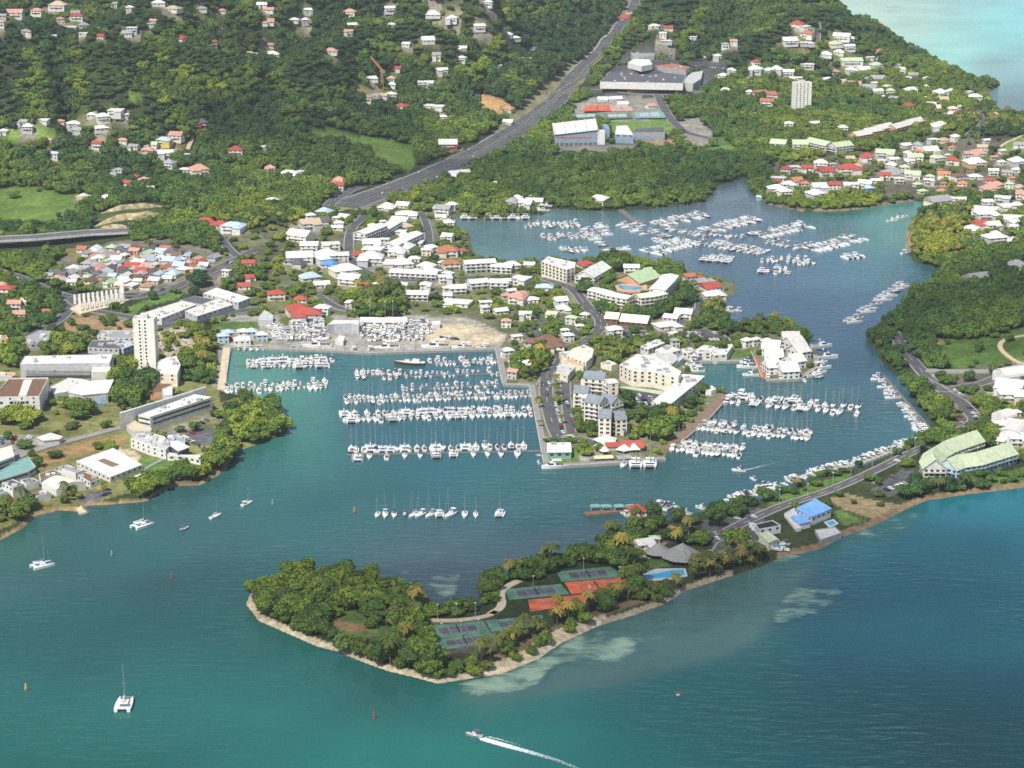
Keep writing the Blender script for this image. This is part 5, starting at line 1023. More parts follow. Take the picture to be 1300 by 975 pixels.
chain("hotel_hall", "hotel", "hotel hall with broad bright green roof", Z8((760, 325), (930, 290)), 26, 5, 'green', 'peach', "above the swimming pool", rise=.22, over=1.4)
bldg("shop_row", "shops", "shop row with cream hipped roofs and dark arcade", Z8((572, 620), (580, 592), (690, 598), (700, 635), (690, 645)), 5.5, 'cream', 'brown', "left", slab=.7, floors=1, edges=[0, 4], bays=4, ww=2.6) if False else None
chain("shop_row", "shops", "short shop row with cream roof over dark arcade", Z8((585, 640), (690, 648)), 13, 5, 'cream', 'brown', "above the car park", floors=1)
chain("shop_row", "shops", "long shop row with cream roof and brown terrace", Z8((715, 660), (935, 680)), 15, 5, 'cream', 'brown', "above the car park", floors=1)
# marina centre
bldg("marina_mall", "marina building", "long cream four storey building with balconied front", Z2((55, 425), (225, 320), (420, 345), (690, 500), (660, 560), (540, 540), (400, 500), (180, 490)), 12.5, 'white', 'cream', "at the heart of the marina", floors=3, bays=5, ww=1.9, wh=1.6, clutter=16)
bldg("marina_mall", "marina building", "white stepped roof sweeping to the quay", Z2((395, 800), (640, 600), (700, 525), (935, 545), (840, 630), (760, 690), (590, 830), (450, 840)), 7, 'white', 'white', "right of the long cream building", floors=2, bays=6, ww=2.6, clutter=8, par=.3)
bldg("covered_walk", "canopy", "long pale green canopy", Z2((60, 670), (130, 660), (500, 710), (470, 738)), 3.4, 'ltgreen', 'dkgrey', "in front of the long cream building", slab=.6)
for p, h, rf, lk in ((((270, 240), (400, 180), (430, 165), (520, 205), (350, 270)), 6, 'white', "white twin roofed shop hall"), (((420, 275), (540, 225), (690, 275), (600, 300), (480, 300)), 6.5, 'white', "white zigzag roofed shop hall"), (((330, 330), (520, 285), (640, 330), (650, 380), (560, 450), (440, 390)), 6, 'pale', "white cluttered plant roof"),
   (((690, 265), (800, 255), (830, 285), (760, 310), (700, 300)), 5.5, 'offwhite', "cream roofed cafe"), (((830, 280), (920, 225), (1040, 245), (1000, 300), (850, 310)), 6, 'white', "white roofed quayside arcade"), (((1000, 300), (1040, 260), (1160, 270), (1200, 212), (1220, 235), (1160, 320), (1020, 330)), 5.5, 'white', "white swept arcade roof at the basin corner"), (((760, 320), (850, 300), (1010, 320), (1000, 335), (780, 335)), 4, 'offwhite', "low white arcade above the basin quay"), (((590, 400), (690, 330), (720, 350), (640, 420)), 4, 'ltblue', "pale blue awning row beside the basin")):
    bldg("shop_hall", "shops", lk, Z2(*p), h, rf, 'offwhite', "in the marina centre", floors=1, bays=5, ww=2.4, clutter=6 if h > 5 else 0, par=.2)
bldg("kiosk", "kiosk", "small white quay kiosk with arched front", Z2((940, 690), (1000, 640), (1050, 680), (1000, 700)), 4, 'white', 'white', "at the head of the wooden promenade")
for p, h, rf, lk in ((((235, 330), (300, 260), (420, 225), (520, 270), (500, 350), (440, 405)), 7, 'cream', "big sand coloured flat roofed mall"), (((180, 380), (240, 335), (450, 400), (410, 450), (330, 430)), 5, 'peach', "orange brown trimmed mall terrace"), (((130, 500), (160, 425), (330, 450), (250, 545)), 6, 'pale', "pale pink roofed shop block"), (((160, 300), (300, 285), (240, 350), (190, 345)), 5, 'offwhite', "cream roofed side hall"), (((590, 410), (680, 385), (760, 420), (700, 440)), 4.5, 'offwhite', "small white roofed pavilion"), (((385, 580), (480, 510), (600, 490), (640, 560), (500, 600)), 5, 'slate', "low building with dark green sloped roof")):
    bldg("shop_block", "shops", lk, Z1(*p), h, rf, 'cream', "beside the marina avenue", floors=1 if h > 5 else 0, bays=5, clutter=3, par=.3)
# stepped cream apartments with slate roofs
for i, (a, b_, wd, fl) in enumerate((((430, 640), (640, 660), 12, 4), ((640, 700), (740, 690), 12, 4), ((320, 790), (470, 800), 11, 4), ((420, 850), (540, 870), 10, 4), ((460, 930), (620, 960), 12, 5), ((620, 880), (760, 920), 12, 4))):
    pts = Z1((a[0], a[1] + 60), (b_[0], b_[1] + 60)); chain("apartment_block", "apartment block", f"{'pale' if i in (1, 3) else 'slate'} roofed cream apartment block", pts, wd, fl * 2.9, 'offwhite' if i in (1, 3) else 'slate', 'cream', "behind the marina avenue", floors=fl, bays=4, ww=1.8, rise=.1 if i in (1, 3) else .35, over=.3)
for a, b_, wd, fl in (((575, 585), (700, 590), 13, 5), ((715, 570), (830, 560), 12, 4)):
    chain("apartment_block", "apartment block", "cream tall apartment block with slate mansard roof", Z3((a[0], a[1]), (b_[0], b_[1])), wd, fl * 2.9, 'slate', 'cream', "nearest the harbour front", floors=fl, bays=4, ww=2.2, rise=.35, over=.3)
bldg("glass_lean_to", "annex", "small teal glass roofed annex", Z3((800, 520), (850, 470), (895, 490), (830, 550)), 4, 'teal', 'pale', "right of the tall cream apartments")
r = bldg("boat_shop", "shop", "white flat roofed boat shop with teal front", Z3((40, 675), (275, 672), (285, 765), (45, 770)), 4.5, 'white', 'teal', "at the corner of the harbour front", slab=.7, floors=1, bays=4, ww=2.4, clutter=2)
chain("harbour_bar", "bar", "harbour bar with bright red roof", Z3((790, 735), (1020, 735)), 10, 3.4, 'red', 'dkgrey', "on the harbour front", floors=1, rise=.3, over=1)
chain("harbour_bar", "bar", "small bar with red awning roof", Z3((640, 730), (760, 725)), 8, 3, 'red', 'pale', "on the harbour front", rise=.2)
for x, y, rr, lk in ((640, 665, 9, "large cream peaked tent roof"), (620, 720, 7, "white stretched tent roof"), (830, 760, 6, "long white sun sail"), (930, 750, 6, "white sun sail"), (630, 775, 4, "small white parasol tent")):
    tent(*Z3((x, y))[0], rr, 5.5, lk, "beside the harbour bar", 5, 'white')
chain("ticket_shelter", "shelter", "long yellow roofed shelter", Z3((530, 848), (705, 846)), 5, 2.6, 'lemon', 'dkgrey', "on the harbour quay", rise=.12)
chain("grey_pergola", "pergola", "grey slatted pergola", Z3((760, 850), (890, 845)), 7, 2.6, 'grey', 'dkgrey', "left of the two docked catamarans", rise=.08)
# islet houses
for i, (pts, wd, lk) in enumerate((([(400, 450), (570, 460)], 17, "white hipped house"), ([(410, 540), (590, 540)], 15, "white long roofed house"), ([(410, 650), (540, 640)], 17, "white house with glazed front"), ([(560, 690), (730, 680)], 18, "white house nearest the basin"), ([(650, 600), (780, 580)], 15, "white mid house"), ([(700, 500), (830, 480)], 15, "white house facing the channel"), ([(640, 420), (780, 400)], 15, "white house"), ([(590, 350), (760, 350)], 13, "white twin gabled house"))):
    chain("marina_house", "marina house", lk, Z4(*[(x, y + 20) for x, y in pts]), wd, 6, 'offwhite', 'white', "on the round islet", floors=2, bays=4, rise=.3)
for x, y in Z4((225, 370), (315, 360), (430, 375), (640, 300), (715, 300)): house(x, y - 4, 11, 'w', "at the neck of the islet", tall=2, wallc='white', kind='hip', rot=.6, cat='marina house', name='marina_house')
# green roofed hotel, L shaped
chain("green_hotel", "hotel", "long hotel wing with pale green roof", ZH((895, 455), (760, 500), (640, 545), (560, 592), (532, 650), (560, 705)), 15, 7.6, 'ltgreen', 'offwhite', "facing the isthmus road", floors=2, rise=.4, bays=3.5, bal=True)
chain("green_hotel", "hotel", "seaward hotel wing with pale green roof", ZH((660, 695), (745, 662), (885, 642), (1005, 605), (1165, 556)), 15, 7.4, 'ltgreen', 'ltblue', "above the rocky shore", floors=2, rise=.4, bays=3.5, bal=True)  # pale blue wall colour stands in for shade on this front
def barrel(pts, wd, h, look, where):
    G = [ground(*p) for p in pts]; c = (G[0] + G[1]) / 2; d = G[1] - G[0]; L_ = d.length; r = thing("villa", (c.x, c.y, c.z), math.atan2(d.y, d.x), "villa", look, where); FOOT.append([g.xy + Vector((a, b_)) for g, a, b_ in ((G[0], -3, -wd / 2), (G[1], 3, -wd / 2), (G[1], 3, wd / 2), (G[0], -3, wd / 2))])
    mb = MB(); mb.box(-L_ / 2, L_ / 2, -wd / 2, wd / 2, -2, h)
    n = 8; V = []
    for x in (-L_ / 2, L_ / 2): V += [(x, wd / 2 * math.cos(math.pi * k / n), h + wd * .32 * math.sin(math.pi * k / n)) for k in range(n + 1)]
    mb.add(V, [tuple(range(n + 1)), tuple(range(2 * n + 1, n, -1))]); mb.build("wall", C('white'), r); mb = MB(); V = [(x * 1.03, y * 1.04, z + .12) for x, y, z in V]; mb.add(V, [(k, k + 1, n + 2 + k, n + 1 + k) for k in range(n)]); mb.build("roof", C('offwhite'), r)
    for j in range(3): obj("window", winmesh(), r, (-L_ / 2 + L_ * (j + .5) / 3, -wd / 2 - .03, h * .5), 0, (2, 1, 1.8))
barrel(ZH((1180, 420), (1240, 340)), 15, 6, "white villa with barrel vaulted roof", "behind the green roofed hotel")
barrel(ZH((1085, 250), (1180, 225)), 13, 5, "white villa with low vaulted roof", "above the hotel car park")
barrel(T('H', (1160, 960), (1290, 935)), 16, 5, "long white villa with grey barrel roof", "at the edge of the dirt yard")
# isthmus restaurant with blue roofs and pools
bldg("restaurant", "restaurant", "white restaurant with broad blue hipped roof", T('L', (160, 648), (255, 602), (332, 648), (235, 690)), 5.5, 'skyblue', 'white', "on the isthmus shore", slab=.6, floors=1)
bldg("restaurant_wing", "restaurant", "lower blue roofed terrace wing", T('L', (135, 690), (185, 672), (230, 712), (175, 725)), 3.6, 'skyblue', 'white', "in front of the blue roofed restaurant", slab=.5)
bldg("terrace", "terrace", "white sun terrace with parapet", T('L', (100, 670), (150, 640), (185, 740), (160, 745)), 2.2, 'pale', 'white', "left of the blue roofed restaurant")
bldg("terrace", "terrace", "grey seaside terrace on rocks", T('L', (250, 750), (350, 735), (385, 765), (280, 800)), 2.4, 'pale', 'grey', "beside the small pool")
bldg("boat_shed", "shed", "white walled shed with nearly black roof", R(820, 600, 6.97, [(965, 455), (1120, 420), (1195, 465), (1000, 500)]), 5, 'black', 'white', "in the isthmus boatyard", floors=1)
bldg("boat_shed", "shed", "cream shed with pale green roof", R(820, 600, 6.97, [(1000, 545), (1080, 525), (1165, 590), (1085, 625)]), 5, 'ltgreen', 'cream', "in the isthmus boatyard", slab=.4)
# thatched club pavilions
def pav(px, py, rx, ry, h, look):
    p = ground(px, py); r = thing("thatched_pavilion", p, -.2, "pavilion", look, "beside the club pool"); mb = MB(); n = 10; V = [(0, 0, h)] + [(rx * math.cos(6.283 * i / n), ry * math.sin(6.283 * i / n), 2.6) for i in range(n)]; FOOT.append([p.xy + Vector((v[0], v[1])) for v in V[1:]])
    mb.add(V, [(0, 1 + i, 1 + (i + 1) % n) for i in range(n)]); mb.build("roof", C('thatch', var=.3, sc=1.2), r)
    for i in range(0, n, 2): m2 = MB(); m2.tube((V[i + 1][0] * .85, V[i + 1][1] * .85, -1), (V[i + 1][0] * .85, V[i + 1][1] * .85, 3.4), .18); m2.build("post", C('wood'), r)
pav(*R(820, 600, 6.97, [(110, 735)])[0], 9, 8, 8, "left grey thatched pavilion with pointed roof")
pav(*R(820, 600, 6.97, [(320, 770)])[0], 13, 12, 10.5, "largest grey thatched pavilion with pointed roof")
pav(*R(820, 600, 6.97, [(565, 775)])[0], 9, 7, 7, "right grey thatched pavilion with pointed roof")
# boatyard and west basin buildings
ZB = lambda *p: R(280, 380, 7.222, p)
bldg("boat_hall", "hall", "white boat hall with wide open front", ZB((980, 235), (1030, 190), (1265, 190), (1270, 235), (1200, 220), (1040, 225)), 8, 'white', 'silver', "in the boatyard", par=.1)
bldg("travel_hoist_shed", "shed", "white arched shed with two open bays", ZB((1050, 370), (1080, 330), (1140, 340), (1125, 385)), 4, 'white', 'offwhite', "at the boatyard slip")
ZY = lambda *p: R(430, 380, 7.222, p)
chain("boatyard_row", "workshops", "long low white workshop row", ZY((210, 235), (420, 240), (620, 235)), 9, 4.2, 'white', 'peach', "behind the boatyard", floors=1, bays=6)
bldg("yard_office", "office", "small white office at the end of the boatyard", ZY((850, 200), (930, 195), (930, 225), (860, 235)), 4, 'white', 'white', "")
for x, y, rf, wl, lk in ((25, 330, 'ltblue', 'ltblue', "pale blue cottage"), (70, 300, 'salmon', 'salmon', "pink cottage with grey peaked roof"), (210, 290, 'yellow', 'cream', "yellow peaked cottage"), (285, 290, 'ltblue', 'ltblue', "small pale blue peaked cottage"), (380, 320, 'cream', 'ltblue', "wide pale blue cottage with cream roof")):
    a, b_ = ZB((x, y))[0]; h_ = house(a, b_, 13, 'f' if rf in ('cream', 'yellow') else 'c', "on the northwest quay", tall=2, wallc=wl, kind='hip', rot=.2, cat='cottage', name='cottage')
bldg("quay_office", "office", "white harbour office with arched roof", ZB((115, 345), (150, 335), (270, 335), (275, 375), (120, 380)), 5, 'white', 'offwhite', "on the northwest quay", floors=1)
bldg("concrete_ramp", "ramp", "pale concrete hall with pitched roof", ZB((340, 160), (400, 95), (480, 140), (480, 190), (345, 190)), 5, 'pale', 'pale', "above the northwest quay")
# construction crane
def crane():
    p = ground(*T('B', (645, 445))[0]); r = thing("tower_crane", p, rad(118), "crane", "orange tower crane with raised lattice jib", "at the hillside building site"); m = C('orange'); mb = MB()
    for a, b_ in ((-1, -1), (1, -1), (1, 1), (-1, 1)): mb.tube((a, b_, -3), (a, b_, 26), .3)
    for k in range(9):
        z = k * 2.9
        for (a, b_), (c_, d_) in (((-1, -1), (1, -1)), ((1, -1), (1, 1)), ((1, 1), (-1, 1)), ((-1, 1), (-1, -1))): mb.tube((a, b_, z), (c_, d_, z + 2.9), .18, n=4)
    mb.build("mast", m, r); mb = MB()
    for o in (-.8, .8): mb.tube((0, o, 25), (34, o, 38), .28)
    mb.tube((0, 0, 27), (34, 0, 39.6), .28)
    for k in range(12): t = k / 12; mb.tube((34 * t, -.8, 25 + 13 * t), (34 * (t + .08), .8, 26 + 13 * t), .16, n=4)
    mb.build("jib", m, r); mb = MB(); mb.box(-7, 0, -1.2, 1.2, 25, 26.2); mb.build("counter_jib", m, r); mb = MB(); mb.box(-7, -4.5, -1.4, 1.4, 22.5, 25); mb.build("counterweight", C('grey'), r); mb = MB(); mb.box(.5, 2.5, -1.2, 1.2, 22.5, 24.9); mb.build("cab", C('white'), r)
crane()
# ------------------------------------------------------------------ boats: one of each kind is built, the rest are copies
def hull_mb(L_, B, fb, sheer=.35, stern=.8, bow=1.0, mi=0, md=1, x0=0.0, n=9, flare=.82):
    mb = MB(); V = []
    for k in range(n):
        t = k / (n - 1); y = -L_ / 2 + L_ * t
        if t < .35: hb = B / 2 * (stern + (1 - stern) * math.sin(t / .35 * math.pi / 2))
        else: hb = B / 2 * max(.02, (1 - ((t - .35) / .65) ** (2.1 * bow)))
        zt = fb + sheer * max(0, t - .3) ** 1.5; V += [(x0 - hb * flare, y, -.25), (x0 - hb, y, zt), (x0, y, zt + .07), (x0 + hb, y, zt), (x0 + hb * flare, y, -.25)]
    side, deck = [], []
    for k in range(n - 1):
        a, b_ = 5 * k, 5 * k + 5; side += [(a, a + 1, b_ + 1, b_), (a + 3, a + 4, b_ + 4, b_ + 3)]; deck += [(a + 1, a + 2, b_ + 2, b_ + 1), (a + 2, a + 3, b_ + 3, b_ + 2)]
    side.append((0, 4, 3, 2, 1)); mb.add(V, side, mi); o = len(mb.v) - len(V); mb.f += [tuple(i + o for i in f) for f in deck]; mb.m += [md] * len(deck); return mb
def taper(mb, x0, x1, y0, y1, z0, z1, s=.8, sy=.85, mi=0, yoff=0):
    a, b_ = (x0 + x1) / 2, (y0 + y1) / 2; V = [(x0, y0, z0), (x1, y0, z0), (x1, y1, z0), (x0, y1, z0)] + [(a + (x - a) * s, b_ + (y - b_) * sy + yoff, z1) for x, y in ((x0, y0), (x1, y0), (x1, y1), (x0, y1))]
    mb.add(V, [(4, 5, 6, 7), (0, 1, 5, 4), (1, 2, 6, 5), (2, 3, 7, 6), (3, 0, 4, 7)], mi)
hw_ = mat('gelcoat', (.80, .80, .79), .3, .05, .5, .5); navyh = mat('navy gelcoat', (.02, .035, .10), .25, .1, .5, .5); creamh = mat('cream gelcoat', (.70, .62, .48), .35, .05, .5, .5); greyh = mat('grey gelcoat', (.30, .31, .33), .35, .05, .5, .5); redh = mat('red gelcoat', (.45, .07, .05), .35, .05, .5, .5); woodh = mat('dark wood', (.10, .05, .03), .5)
deckm = mat('deck', (.72, .70, .66), .6, .08); teak = mat('teak', (.36, .25, .15), .7); alu = mat('mast metal', (.30, .30, .31), .35, .05, .5, .5)
HCOL = dict(white=hw_, navy=navyh, cream=creamh, grey=greyh, red=redh)
def sail_parts(hc, cover, bim):
    P_ = [('hull', hull_mb(12, 3.9, 1.15).mesh('hull', [HCOL[hc], deckm]))]
    mb = MB(); taper(mb, -1.15, 1.15, -1.6, 3.2, 1.2, 1.75, .75, .85); P_.append(('cabin', mb.mesh('cabin', hw_)))
    mb = MB(); mb.box(-1.1, 1.1, -5.2, -1.9, 1.24, 1.27); P_.append(('cockpit', mb.mesh('cockpit', teak if hc != 'white' or bim else C('grey'))))
    mb = MB(); mb.tube((0, 1.3, 1.3), (0, 1.3, 17), .10, .08, 5); mb.tube((0, 1.2, 2.9), (0, -3.6, 3.0), .09, .08, 5)
    for z in (7.5, 12): mb.tube((-1.0, 1.3, z), (1.0, 1.3, z), .06, n=4)
    mb.tube((0, 5.8, 1.6), (0, 1.35, 16), .05, n=4); mb.tube((0, -5.9, 1.3), (0, 1.25, 16.9), .035, n=3); P_.append(('mast', mb.mesh('mast', alu)))
    if cover: mb = MB(); mb.tube((0, 1.1, 3.15), (0, -3.5, 3.2), .30, .2, 6); P_.append(('sail_cover', mb.mesh('sail_cover', C(cover))))
    if bim: mb = MB(); mb.box(-1.35, 1.35, -5.0, -2.9, 3.25, 3.33, 0, True); taper(mb, -1.3, 1.3, -2.0, -1.0, 1.5, 2.6, .9, .5); P_.append(('bimini', mb.mesh('bimini', C(bim))))
    return P_
def cat_parts(cover, hc='white'):
    P_ = []
    for sx in (-2.75, 2.75): P_.append(('hull', hull_mb(13.2, 1.9, 1.5, .3, .85, 1.1, x0=sx).mesh('hull', [HCOL[hc], HCOL[hc]])))
    mb = MB(); mb.box(-2.4, 2.4, -5.6, 2.2, .9, 1.62, 0, True); P_.append(('bridge_deck', mb.mesh('bridge_deck', hw_)))
    mb = MB(); taper(mb, -2.5, 2.5, -2.6, 2.0, 1.62, 2.75, .82, .72, 0, -.4); P_.append(('coachroof', mb.mesh('coachroof', hw_)))
    mb = MB(); taper(mb, -2.42, 2.42, -2.2, 1.97, 1.9, 2.45, .87, .86, 0, -.15); P_.append(('window', mb.mesh('window', C('glass'))))
    mb = MB(); mb.box(-2.3, 2.3, -5.4, -2.7, 3.3, 3.4, 0, True); P_.append(('bimini', mb.mesh('bimini', C('white' if cover == 'white' else 'offwhite'))))
    mb = MB(); mb.box(-1.9, 1.9, 2.3, 5.6, 1.25, 1.3, 0, True); P_.append(('trampoline', mb.mesh('trampoline', C('dkgrey'))))
    mb = MB(); mb.tube((-2.7, 5.6, 1.6), (2.7, 5.6, 1.6), .13); mb.tube((0, 1.2, 2.6), (0, 1.2, 19), .14, .11, 5); mb.tube((0, 1.1, 3.9), (0, -4.6, 4.0), .1, n=5); mb.tube((-1.2, 1.2, 10), (1.2, 1.2, 10), .06, n=4); mb.tube((0, 5.6, 1.7), (0, 1.25, 17.5), .05, n=4); P_.append(('mast', mb.mesh('mast', alu)))
    mb = MB(); mb.tube((0, 1.0, 4.2), (0, -4.5, 4.25), .36, .26, 6); P_.append(('sail_cover', mb.mesh('sail_cover', C(cover))))
    return P_
def motor_parts(hc, top, size=1):
    L_ = 10.5 if size else 7.0; B = 3.6 if size else 2.5; f = 1.3 if size else .85
    P_ = [('hull', hull_mb(L_, B, f, .6, .92, 1.0, flare=.75).mesh('hull', [HCOL[hc], deckm]))]
    mb = MB(); mb.box(-B * .36, B * .36, -L_ * .46, -L_ * .12, f + .03, f + .10); P_.append(('cockpit', mb.mesh('cockpit', teak if size else C('grey'))))
    mb = MB(); taper(mb, -B * .34, B * .34, -L_ * .12, L_ * .22, f + .05, f + (1.5 if size else .8), .78, .62, 0, -.3); P_.append(('cabin', mb.mesh('cabin', hw_)))
    mb = MB(); taper(mb, -B * .345, B * .345, -L_ * .02, L_ * .205, f + .45, f + (1.2 if size else .66), .84, .74, 0, -.25); P_.append(('windscreen', mb.mesh('windscreen', C('glass'))))
    if top: mb = MB(); z = f + (2.3 if size else 1.9); mb.box(-B * .38, B * .38, -L_ * .36, L_ * .04, z, z + .12, 0, True); [mb.tube((a * B * .34, y, f), (a * B * .34, y, z), .05, n=4) for a in (-1, 1) for y in (-L_ * .33, 0)]; P_.append(('canopy', mb.mesh('canopy', C(top))))
    if not size: mb = MB(); mb.box(-.3, .3, -L_ / 2 - .5, -L_ / 2 + .02, .2, 1.25, 0, True); P_.append(('outboard', mb.mesh('outboard', C('dkgrey'))))
    else: mb = MB(); mb.tube((-B * .3, -L_ * .1, f + 1.5), (-B * .2, -L_ * .12, f + 2.7), .07, n=4); mb.tube((B * .3, -L_ * .1, f + 1.5), (B * .2, -L_ * .12, f + 2.7), .07, n=4); mb.box(-B * .22, B * .22, -L_ * .15, -L_ * .08, f + 2.65, f + 2.8, 0, True); P_.append(('radar_arch', mb.mesh('radar_arch', hw_)))
    return P_
SAILV = [(sail_parts(h_, c_, b_), f"{h_} sailboat{' with ' + cn + ' sail cover' if cn else ''}") for h_, c_, b_, cn in (('white', 'blue', None, 'blue'), ('white', 'white', 'white', 'white'), ('white', None, 'navy', ''), ('white', 'white', None, 'white'), ('cream', 'offwhite', None, 'cream'), ('navy', 'white', 'white', 'white'), ('white', 'navy', 'offwhite', 'navy'), ('grey', 'grey', None, 'grey'), ('white', 'offwhite', 'grey', 'cream'))]
SAILW = [4, 6, 5, 5, 2, 2, 3, 1, 4]
CATV = [(cat_parts('white'), "white catamaran with white sail cover"), (cat_parts('blue'), "white catamaran with blue sail cover"), (cat_parts('grey', 'grey'), "grey hulled catamaran")]
CATW = [6, 3, 1]
MOTV = [(motor_parts('white', 'white'), "white motor cruiser with white hardtop"), (motor_parts('white', None), "open white motor cruiser"), (motor_parts('white', 'navy'), "white motor cruiser with navy canopy"), (motor_parts('white', 'offwhite', 0), "small white motorboat with cream canopy"), (motor_parts('white', None, 0), "small open white motorboat"), (motor_parts('navy', 'white', 0), "small navy motorboat with white canopy"), (motor_parts('white', 'blue', 0), "small white motorboat with blue canopy"), (motor_parts('grey', 'dkgrey', 0), "small grey motorboat")]
MOTW = [5, 4, 2, 6, 6, 1, 1, 1]
BOATQ = []
def put_boat(*a, **k): BOATQ.append((a, k))
def make_boat(x, y, ang, kind, where, group, sc=1.0, z=0.0, var=None, look=None, heel=0):
    V_, W_ = {'s': (SAILV, SAILW), 'c': (CATV, CATW), 'm': (MOTV, MOTW), 'b': (MOTV[:3], MOTW[:3]), 'd': (MOTV[3:], MOTW[3:])}[kind]
    parts, lk = V_[var] if var is not None else rng.choices(V_, W_)[0]
    nm, cat = ('sailboat',) * 2 if kind == 's' else ('catamaran',) * 2 if kind == 'c' else ('motor_cruiser', 'motor cruiser') if parts[0][1].name in BIGH else ('motorboat',) * 2
    r = thing(nm, (x, y, z), ang, cat, look or lk, where, group); r.scale = (sc, sc, sc)
    mast = None
    for pn, me in parts:
        o = obj(pn, me, mast if pn == 'sail_cover' else r)
        if pn == 'mast': mast = o
    return r
BIGH = {v[0][0][1].name for v in MOTV[:3]}
def merge_boats(L):                    # the farthest sailboats, past three hundred of them
    mb = MB(); ms = []
    for (x, y, ang, kind, where, group, *rest), kw in L:
        sc = rest[0] if rest else 1; z = rest[1] if len(rest) > 1 else 0; M_ = Matrix.Translation((x, y, z)) @ Matrix.Rotation(ang, 4, 'Z') @ Matrix.Scale(sc, 4)
        for pn, me in rng.choices(SAILV, SAILW)[0][0]:
            o = len(mb.v); mb.v += [tuple(M_ @ v.co) for v in me.vertices]
            for m_ in me.materials:
                if m_ not in ms: ms.append(m_)
            for p in me.polygons: mb.f.append(tuple(i + o for i in p.vertices)); mb.m.append(ms.index(me.materials[p.material_index]))
    kindof(mb.build("sailboats", ms), 'stuff', "farthest small white sailboats crowded on the north bay pontoons")
def launch_boats():
    sb = sorted([q for q in BOATQ if q[0][3] == 's'], key=lambda q: -(q[0][6] if len(q[0]) > 6 else 1) / q[0][1]); far = sb[300:]; fid = {id(q) for q in far}
    for q in BOATQ:
        if id(q) not in fid: make_boat(*q[0], **q[1])
    if far: merge_boats(far)
def pontoon(a, b_, wd, look, where, fing=0, z=.55, colr='dock', nm="pontoon", cat="pontoon"):
    A, B = Vector((*[float(v) for v in at_z(*a, z)], 0)), Vector((*[float(v) for v in at_z(*b_, z)], 0)); c = (A + B) / 2; d = B - A; L_ = d.length
    r = thing(nm, (c.x, c.y, 0), math.atan2(d.y, d.x), cat, look, where); mb = MB(); mb.box(-L_ / 2, L_ / 2, -wd / 2, wd / 2, -.3, z, 0); mb.build("deck", C(colr), r)
    for k in range(int(L_ / 22)):
        x = -L_ / 2 + 11 + 22 * k; m2 = MB(); m2.tube((x, wd / 2 + .25, -1), (x, wd / 2 + .25, 2.2), .2); m2.build("pile", C('wood'), r)
    return r
def row(a, b_, near, far, mix, where, group, wd=2.2, jit=.2, skip=.06, sc=(.85, 1.1), dock=True, ang=None, colr='dock', gap=1.0, z=0.0, cov=(0, 1)):
    A, B = Vector(tuple(float(v) for v in at_z(*a))), Vector(tuple(float(v) for v in at_z(*b_))); d = B - A; L_ = d.length; d.normalize(); nrm = Vector((d.y, -d.x))
    if nrm.y > 0: nrm = -nrm                      # towards the camera
    if dock: pontoon(a, b_, wd, "grey floating dock", where, colr=colr)
    for side, n in ((1, near), (-1, far)):
        for k in range(n):
            if rng.random() < skip + .04: continue
            t = cov[0] + (cov[1] - cov[0]) * (k + .5 + rng.uniform(-jit, jit)) / n; kind = rng.choice(mix); s_ = rng.uniform(sc[0] * .88, sc[1] * 1.04); ln = {'s': 12, 'c': 13.2, 'm': 10, 'b': 10.5, 'd': 7}[kind] * s_
            u = nrm * side; u = Vector((u.x * math.cos(ang or 0) - u.y * math.sin(ang or 0), u.x * math.sin(ang or 0) + u.y * math.cos(ang or 0))) if ang else u
            p = A + d * (L_ * t) + u * (wd / 2 + gap + ln / 2); bow = u if rng.random() < .82 else -u
            put_boat(p.x, p.y, math.atan2(-bow.x, bow.y) + rng.uniform(-.05, .05), kind, f"on {'near' if side > 0 else 'far'} side of {where}", group, s_, z)
# west basin
G1 = "boats moored in the west basin"
row((297, 464), (424, 461), 17, 18, 'bbccsb', "upper west pontoon", G1, sc=(.9, 1.2), cov=(.12, 1))
row((284, 495), (416, 489), 19, 18, 'bbsdms', "lower west pontoon", G1, sc=(.8, 1.1))
row((545, 462), (630, 458), 15, 15, 'ddmbs', "first basin pontoon", G1, sc=(.8, 1.0), skip=.15)
row((450, 477), (510, 477), 7, 9, 'bbs', "second pontoon end", G1, sc=(.9, 1.1), skip=.0)
row((512, 478), (632, 474), 20, 18, 'dddm', "second pontoon", G1, sc=(.75, 1.0), skip=.35)
row((508, 494), (635, 489), 22, 20, 'ddds', "third pontoon", G1, sc=(.75, 1.0), skip=.25)
row((437, 509), (674, 501), 42, 42, 'sssdsm', "fourth pontoon", G1, sc=(.7, .9), skip=.05)
row((434, 531), (676, 523), 32, 34, 'ssssbsc', "fifth pontoon", G1, sc=(.9, 1.08), skip=.04)
row((440, 577), (690, 572), 11, 27, 'sssscs', "long front pontoon", G1, sc=(.95, 1.12), skip=.04, wd=3.0, cov=(0, .92))
def boat_px(px, py, kind, look, where, ang, sc=1.0, var=None, group=None):
    x, y = at_z(px, py); return put_boat(float(x), float(y), ang, kind, where, group, sc, 0, var, look)
PI = math.pi
for i, (px, k, sc, v, lk) in enumerate(((479, 's', .85, 0, None), (489, 's', .95, 6, None), (500.5, 's', .9, 2, None), (514, 'd', 1.0, 4, None), (525, 's', 1.0, 3, None), (533, 's', 1.0, 1, None), (546, 's', 1.0, 8, None), (558, 'c', .8, 0, None), (571, 's', 1.15, 1, None), (590, 's', 1.0, 0, None), (604, 's', .8, 3, None), (634.5, 'c', .85, 0, None))):
    boat_px(px, 655 if i != 3 else 654, k, lk, "in the moored line off the island", PI + (.5 if 3 < i < 9 and k == 's' else rng.uniform(-.15, .15)) * (-1 if i > 3 else 1), sc, v, "boats in the moored line")
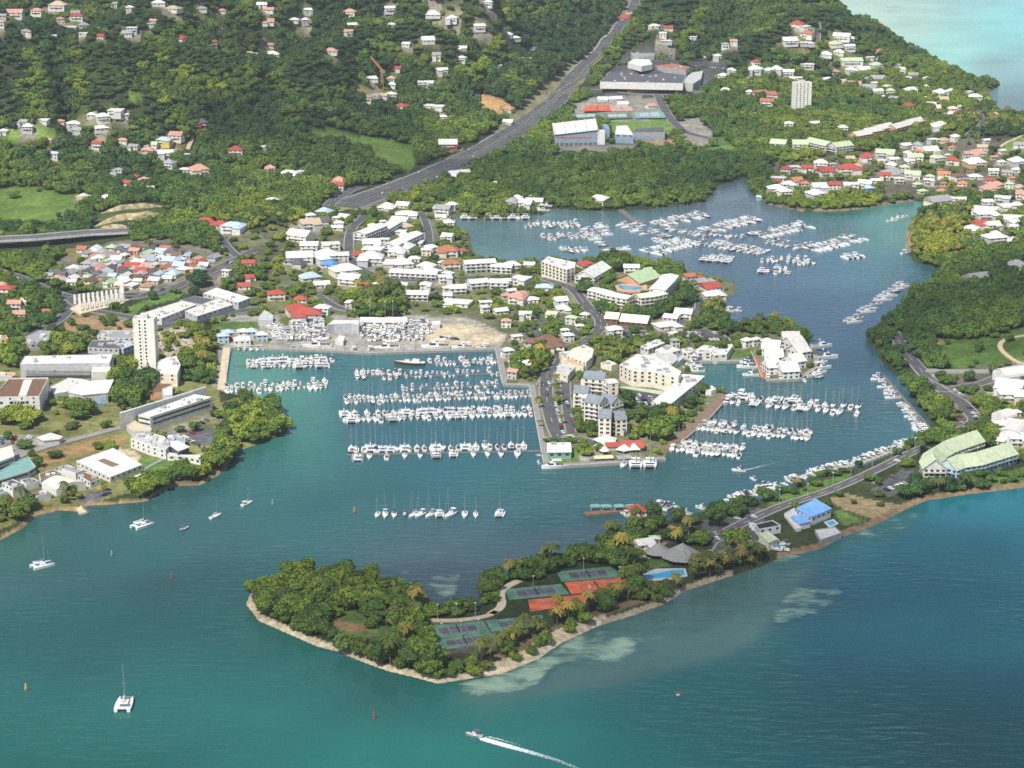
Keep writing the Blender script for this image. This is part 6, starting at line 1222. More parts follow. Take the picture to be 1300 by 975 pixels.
for px, py, k, a, sc, v, lk in ((54, 719, 'c', -.95, 1.0, 1, "catamaran with tall dark mast"), (181, 668, 'c', -.75, 1.05, 0, "wide white catamaran"), (234, 672, 'd', -.8, 1.0, 4, "open white dinghy cruiser"), (274, 656, 's', -.6, .85, 3, "small white sailboat"), (314, 640, 's', -.6, .85, 1, "small white sailboat nearest the point"), (158, 896, 'c', .02, 1.15, 0, "white catamaran sailing away in the foreground"), (602, 934.5, 'd', 1.25, 1.25, 4, "white speedboat towing a foaming wake"), (938, 598, 'b', 1.35, .9, 2, "motorboat with blue canopy crossing the channel"), (956, 609, 'd', .6, 1.0, 3, "small launch following up the channel")):
    boat_px(px, py, k, lk, "at anchor in the lagoon" if px < 330 and py < 800 else "", a, sc, v)
# harbour front
for px, py, k, a, sc, v, lk in ((702, 594, 'b', 1.75, 1.5, 0, "long white motor yacht"), (684, 588, 'd', .3, .9, 3, None), (685, 579, 'd', 1.2, .8, 4, None), (791, 592, 's', 2.9, 1.1, 3, "white sailboat beside two catamarans"), (807, 592, 'c', 3.1, 1.25, 0, "left docked white catamaran"), (825, 592, 'c', 3.1, 1.25, 0, "right docked white catamaran")):
    boat_px(px, py, k, lk, "at the harbour front quay", a, sc, v, "boats at the harbour front")
G2 = "boats moored in the east basin"
row((917, 507), (1094, 523), 18, 17, 'sbscs', "upper east pontoon", G2, sc=(1.0, 1.2), skip=.08)
row((888, 541), (1030, 555), 24, 22, 'ssss', "middle east pontoon", G2, sc=(.9, 1.1), skip=.03)
row((854, 568), (944, 576), 14, 13, 'sssbs', "lower east pontoon", G2, sc=(.95, 1.15), skip=.04)
row((1121, 476), (1187, 551), 28, 0, 'dbdb', "east bank pontoon", "motorboats along the east bank", sc=(.9, 1.1), wd=2.6, skip=.02)
row((1172, 561), (1100, 589), 0, 14, 'bdbb', "isthmus quay", "motorboats along the isthmus", sc=(.9, 1.15), dock=False, skip=.05, gap=0)
row((1096, 590), (1036, 606), 0, 11, 'bdb', "isthmus hedge bank", "motorboats along the isthmus", sc=(.9, 1.15), dock=False, skip=.05, gap=0)
row((1034, 607), (935, 641), 0, 18, 'bdbb', "isthmus bend", "motorboats along the isthmus", sc=(.9, 1.15), dock=False, skip=.05, gap=1)
for px, py, a in ((890, 646, .8), (915, 642, .9), (920, 640, 1.0), (870, 652, .8)): boat_px(px, py, 'b', None, "at the clump of trees by the club", a, .9)
for px, py, k, a, sc in ((838, 643, 'b', -.6, 1.2), (850, 645, 'b', -.6, 1.2), (859, 648, 'd', -.6, 1.1), (823, 642, 'd', -.6, 1.0), (793, 653, 'd', .9, 1.0), (798, 656, 'd', 1.0, 1.0), (803, 659, 'd', 1.1, 1.0), (860, 651, 'd', -.6, 1.0)): boat_px(px, py, k, None, "beside the red roofed pier hut", a, sc)
# islet
for px, py, k, a, sc in ((1043, 441, 'b', -1.35, 1.7), (1048, 455, 'b', -1.5, 1.9), (1044, 460, 'd', -1.5, 1.2), (1043, 468, 'b', -1.4, 1.5), (1040, 474, 'b', -1.3, 1.2), (1034, 478, 'b', -1.2, 1.3), (1040, 480, 'd', -1.2, 1.2), (991, 481, 'b', 3.1, 1.2), (999, 482, 'b', 3.1, 1.2), (1008, 481, 'b', 3.3, 1.3), (1016, 479, 'b', 3.5, 1.0), (1021, 484, 'd', 3.4, 1.2), (975, 483, 'b', 3.0, 1.2), (947, 461, 'b', 1.5, 1.2), (948, 467, 'b', 1.5, 1.5), (953, 477, 'b', 1.5, 1.2), (924, 395, 'b', 1.2, 1.1), (920, 398, 'd', 1.2, 1.2), (936, 395, 'd', 1.4, 1.2)):
    boat_px(px, py, k, None, "round the white islet", a, sc, None, "boats round the islet")
for px, py, a in ((883, 460, 1.4), (880, 464, 1.5), (884, 472, 1.6), (876, 469, 1.4)): boat_px(px, py, 'b', None, "in the inner basin corner", a, 1.2)
for px, py, a in ((924, 512, 2.6), (940, 505, 2.7)): boat_px(px, py, 'b', None, "at the head of the wooden promenade", a, 1.5, 0)
# north bay
G3 = "boats moored in the north bay"
NB = [((663, 288), (735, 285), 10, 11, 'sbdsm'), ((690, 303), (752, 298), 9, 10, 'sbdm'), ((713, 319), (744, 316), 5, 5, 'sbd'), ((750, 288), (783, 320), 7, 7, 'sbc'), ((795, 284), (858, 310), 9, 9, 'sscs'), ((822, 322), (882, 306), 9, 9, 'scs'), ((832, 286), (893, 273), 9, 9, 'sbs'), ((854, 290), (904, 300), 8, 0, 'sbs'), ((896, 294), (958, 277), 11, 10, 'scss'), ((897, 296), (948, 301), 8, 0, 'sbs'), ((884, 307), (970, 322), 12, 12, 'ssbc'), ((895, 328), (930, 331), 4, 3, 'ccs'), ((958, 301), (1024, 287), 11, 10, 'scss'), ((972, 306), (1027, 316), 9, 4, 'sbs'), ((1025, 318), (1093, 302), 12, 10, 'sscs'), ((1066, 326), (1088, 323), 4, 0, 'sc'), ((966, 330), (1037, 333), 11, 7, 'sbs'), ((966, 343), (1004, 345), 5, 3, 'cbs')]
for i, (a, b_, n, f_, mix) in enumerate(NB): row(a, b_, n, f_, mix, f"bay pontoon {['one', 'two', 'three', 'four', 'five', 'six', 'seven', 'eight', 'nine', 'ten', 'eleven', 'twelve', 'thirteen', 'fourteen', 'fifteen', 'sixteen', 'seventeen', 'eighteen'][i]}", G3, sc=(.9, 1.15), skip=.1)
for px, py, a in ((1083, 409, -1.2), (1089, 405, -1.2), (1100, 396, -1.25), (1106, 393, -1.25), (1113, 387, -1.3), (1121, 381, -1.3), (1128, 376, -1.3), (1134, 371, -1.3), (1140, 368, -1.3), (1145, 364, -1.3)): boat_px(px, py, rng.choice('cbsc'), None, "in the slanting channel line", a, 1.15, None, "boats along the east channel")
for px, py in ((1133, 281), (1140, 278), (1146, 276)): boat_px(px, py, 'b', None, "in the north creek", -1.3, 1.2)
boat_px(1150, 322, 'b', "white motor cruiser under the palm grove", "", -1.0, 1.1)
for px, k in ((590, 'c'), (600.5, 'c'), (620, 'c'), (630.5, 'c'), (641.5, 'c'), (651, 'c'), (658, 's'), (667, 'c')): boat_px(px, 278, k, None, "stern to the north shore quay", PI, 1.25, None, "boats on the north shore quay")
for px, py in ((570, 282), (690, 268), (684, 266), (676, 263), (668, 258), (675, 254), (683, 258), (660, 262), (650, 256), (694, 262)):
    p = ground(px, py); put_boat(p.x, p.y, rng.choice((1.2, 1.5, -1.4)), 'b', "laid up on the north shore yard", "boats on the north shore yard", 1.2, p.z + .4)
# old ketch with wooden hull
def ketch():
    x, y = at_z(520, 463); r = thing("old_ketch", (float(x), float(y), 0), 1.5, "ship", "old broad wooden hulled ship with high bow", "moored at the first pontoon end")
    hull_mb(24, 6.5, 2.2, 1.6, .8, .9).build("hull", [woodh, deckm], r); mb = MB(); taper(mb, -2, 2, -8, -2, 2.2, 4.6, .9, .9); mb.build("deckhouse", hw_, r)
    mb = MB(); taper(mb, -1.8, 1.8, -.5, 4, 2.3, 4.0, .85, .9); mb.build("cabin", C('offwhite'), r)
    for yy in (4.8, -5): mb = MB(); mb.tube((0, yy, 2), (0, yy, 17), .2, .12); mb.tube((0, yy, 4.8), (0, yy - 5, 5), .14); mb.build("mast", C('wood'), r)
ketch()
for px, py, a, sc, lk in ((491, 444, 1.7, 2.0, "large white motor yacht"), (553, 443, 1.6, 2.2, "long white ferry like yacht"), (587, 443, 1.6, 1.6, "low white yacht"), (614, 443, 1.6, 1.2, "yellowish launch"), (449, 446, .1, 1.2, "white boat on the west slip"), (470, 446, .1, 1.3, "white boat on the east slip"), (403, 442, 1.6, 2.2, "long cream hulk")):
    boat_px(px, py, 'b', lk, "along the boatyard quay", a, sc, 0)
for i in range(8): boat_px(303 + i * 8 + (20 if i > 4 else 0), 444.5, rng.choice('dbs'), None, "stern to the northwest quay", PI, .9)
# dry boatyard
def yard(a, b_, n, mix, sc=(.9, 1.15), ang=.3):
    for k in range(n):
        t = (k + .5 + rng.uniform(-.2, .2)) / n; p = ground(a[0] + (b_[0] - a[0]) * t, a[1] + (b_[1] - a[1]) * t); s_ = rng.uniform(*sc)
        put_boat(p.x, p.y, ang + rng.uniform(-.35, .35) + (PI if rng.random() < .4 else 0), rng.choice(mix), "laid up ashore in the boatyard", "boats ashore in the boatyard", s_, p.z + .75)
yard(*ZB((480, 255), (600, 340)), 6, 'bdb', ang=1.4); yard(*ZB((480, 300), (560, 380)), 4, 'bdb', ang=1.4); yard(*ZB((650, 235), (960, 235)), 8, 'bdb'); yard(*ZB((650, 280), (960, 290)), 8, 'bddb'); yard(*ZB((590, 380), (1010, 360)), 10, 'bbd', ang=0)
yard(*ZY((190, 280), (600, 275)), 13, 'bdb', ang=0); yard(*ZY((200, 310), (600, 305)), 8, 'bd', ang=0); yard(*ZY((280, 375), (780, 370)), 12, 'bbd', ang=0); yard(*ZY((630, 230), (850, 230)), 10, 'dbd', ang=0); yard(*ZY((640, 270), (860, 275)), 10, 'dbd', ang=0); yard(*ZY((650, 305), (860, 310)), 8, 'dbd', ang=0)
for y_ in (258, 325, 345): yard(*ZB((640, y_), (960, y_ + 6)), 9, 'ddb')
for y_ in (258, 292, 330, 350): yard(*ZY((200, y_), (620, y_)), 9, 'ddb', ang=0)
yard(*R(820, 600, 6.97, [(1140, 640), (1230, 650)]), 4, 'd', ang=1.2); yard(*R(820, 600, 6.97, [(1150, 690), (1230, 690)]), 4, 'd', ang=1.2); yard(*R(820, 600, 6.97, [(930, 470), (990, 540)]), 3, 'd', ang=.8)
# ------------------------------------------------------------------ quays, piers and jetties
def quay(pp, wd, look, colr='concrete', z=1.9, inward=0):
    P_ = [Vector((*[float(v) for v in at_z(x, y, z)], z)) for x, y in pp]; c = sum(P_, Vector()) / len(P_); c.z = 0; r = thing("quay", c, 0, "quay", look); m2 = MB(); Q = [p - c for p in densify(P_, 12)]
    ribbon(m2, Q, inward, wd, 0, 0, 3.2); m2.build("deck", C(colr), r); m2 = MB(); ribbon(m2, Q, inward + wd / 2 - .3 if inward <= 0 else inward - wd / 2 + .3, .5, .22, 0, .22); m2.build("coping", C('pale'), r); return r
quay([(281, 494), (284, 470), (288, 441)], 6, "pale west quay of the basin", 'sand')
quay([(290, 439), (440, 445), (470, 447), (560, 444), (628, 442)], 5, "concrete boatyard quay wall")
quay([(632, 441), (641, 487), (673, 488)], 5, "grey breakwater walk turning at the fourth pontoon")
quay([(675, 488), (683, 530), (694, 588)], 4.5, "long grey breakwater walk east of the west basin")
quay([(690, 589), (712, 590), (780, 586), (808, 584), (844, 581)], 5, "long harbour front quay")
quay([(846, 570), (870, 550), (893, 531), (921, 500)], 9, "brown wooden promenade of the east basin", 'wood')
quay([(872, 461), (885, 458), (955, 457)], 4, "stone quay of the inner basin")
quay([(957, 446), (963, 460), (971, 479)], 5, "red brown footbridge pier beside the islet", 'terracotta', 1.6)
quay([(973, 482), (1015, 480), (1033, 468), (1038, 452)], 4, "grey quay round the islet")
pontoon((743, 652), (804, 645), 6, "brown timber jetty with pale blue shelters", "off the club yard", colr='wood', z=1.2, nm="jetty", cat="jetty")
for x in (756, 770, 786, 801):
    p = Vector((*[float(v) for v in at_z(x, 647, 1.2)], 1.2)); r = thing("shelter", p, .1, "shelter", "pale blue shelter", "on the timber jetty"); mb = MB(); hip(mb, -3, 3, -2, 2, 2.7, .5, .4); mb.build("roof", C('teal'), r)
    for a, b_ in ((-2.8, -1.8), (2.8, -1.8), (2.8, 1.8), (-2.8, 1.8)): m2 = MB(); m2.tube((a, b_, 0), (a, b_, 2.7), .12); m2.build("post", C('white'), r)
pontoon((802, 645), (815, 664), 12, "broad timber landing of the red hut", "at the club yard", colr='wood', z=1.1, nm="jetty", cat="jetty"); pontoon((815, 645), (846, 654), 3, "thin jetty with docked cruisers", "beside the red hut", colr='wood', z=.9, nm="jetty", cat="jetty")
p = at_z(809, 652, 1.2); r = thing("pier_hut", (float(p[0]), float(p[1]), 1.2), .15, "hut", "white pier hut with bright red hipped roof", "on the club jetty"); mb = MB(); mb.box(-5, 5, -5, 5, 0, 3.2); mb.build("wall", C('white'), r); mb = MB(); hip(mb, -5, 5, -5, 5, 3.3, .6, .8); mb.build("roof", C('red'), r)
for x in (-2.5, 2.5): obj("window", winmesh(), r, (x, -5.03, 1.7), 0, (1.6, 1, 1.3))
pontoon((788, 266), (806, 281), 6, "grey landing pier from the mangrove", "in the north bay", z=1.3, nm="jetty", cat="jetty"); pontoon((806, 282), (818, 281), 14, "broad fuel landing", "at the end of the mangrove pier", z=1.0, nm="jetty", cat="jetty")
pontoon(Z6((780, 790))[0], Z6((850, 900))[0], 4, "small concrete slip jetty", "on the campus shore", colr='sand', z=1.2, nm="jetty", cat="jetty")
p = at_z(*Z6((885, 880))[0], 1); put_boat(float(p[0]), float(p[1]), .6, 'd', "at the campus slip jetty", None, .9, 0, 4)
p = at_z(976, 254, 1); r = thing("boathouse", (float(p[0]), float(p[1]), 1), -.5, "boathouse", "long low boathouse with pale roof", "on the creek below the red roofed cluster"); mb = MB(); mb.box(-13, 13, -4, 4, -1, 3); mb.build("wall", C('teal'), r); mb = MB(); hip(mb, -13, 13, -4, 4, 3.1, .3, .6, 'gable'); mb.build("roof", C('ltblue'), r)
p = ground(747, 252); r = thing("boathouse", p, 0, "boathouse", "pale blue roofed shed", "in the mangrove"); mb = MB(); mb.box(-9, 9, -5, 5, -1, 3.5); mb.build("wall", C('pale'), r); mb = MB(); hip(mb, -9, 9, -5, 5, 3.6, .3, .6, 'gable'); mb.build("roof", C('ltblue'), r)
launch_boats()
# ------------------------------------------------------------------ cars
def car_parts(c):
    mb = MB(); V = []
    prof = [(-2.15, .45), (-2.1, .85), (-1.3, .92), (1.9, .95), (2.15, .8), (2.15, .4)]
    for x in (-.86, .86): V += [(x, y, z) for y, z in prof]
    n = 6; mb.add(V, [(i, (i + 1) % n, n + (i + 1) % n, n + i) for i in range(n)] + [tuple(range(n)), tuple(range(2 * n - 1, n - 1, -1))])
    taper(mb, -.72, .72, -.95, 1.75, 1.30, 1.42, .93, .86)
    for x in (-.88, .70):
        for y in (-1.35, 1.35): mb.box(x, x + .18, y - .32, y + .32, 0, .62, 1)
    body = mb.mesh('body', [mat('car ' + c, CARC[c], .3, .03, .5, .5), C('black')]); return body
CARC = dict(white=(.75, .75, .74), silver=(.38, .39, .40), grey=(.14, .145, .15), black=(.02, .02, .022), blue=(.05, .09, .25), red=(.38, .03, .03))
mb = MB(); taper(mb, -.80, .80, -1.25, 1.95, .9, 1.32, .88, .72); CGL = mb.mesh('window', C('glass'))
CB = {c: car_parts(c) for c in CARC}
NCAR = [0]
def car(p, ang, where, group, c=None):
    c = c or rng.choices(list(CARC), [9, 6, 4, 3, 2, 1.5])[0]; r = thing("car", (p.x, p.y, p.z + .05), ang, "car", f"{c} car", where, group); r.scale = (1.12, 1.12, 1.12); NCAR[0] += 1
    obj('body', CB[c], r); obj('window', CGL, r)
def lot(a, b_, n, ang, where, lift=.02, p_=.6):
    for k in range(n):
        if rng.random() > p_: continue
        t = (k + .5) / n; p = ground(a[0] + (b_[0] - a[0]) * t, a[1] + (b_[1] - a[1]) * t); p.z += lift; car(p, ang + rng.uniform(-.06, .06), where, "cars parked in " + where[3:] if where.startswith("in ") else None)
W1 = "in the car park above the marina mall"
for y in (700, 716, 732, 748, 762): lot(*T('G', (510 + (y - 700) * .3, y + 8), (735, y - 8)), 13, .5, W1)
for y in (705, 722, 738): lot(*T('G', (850, y + 10), (1120, y + 12)), 15, .35, "in the car park behind the quayside arcade")
W2 = "in the tree lined car park"
for a, b_ in (((110, 690), (180, 630)), ((160, 720), (260, 630)), ((260, 730), (330, 650)), ((300, 750), (390, 680)), ((330, 640), (400, 660))): lot(*T('G', a, b_), 8, .3, W2, p_=.6)
for y in (85, 105, 125, 145): lot(*T('K', (600, y), (740, y + 8)), 9, .2, "in the inner car park", p_=.8)
lot(*Z3((110, 230), (215, 640)), 22, .25, "along the marina avenue", .6); lot(*Z3((60, 30), (30, 200)), 7, .1, "at the top of the marina avenue", .6); lot(*Z3((230, 230), (330, 560)), 12, .2, "in the lane by the cream apartments", .6); lot(*Z3((200, 620), (410, 600)), 8, .9, "by the white boat shop"); lot(*Z3((90, 630), (0, 640)), 4, .9, "by the breakwater end")
lot(*T('I', (0, 300), (80, 292)), 9, .4, "in the campus entrance lot", p_=.9); lot(*T('I', (5, 310), (70, 300)), 7, .4, "in the campus entrance lot"); lot(*T('I', (5, 325), (65, 322)), 5, .4, "in the campus entrance lot"); lot(*T('I', (110, 340), (150, 290)), 7, 1.2, "in the campus entrance lot")
lot(*Z7((790, 560), (900, 590)), 5, .9, "in the campus waterfront lot"); lot(*Z7((760, 610), (950, 720)), 12, .9, "in the campus waterfront lot"); lot(*Z7((880, 510), (1020, 430)), 3, .9, "in the campus waterfront lot", p_=.7); lot(*Z7((930, 690), (980, 790)), 4, .3, "in the campus waterfront lot")
for a, b_ in (((510, 390), (640, 385)), ((500, 450), (680, 445)), ((660, 270), (710, 300)), ((750, 345), (820, 390)), ((790, 230), (820, 300))): lot(*ZT(a, b_), 7, .4, "in the sandy lot behind the tower")
lot(*ZT((1050, 620), (1030, 770)), 5, 1.4, "on the west quay road")
lot(*T('L', (540, 530), (600, 515)), 3, .7, "in the isthmus car park"); lot(*T('L', (630, 495), (680, 480)), 3, .7, "in the isthmus car park"); lot(*T('L', (600, 560), (760, 505)), 9, .7, "in the isthmus car park"); lot(*T('L', (650, 420), (685, 408)), 2, 1.15, "on the isthmus road", .5, 1)
lot(*T('L', (1015, 150), (1060, 215)), 7, .9, "in the hotel car park", .6); lot(*T('L', (960, 190), (1000, 260)), 6, .9, "in the hotel car park", .6); lot(*T('L', (940, 65), (1000, 110)), 5, .5, "round the drive on the east bank", .6); lot(*T('H', (840, 930), (940, 940)), 6, 1.1, "below the dark meadow")
lot(*T('K', (1030, 740), (1090, 880)), 6, .4, "in the club car park"); lot(*T('K', (1140, 700), (1250, 690)), 4, .9, "in the club car park"); lot(*T('K', (1150, 860), (1180, 880)), 2, 1.2, "in the club car park")
lot(*ZY((930, 355), (1230, 385)), 9, 1.0, "below the sand heap")
for y, a, b_ in ((262, 640, 900), (290, 760, 900), (330, 930, 1090)): lot(*T('C', (a, y), (b_, y + 12)), 12, .2, "in the supermarket car park")
P_ = ROADPATHS[0][0]; L_ = len(P_)
for k in range(34):
    t = rng.uniform(.08, .95); i = int(t * (L_ - 1)); d = (P_[min(i + 1, L_ - 1)] - P_[max(0, i - 1)]); d.z = 0; d.normalize(); s_ = rng.choice((-1, 1)); q = P_[i] + Vector((d.y, -d.x, 0)) * s_ * rng.choice((5, 10.4, 15.6)); q.z = P_[i].z + .72; car(q, math.atan2(-d.x, d.y) + (PI if s_ > 0 else 0), "driving on the highway", "cars on the highway")
for pp, n in ((ROADPATHS[5][0], 6), (ROADPATHS[8][0], 7)):
    for k in range(n): i = rng.randrange(4, len(pp) - 4); d = pp[i + 1] - pp[i - 1]; d.z = 0; d.normalize(); q = pp[i] + Vector((d.y, -d.x, 0)) * rng.choice((-2.6, 2.6)); q.z = pp[i].z + .52; car(q, math.atan2(-d.x, d.y), "driving near the dense quarter", "cars near the dense quarter")
# ------------------------------------------------------------------ tennis courts and pools
def court(c4, play, look, where, surf='courtgreen', inner='court', nets=1, lift=.12):
    Q = [ground(*p) for p in c4]; z = max(q.z for q in Q) + lift; A, B, C_, D_ = [Vector((*[float(v) for v in at_z(p[0], p[1], z)], 0)) for p in c4]     # near-left, near-right, far-right, far-left
    c = (A + B + C_ + D_) / 4; c.z = z; r = thing("tennis_court", c, 0, "tennis court", look, where); c0 = Vector((c.x, c.y, 0)); foot([(v).xy for v in (A, B, C_, D_)], 5)
    f = lambda u, v: (A.lerp(B, u)).lerp(D_.lerp(C_, u), v) - c0
    def quad(nm, u0, u1, v0, v1, zz, m_):
        mb = MB(); V = [f(u0, v0), f(u1, v0), f(u1, v1), f(u0, v1)]; V = [(p.x, p.y, zz) for p in V] + [(p.x, p.y, -1.0) for p in V] if zz == 0 else [(p.x, p.y, zz) for p in V]
        mb.add(V, [(0, 1, 2, 3)] + ([(0, 4, 5, 1), (1, 5, 6, 2), (2, 6, 7, 3), (3, 7, 4, 0)] if zz == 0 else [])); return mb.build(nm, m_, r)
    quad("surface", 0, 1, 0, 1, 0, C(surf)); u0, u1, v0, v1 = .17, .83, .2, .8
    if inner: quad("playing_area", u0, u1, v0, v1, .02, C(inner))
    mb = MB(); W_ = lambda a, b_, c_, d_: mb.add([(p.x, p.y, .04) for p in (f(a, c_), f(b_, c_), f(b_, d_), f(a, d_))], [(0, 1, 2, 3)])
    e, g = .004, .009; uc = (u0 + u1) / 2
    for v in (v0, v1, v0 + .08, v1 - .08): W_(u0, u1, v - g / 2, v + g / 2)
    for u in (u0, u1, u0 + .18, u1 - .18): W_(u - e / 2, u + e / 2, v0, v1)
    W_(u0 + .18, u1 - .18, .5 - g / 2, .5 + g / 2); mb.build("court_lines", C('linepaint'), r)
    mb = MB(); a, b_ = f(uc, v0 - .06), f(uc, v1 + .06); mb.add([(a.x, a.y, .03), (b_.x, b_.y, .03), (b_.x, b_.y, 1.0), (a.x, a.y, 1.0)], [(0, 1, 2, 3)]); mb.add([(a.x + .08, a.y, .03), (b_.x + .08, b_.y, .03), (b_.x + .08, b_.y, 1.0), (a.x + .08, a.y, 1.0)], [(3, 2, 1, 0)]); mb.build("net", C('black'), r)
    return r
ZC = lambda *p: R(630, 710, 7.222, p); ZD = lambda *p: R(530, 770, 7.222, p)
court(ZC((120, 372), (672, 320), (590, 225), (70, 275)), None, "left green tennis court with dark playing area", "in the upper island row")
court(ZC((600, 205), (1140, 165), (1075, 65), (548, 112)), None, "right green tennis court with dark playing area", "in the upper island row")
court(ZC((312, 480), (850, 395), (800, 322), (292, 372)), None, "left red clay tennis court", "on the island", 'clay', None)
court(ZC((690, 318), (1215, 262), (1145, 170), (625, 212)), None, "right red clay tennis court", "on the island", 'clay', None)
court(ZD((140, 300), (660, 232), (600, 130), (80, 180)), None, "upper green tennis court with purple playing area", "near the island tip")
court(ZD((205, 400), (720, 325), (664, 236), (144, 305)), None, "lower green tennis court with purple playing area", "near the island tip")
court(ZD((680, 228), (1190, 170), (1140, 78), (625, 128)), None, "green tennis court half hidden by palms", "near the island tip")
court(T('C', (335, 588), (478, 580), (470, 558), (332, 562)), None, "grey green hard court", "left in the sports ground", 'courtgreen', 'silver')
court(T('C', (492, 586), (635, 582), (625, 558), (490, 560)), None, "grey hard court", "middle in the sports ground", 'courtgreen', 'silver')
court(T('C', (650, 582), (800, 580), (785, 548), (645, 556)), None, "pale grey hard court", "right in the sports ground", 'teal', 'silver')
court(T('C', (388, 548), (530, 546), (522, 518), (405, 522)), None, "red clay court", "in the sports ground", 'clay', None)
court(T('C', (530, 548), (640, 548), (630, 525), (525, 527)), None, "pale pink court", "in the sports ground", 'pink', None)
for (a, b_), lk in (((T('C', (465, 500), (515, 497))), "white low clubhouse"), ((T('C', (520, 500), (580, 492))), "white tented clubhouse"), ((T('C', (560, 525), (612, 522))), "white roofed bench hut"), ((T('C', (705, 535), (745, 530))), "salmon roofed hut")): chain("clubhouse", "clubhouse", lk, [a, b_], 9, 3.2, 'white' if 'salmon' not in lk else 'salmon', 'white', "by the sports ground courts", rise=.3)
def lamp(px, py, h, look, where, heads=1):
    p = ground(px, py); r = thing("floodlight", p, 0, "floodlight", look, where, None); mb = MB(); mb.tube((0, 0, -.5), (0, 0, h), .14, .1, 5); mb.build("pole", C('silver'), r); mb = MB(); mb.box(-.5, .5, -.35, .35, h, h + .45, 0, True); mb.build("lamp_head", C('white'), r)
for x, y in ZC((338, 250), (800, 85), (850, 340), (1128, 165), (860, 355)): lamp(x, y + 6, 9, "white court floodlight", "by the island courts")
for x, y in ZD((222, 300), (398, 280), (560, 262), (185, 110), (358, 100), (530, 95)): lamp(x, y, 9 if y > 800 else 8, "white court floodlight", "by the lower island courts")
for x, y in T('L', (75, 620), (215, 590), (340, 535), (430, 490), (535, 440), (630, 400), (745, 360)): lamp(x, y, 9, "slim street lamp", "along the isthmus road")
for x, y in ZY((285, 175), (427, 175), (497, 175)): lamp(x, y + 2, 16, "tall slim flagpole lamp", "behind the boatyard")
for x, y in Z8((450, 330), (480, 325), (515, 320)): lamp(x, y, 16, "tall flagpole", "beside the long roofed block")
lamp(*T('E', (553, 640))[0], 34, "very tall mast", "at the foot of the columns"); lamp(*T('D', (1060, 720))[0], 40, "very tall mast", "above the villa quarter")
def pool(pp, look, where, deckp=None, deckc='peach'):
    z = max(ground(*p).z for p in pp) + .25; Q = [Vector((*[float(v) for v in at_z(x, y, z)],)) for x, y in pp]; c = sum(Q, Vector((0, 0))) / len(Q); r = thing("swimming_pool", (c.x, c.y, z), 0, "swimming pool", look, where); foot(Q, 16)
    if deckp: D_ = [Vector((*[float(v) for v in at_z(x, y, z)],)) - c for x, y in deckp]; FOOT.append([v + c for v in D_]); mb = MB(); mb.prism(D_, -1.5, .02); mb.build("deck", C(deckc), r)
    mb = MB(); mb.prism([v - c for v in Q], -.1, .06); mb.build("water", mat('pool water', (.03, .36, .62), .08, .12, .6, .5), r)
pool(Z8((680, 340), (740, 338), (800, 345), (880, 352), (875, 372), (800, 378), (720, 370), (690, 362)), "bright blue free form hotel pool", "below the green hotel roof", Z8((645, 345), (720, 325), (920, 335), (925, 390), (740, 395), (660, 375)))
pool(R(820, 600, 6.97, [(-20, 905), (110, 890), (230, 860), (330, 858), (345, 905), (220, 925), (0, 940)]), "long bright blue club pool", "on the island behind the palms", R(820, 600, 6.97, [(-50, 895), (90, 850), (350, 845), (370, 915), (220, 945), (-40, 965)]), 'pale')
pool(T('L', (308, 715), (340, 705), (358, 718), (330, 732)), "small bright blue restaurant pool", "beside the blue roofed restaurant", T('L', (295, 712), (345, 698), (370, 720), (325, 742)), 'pale')
# ------------------------------------------------------------------ buoys and wakes
def buoy(px, py, c, look):
    x, y = at_z(px, py); r = thing("buoy", (float(x), float(y), 0), 0, "buoy", look); mb = MB(); mb.tube((0, 0, -.3), (0, 0, .5), 1.0, .9, 10); mb.build("float", C('dkgrey') if c != 'white' else C('white'), r); mb = MB()
    for k in range(4): a = k * PI / 2; mb.tube((.8 * math.cos(a), .8 * math.sin(a), .5), (.12 * math.cos(a), .12 * math.sin(a), 3.0), .12, n=4)
    mb.tube((0, 0, .5), (0, 0, 2.9), .45, .3, 8); mb.build("tower", C({'white': 'red'}.get(c, c)), r); mb = MB(); mb.tube((0, 0, 2.9), (0, 0, 4.0), .5, .02, 8); mb.build("topmark", C({'white': 'dkgrey'}.get(c, c)), r)
for px, py, c, lk in ((142, 706, 'teal', "green channel buoy off the campus"), (218, 735, 'red', "red channel buoy south of the anchored boats"), (33, 876, 'yellow', "yellow topped buoy at the lower left"), (346, 641, 'teal', "green buoy off the campus point"), (450, 651, 'orange', "orange buoy left of the moored line"), (475, 912, 'red', "red buoy in the foreground water"), (861, 882, 'white', "white and red buoy off the reef")): buoy(px, py, c, lk)
fm = bpy.data.materials.new("foam trail"); fm.use_nodes = True; N, L = nodes(fm); b = N["Principled BSDF"]; b.inputs["Base Color"].default_value = (.8, .86, .85, 1); b.inputs["Roughness"].default_value = .8
geo = N.new("ShaderNodeNewGeometry"); at = N.new("ShaderNodeAttribute"); at.attribute_name = "dens"; nz = noise(N, L, geo.outputs["Position"], .9, 5, .7); ad = N.new("ShaderNodeMath"); ad.operation = 'ADD'; L.new(nz.outputs[0], ad.inputs[0]); L.new(at.outputs["Fac"], ad.inputs[1]); L.new(mrange(N, L, ad.outputs[0], .95, 1.25, 0, .9), b.inputs["Alpha"])
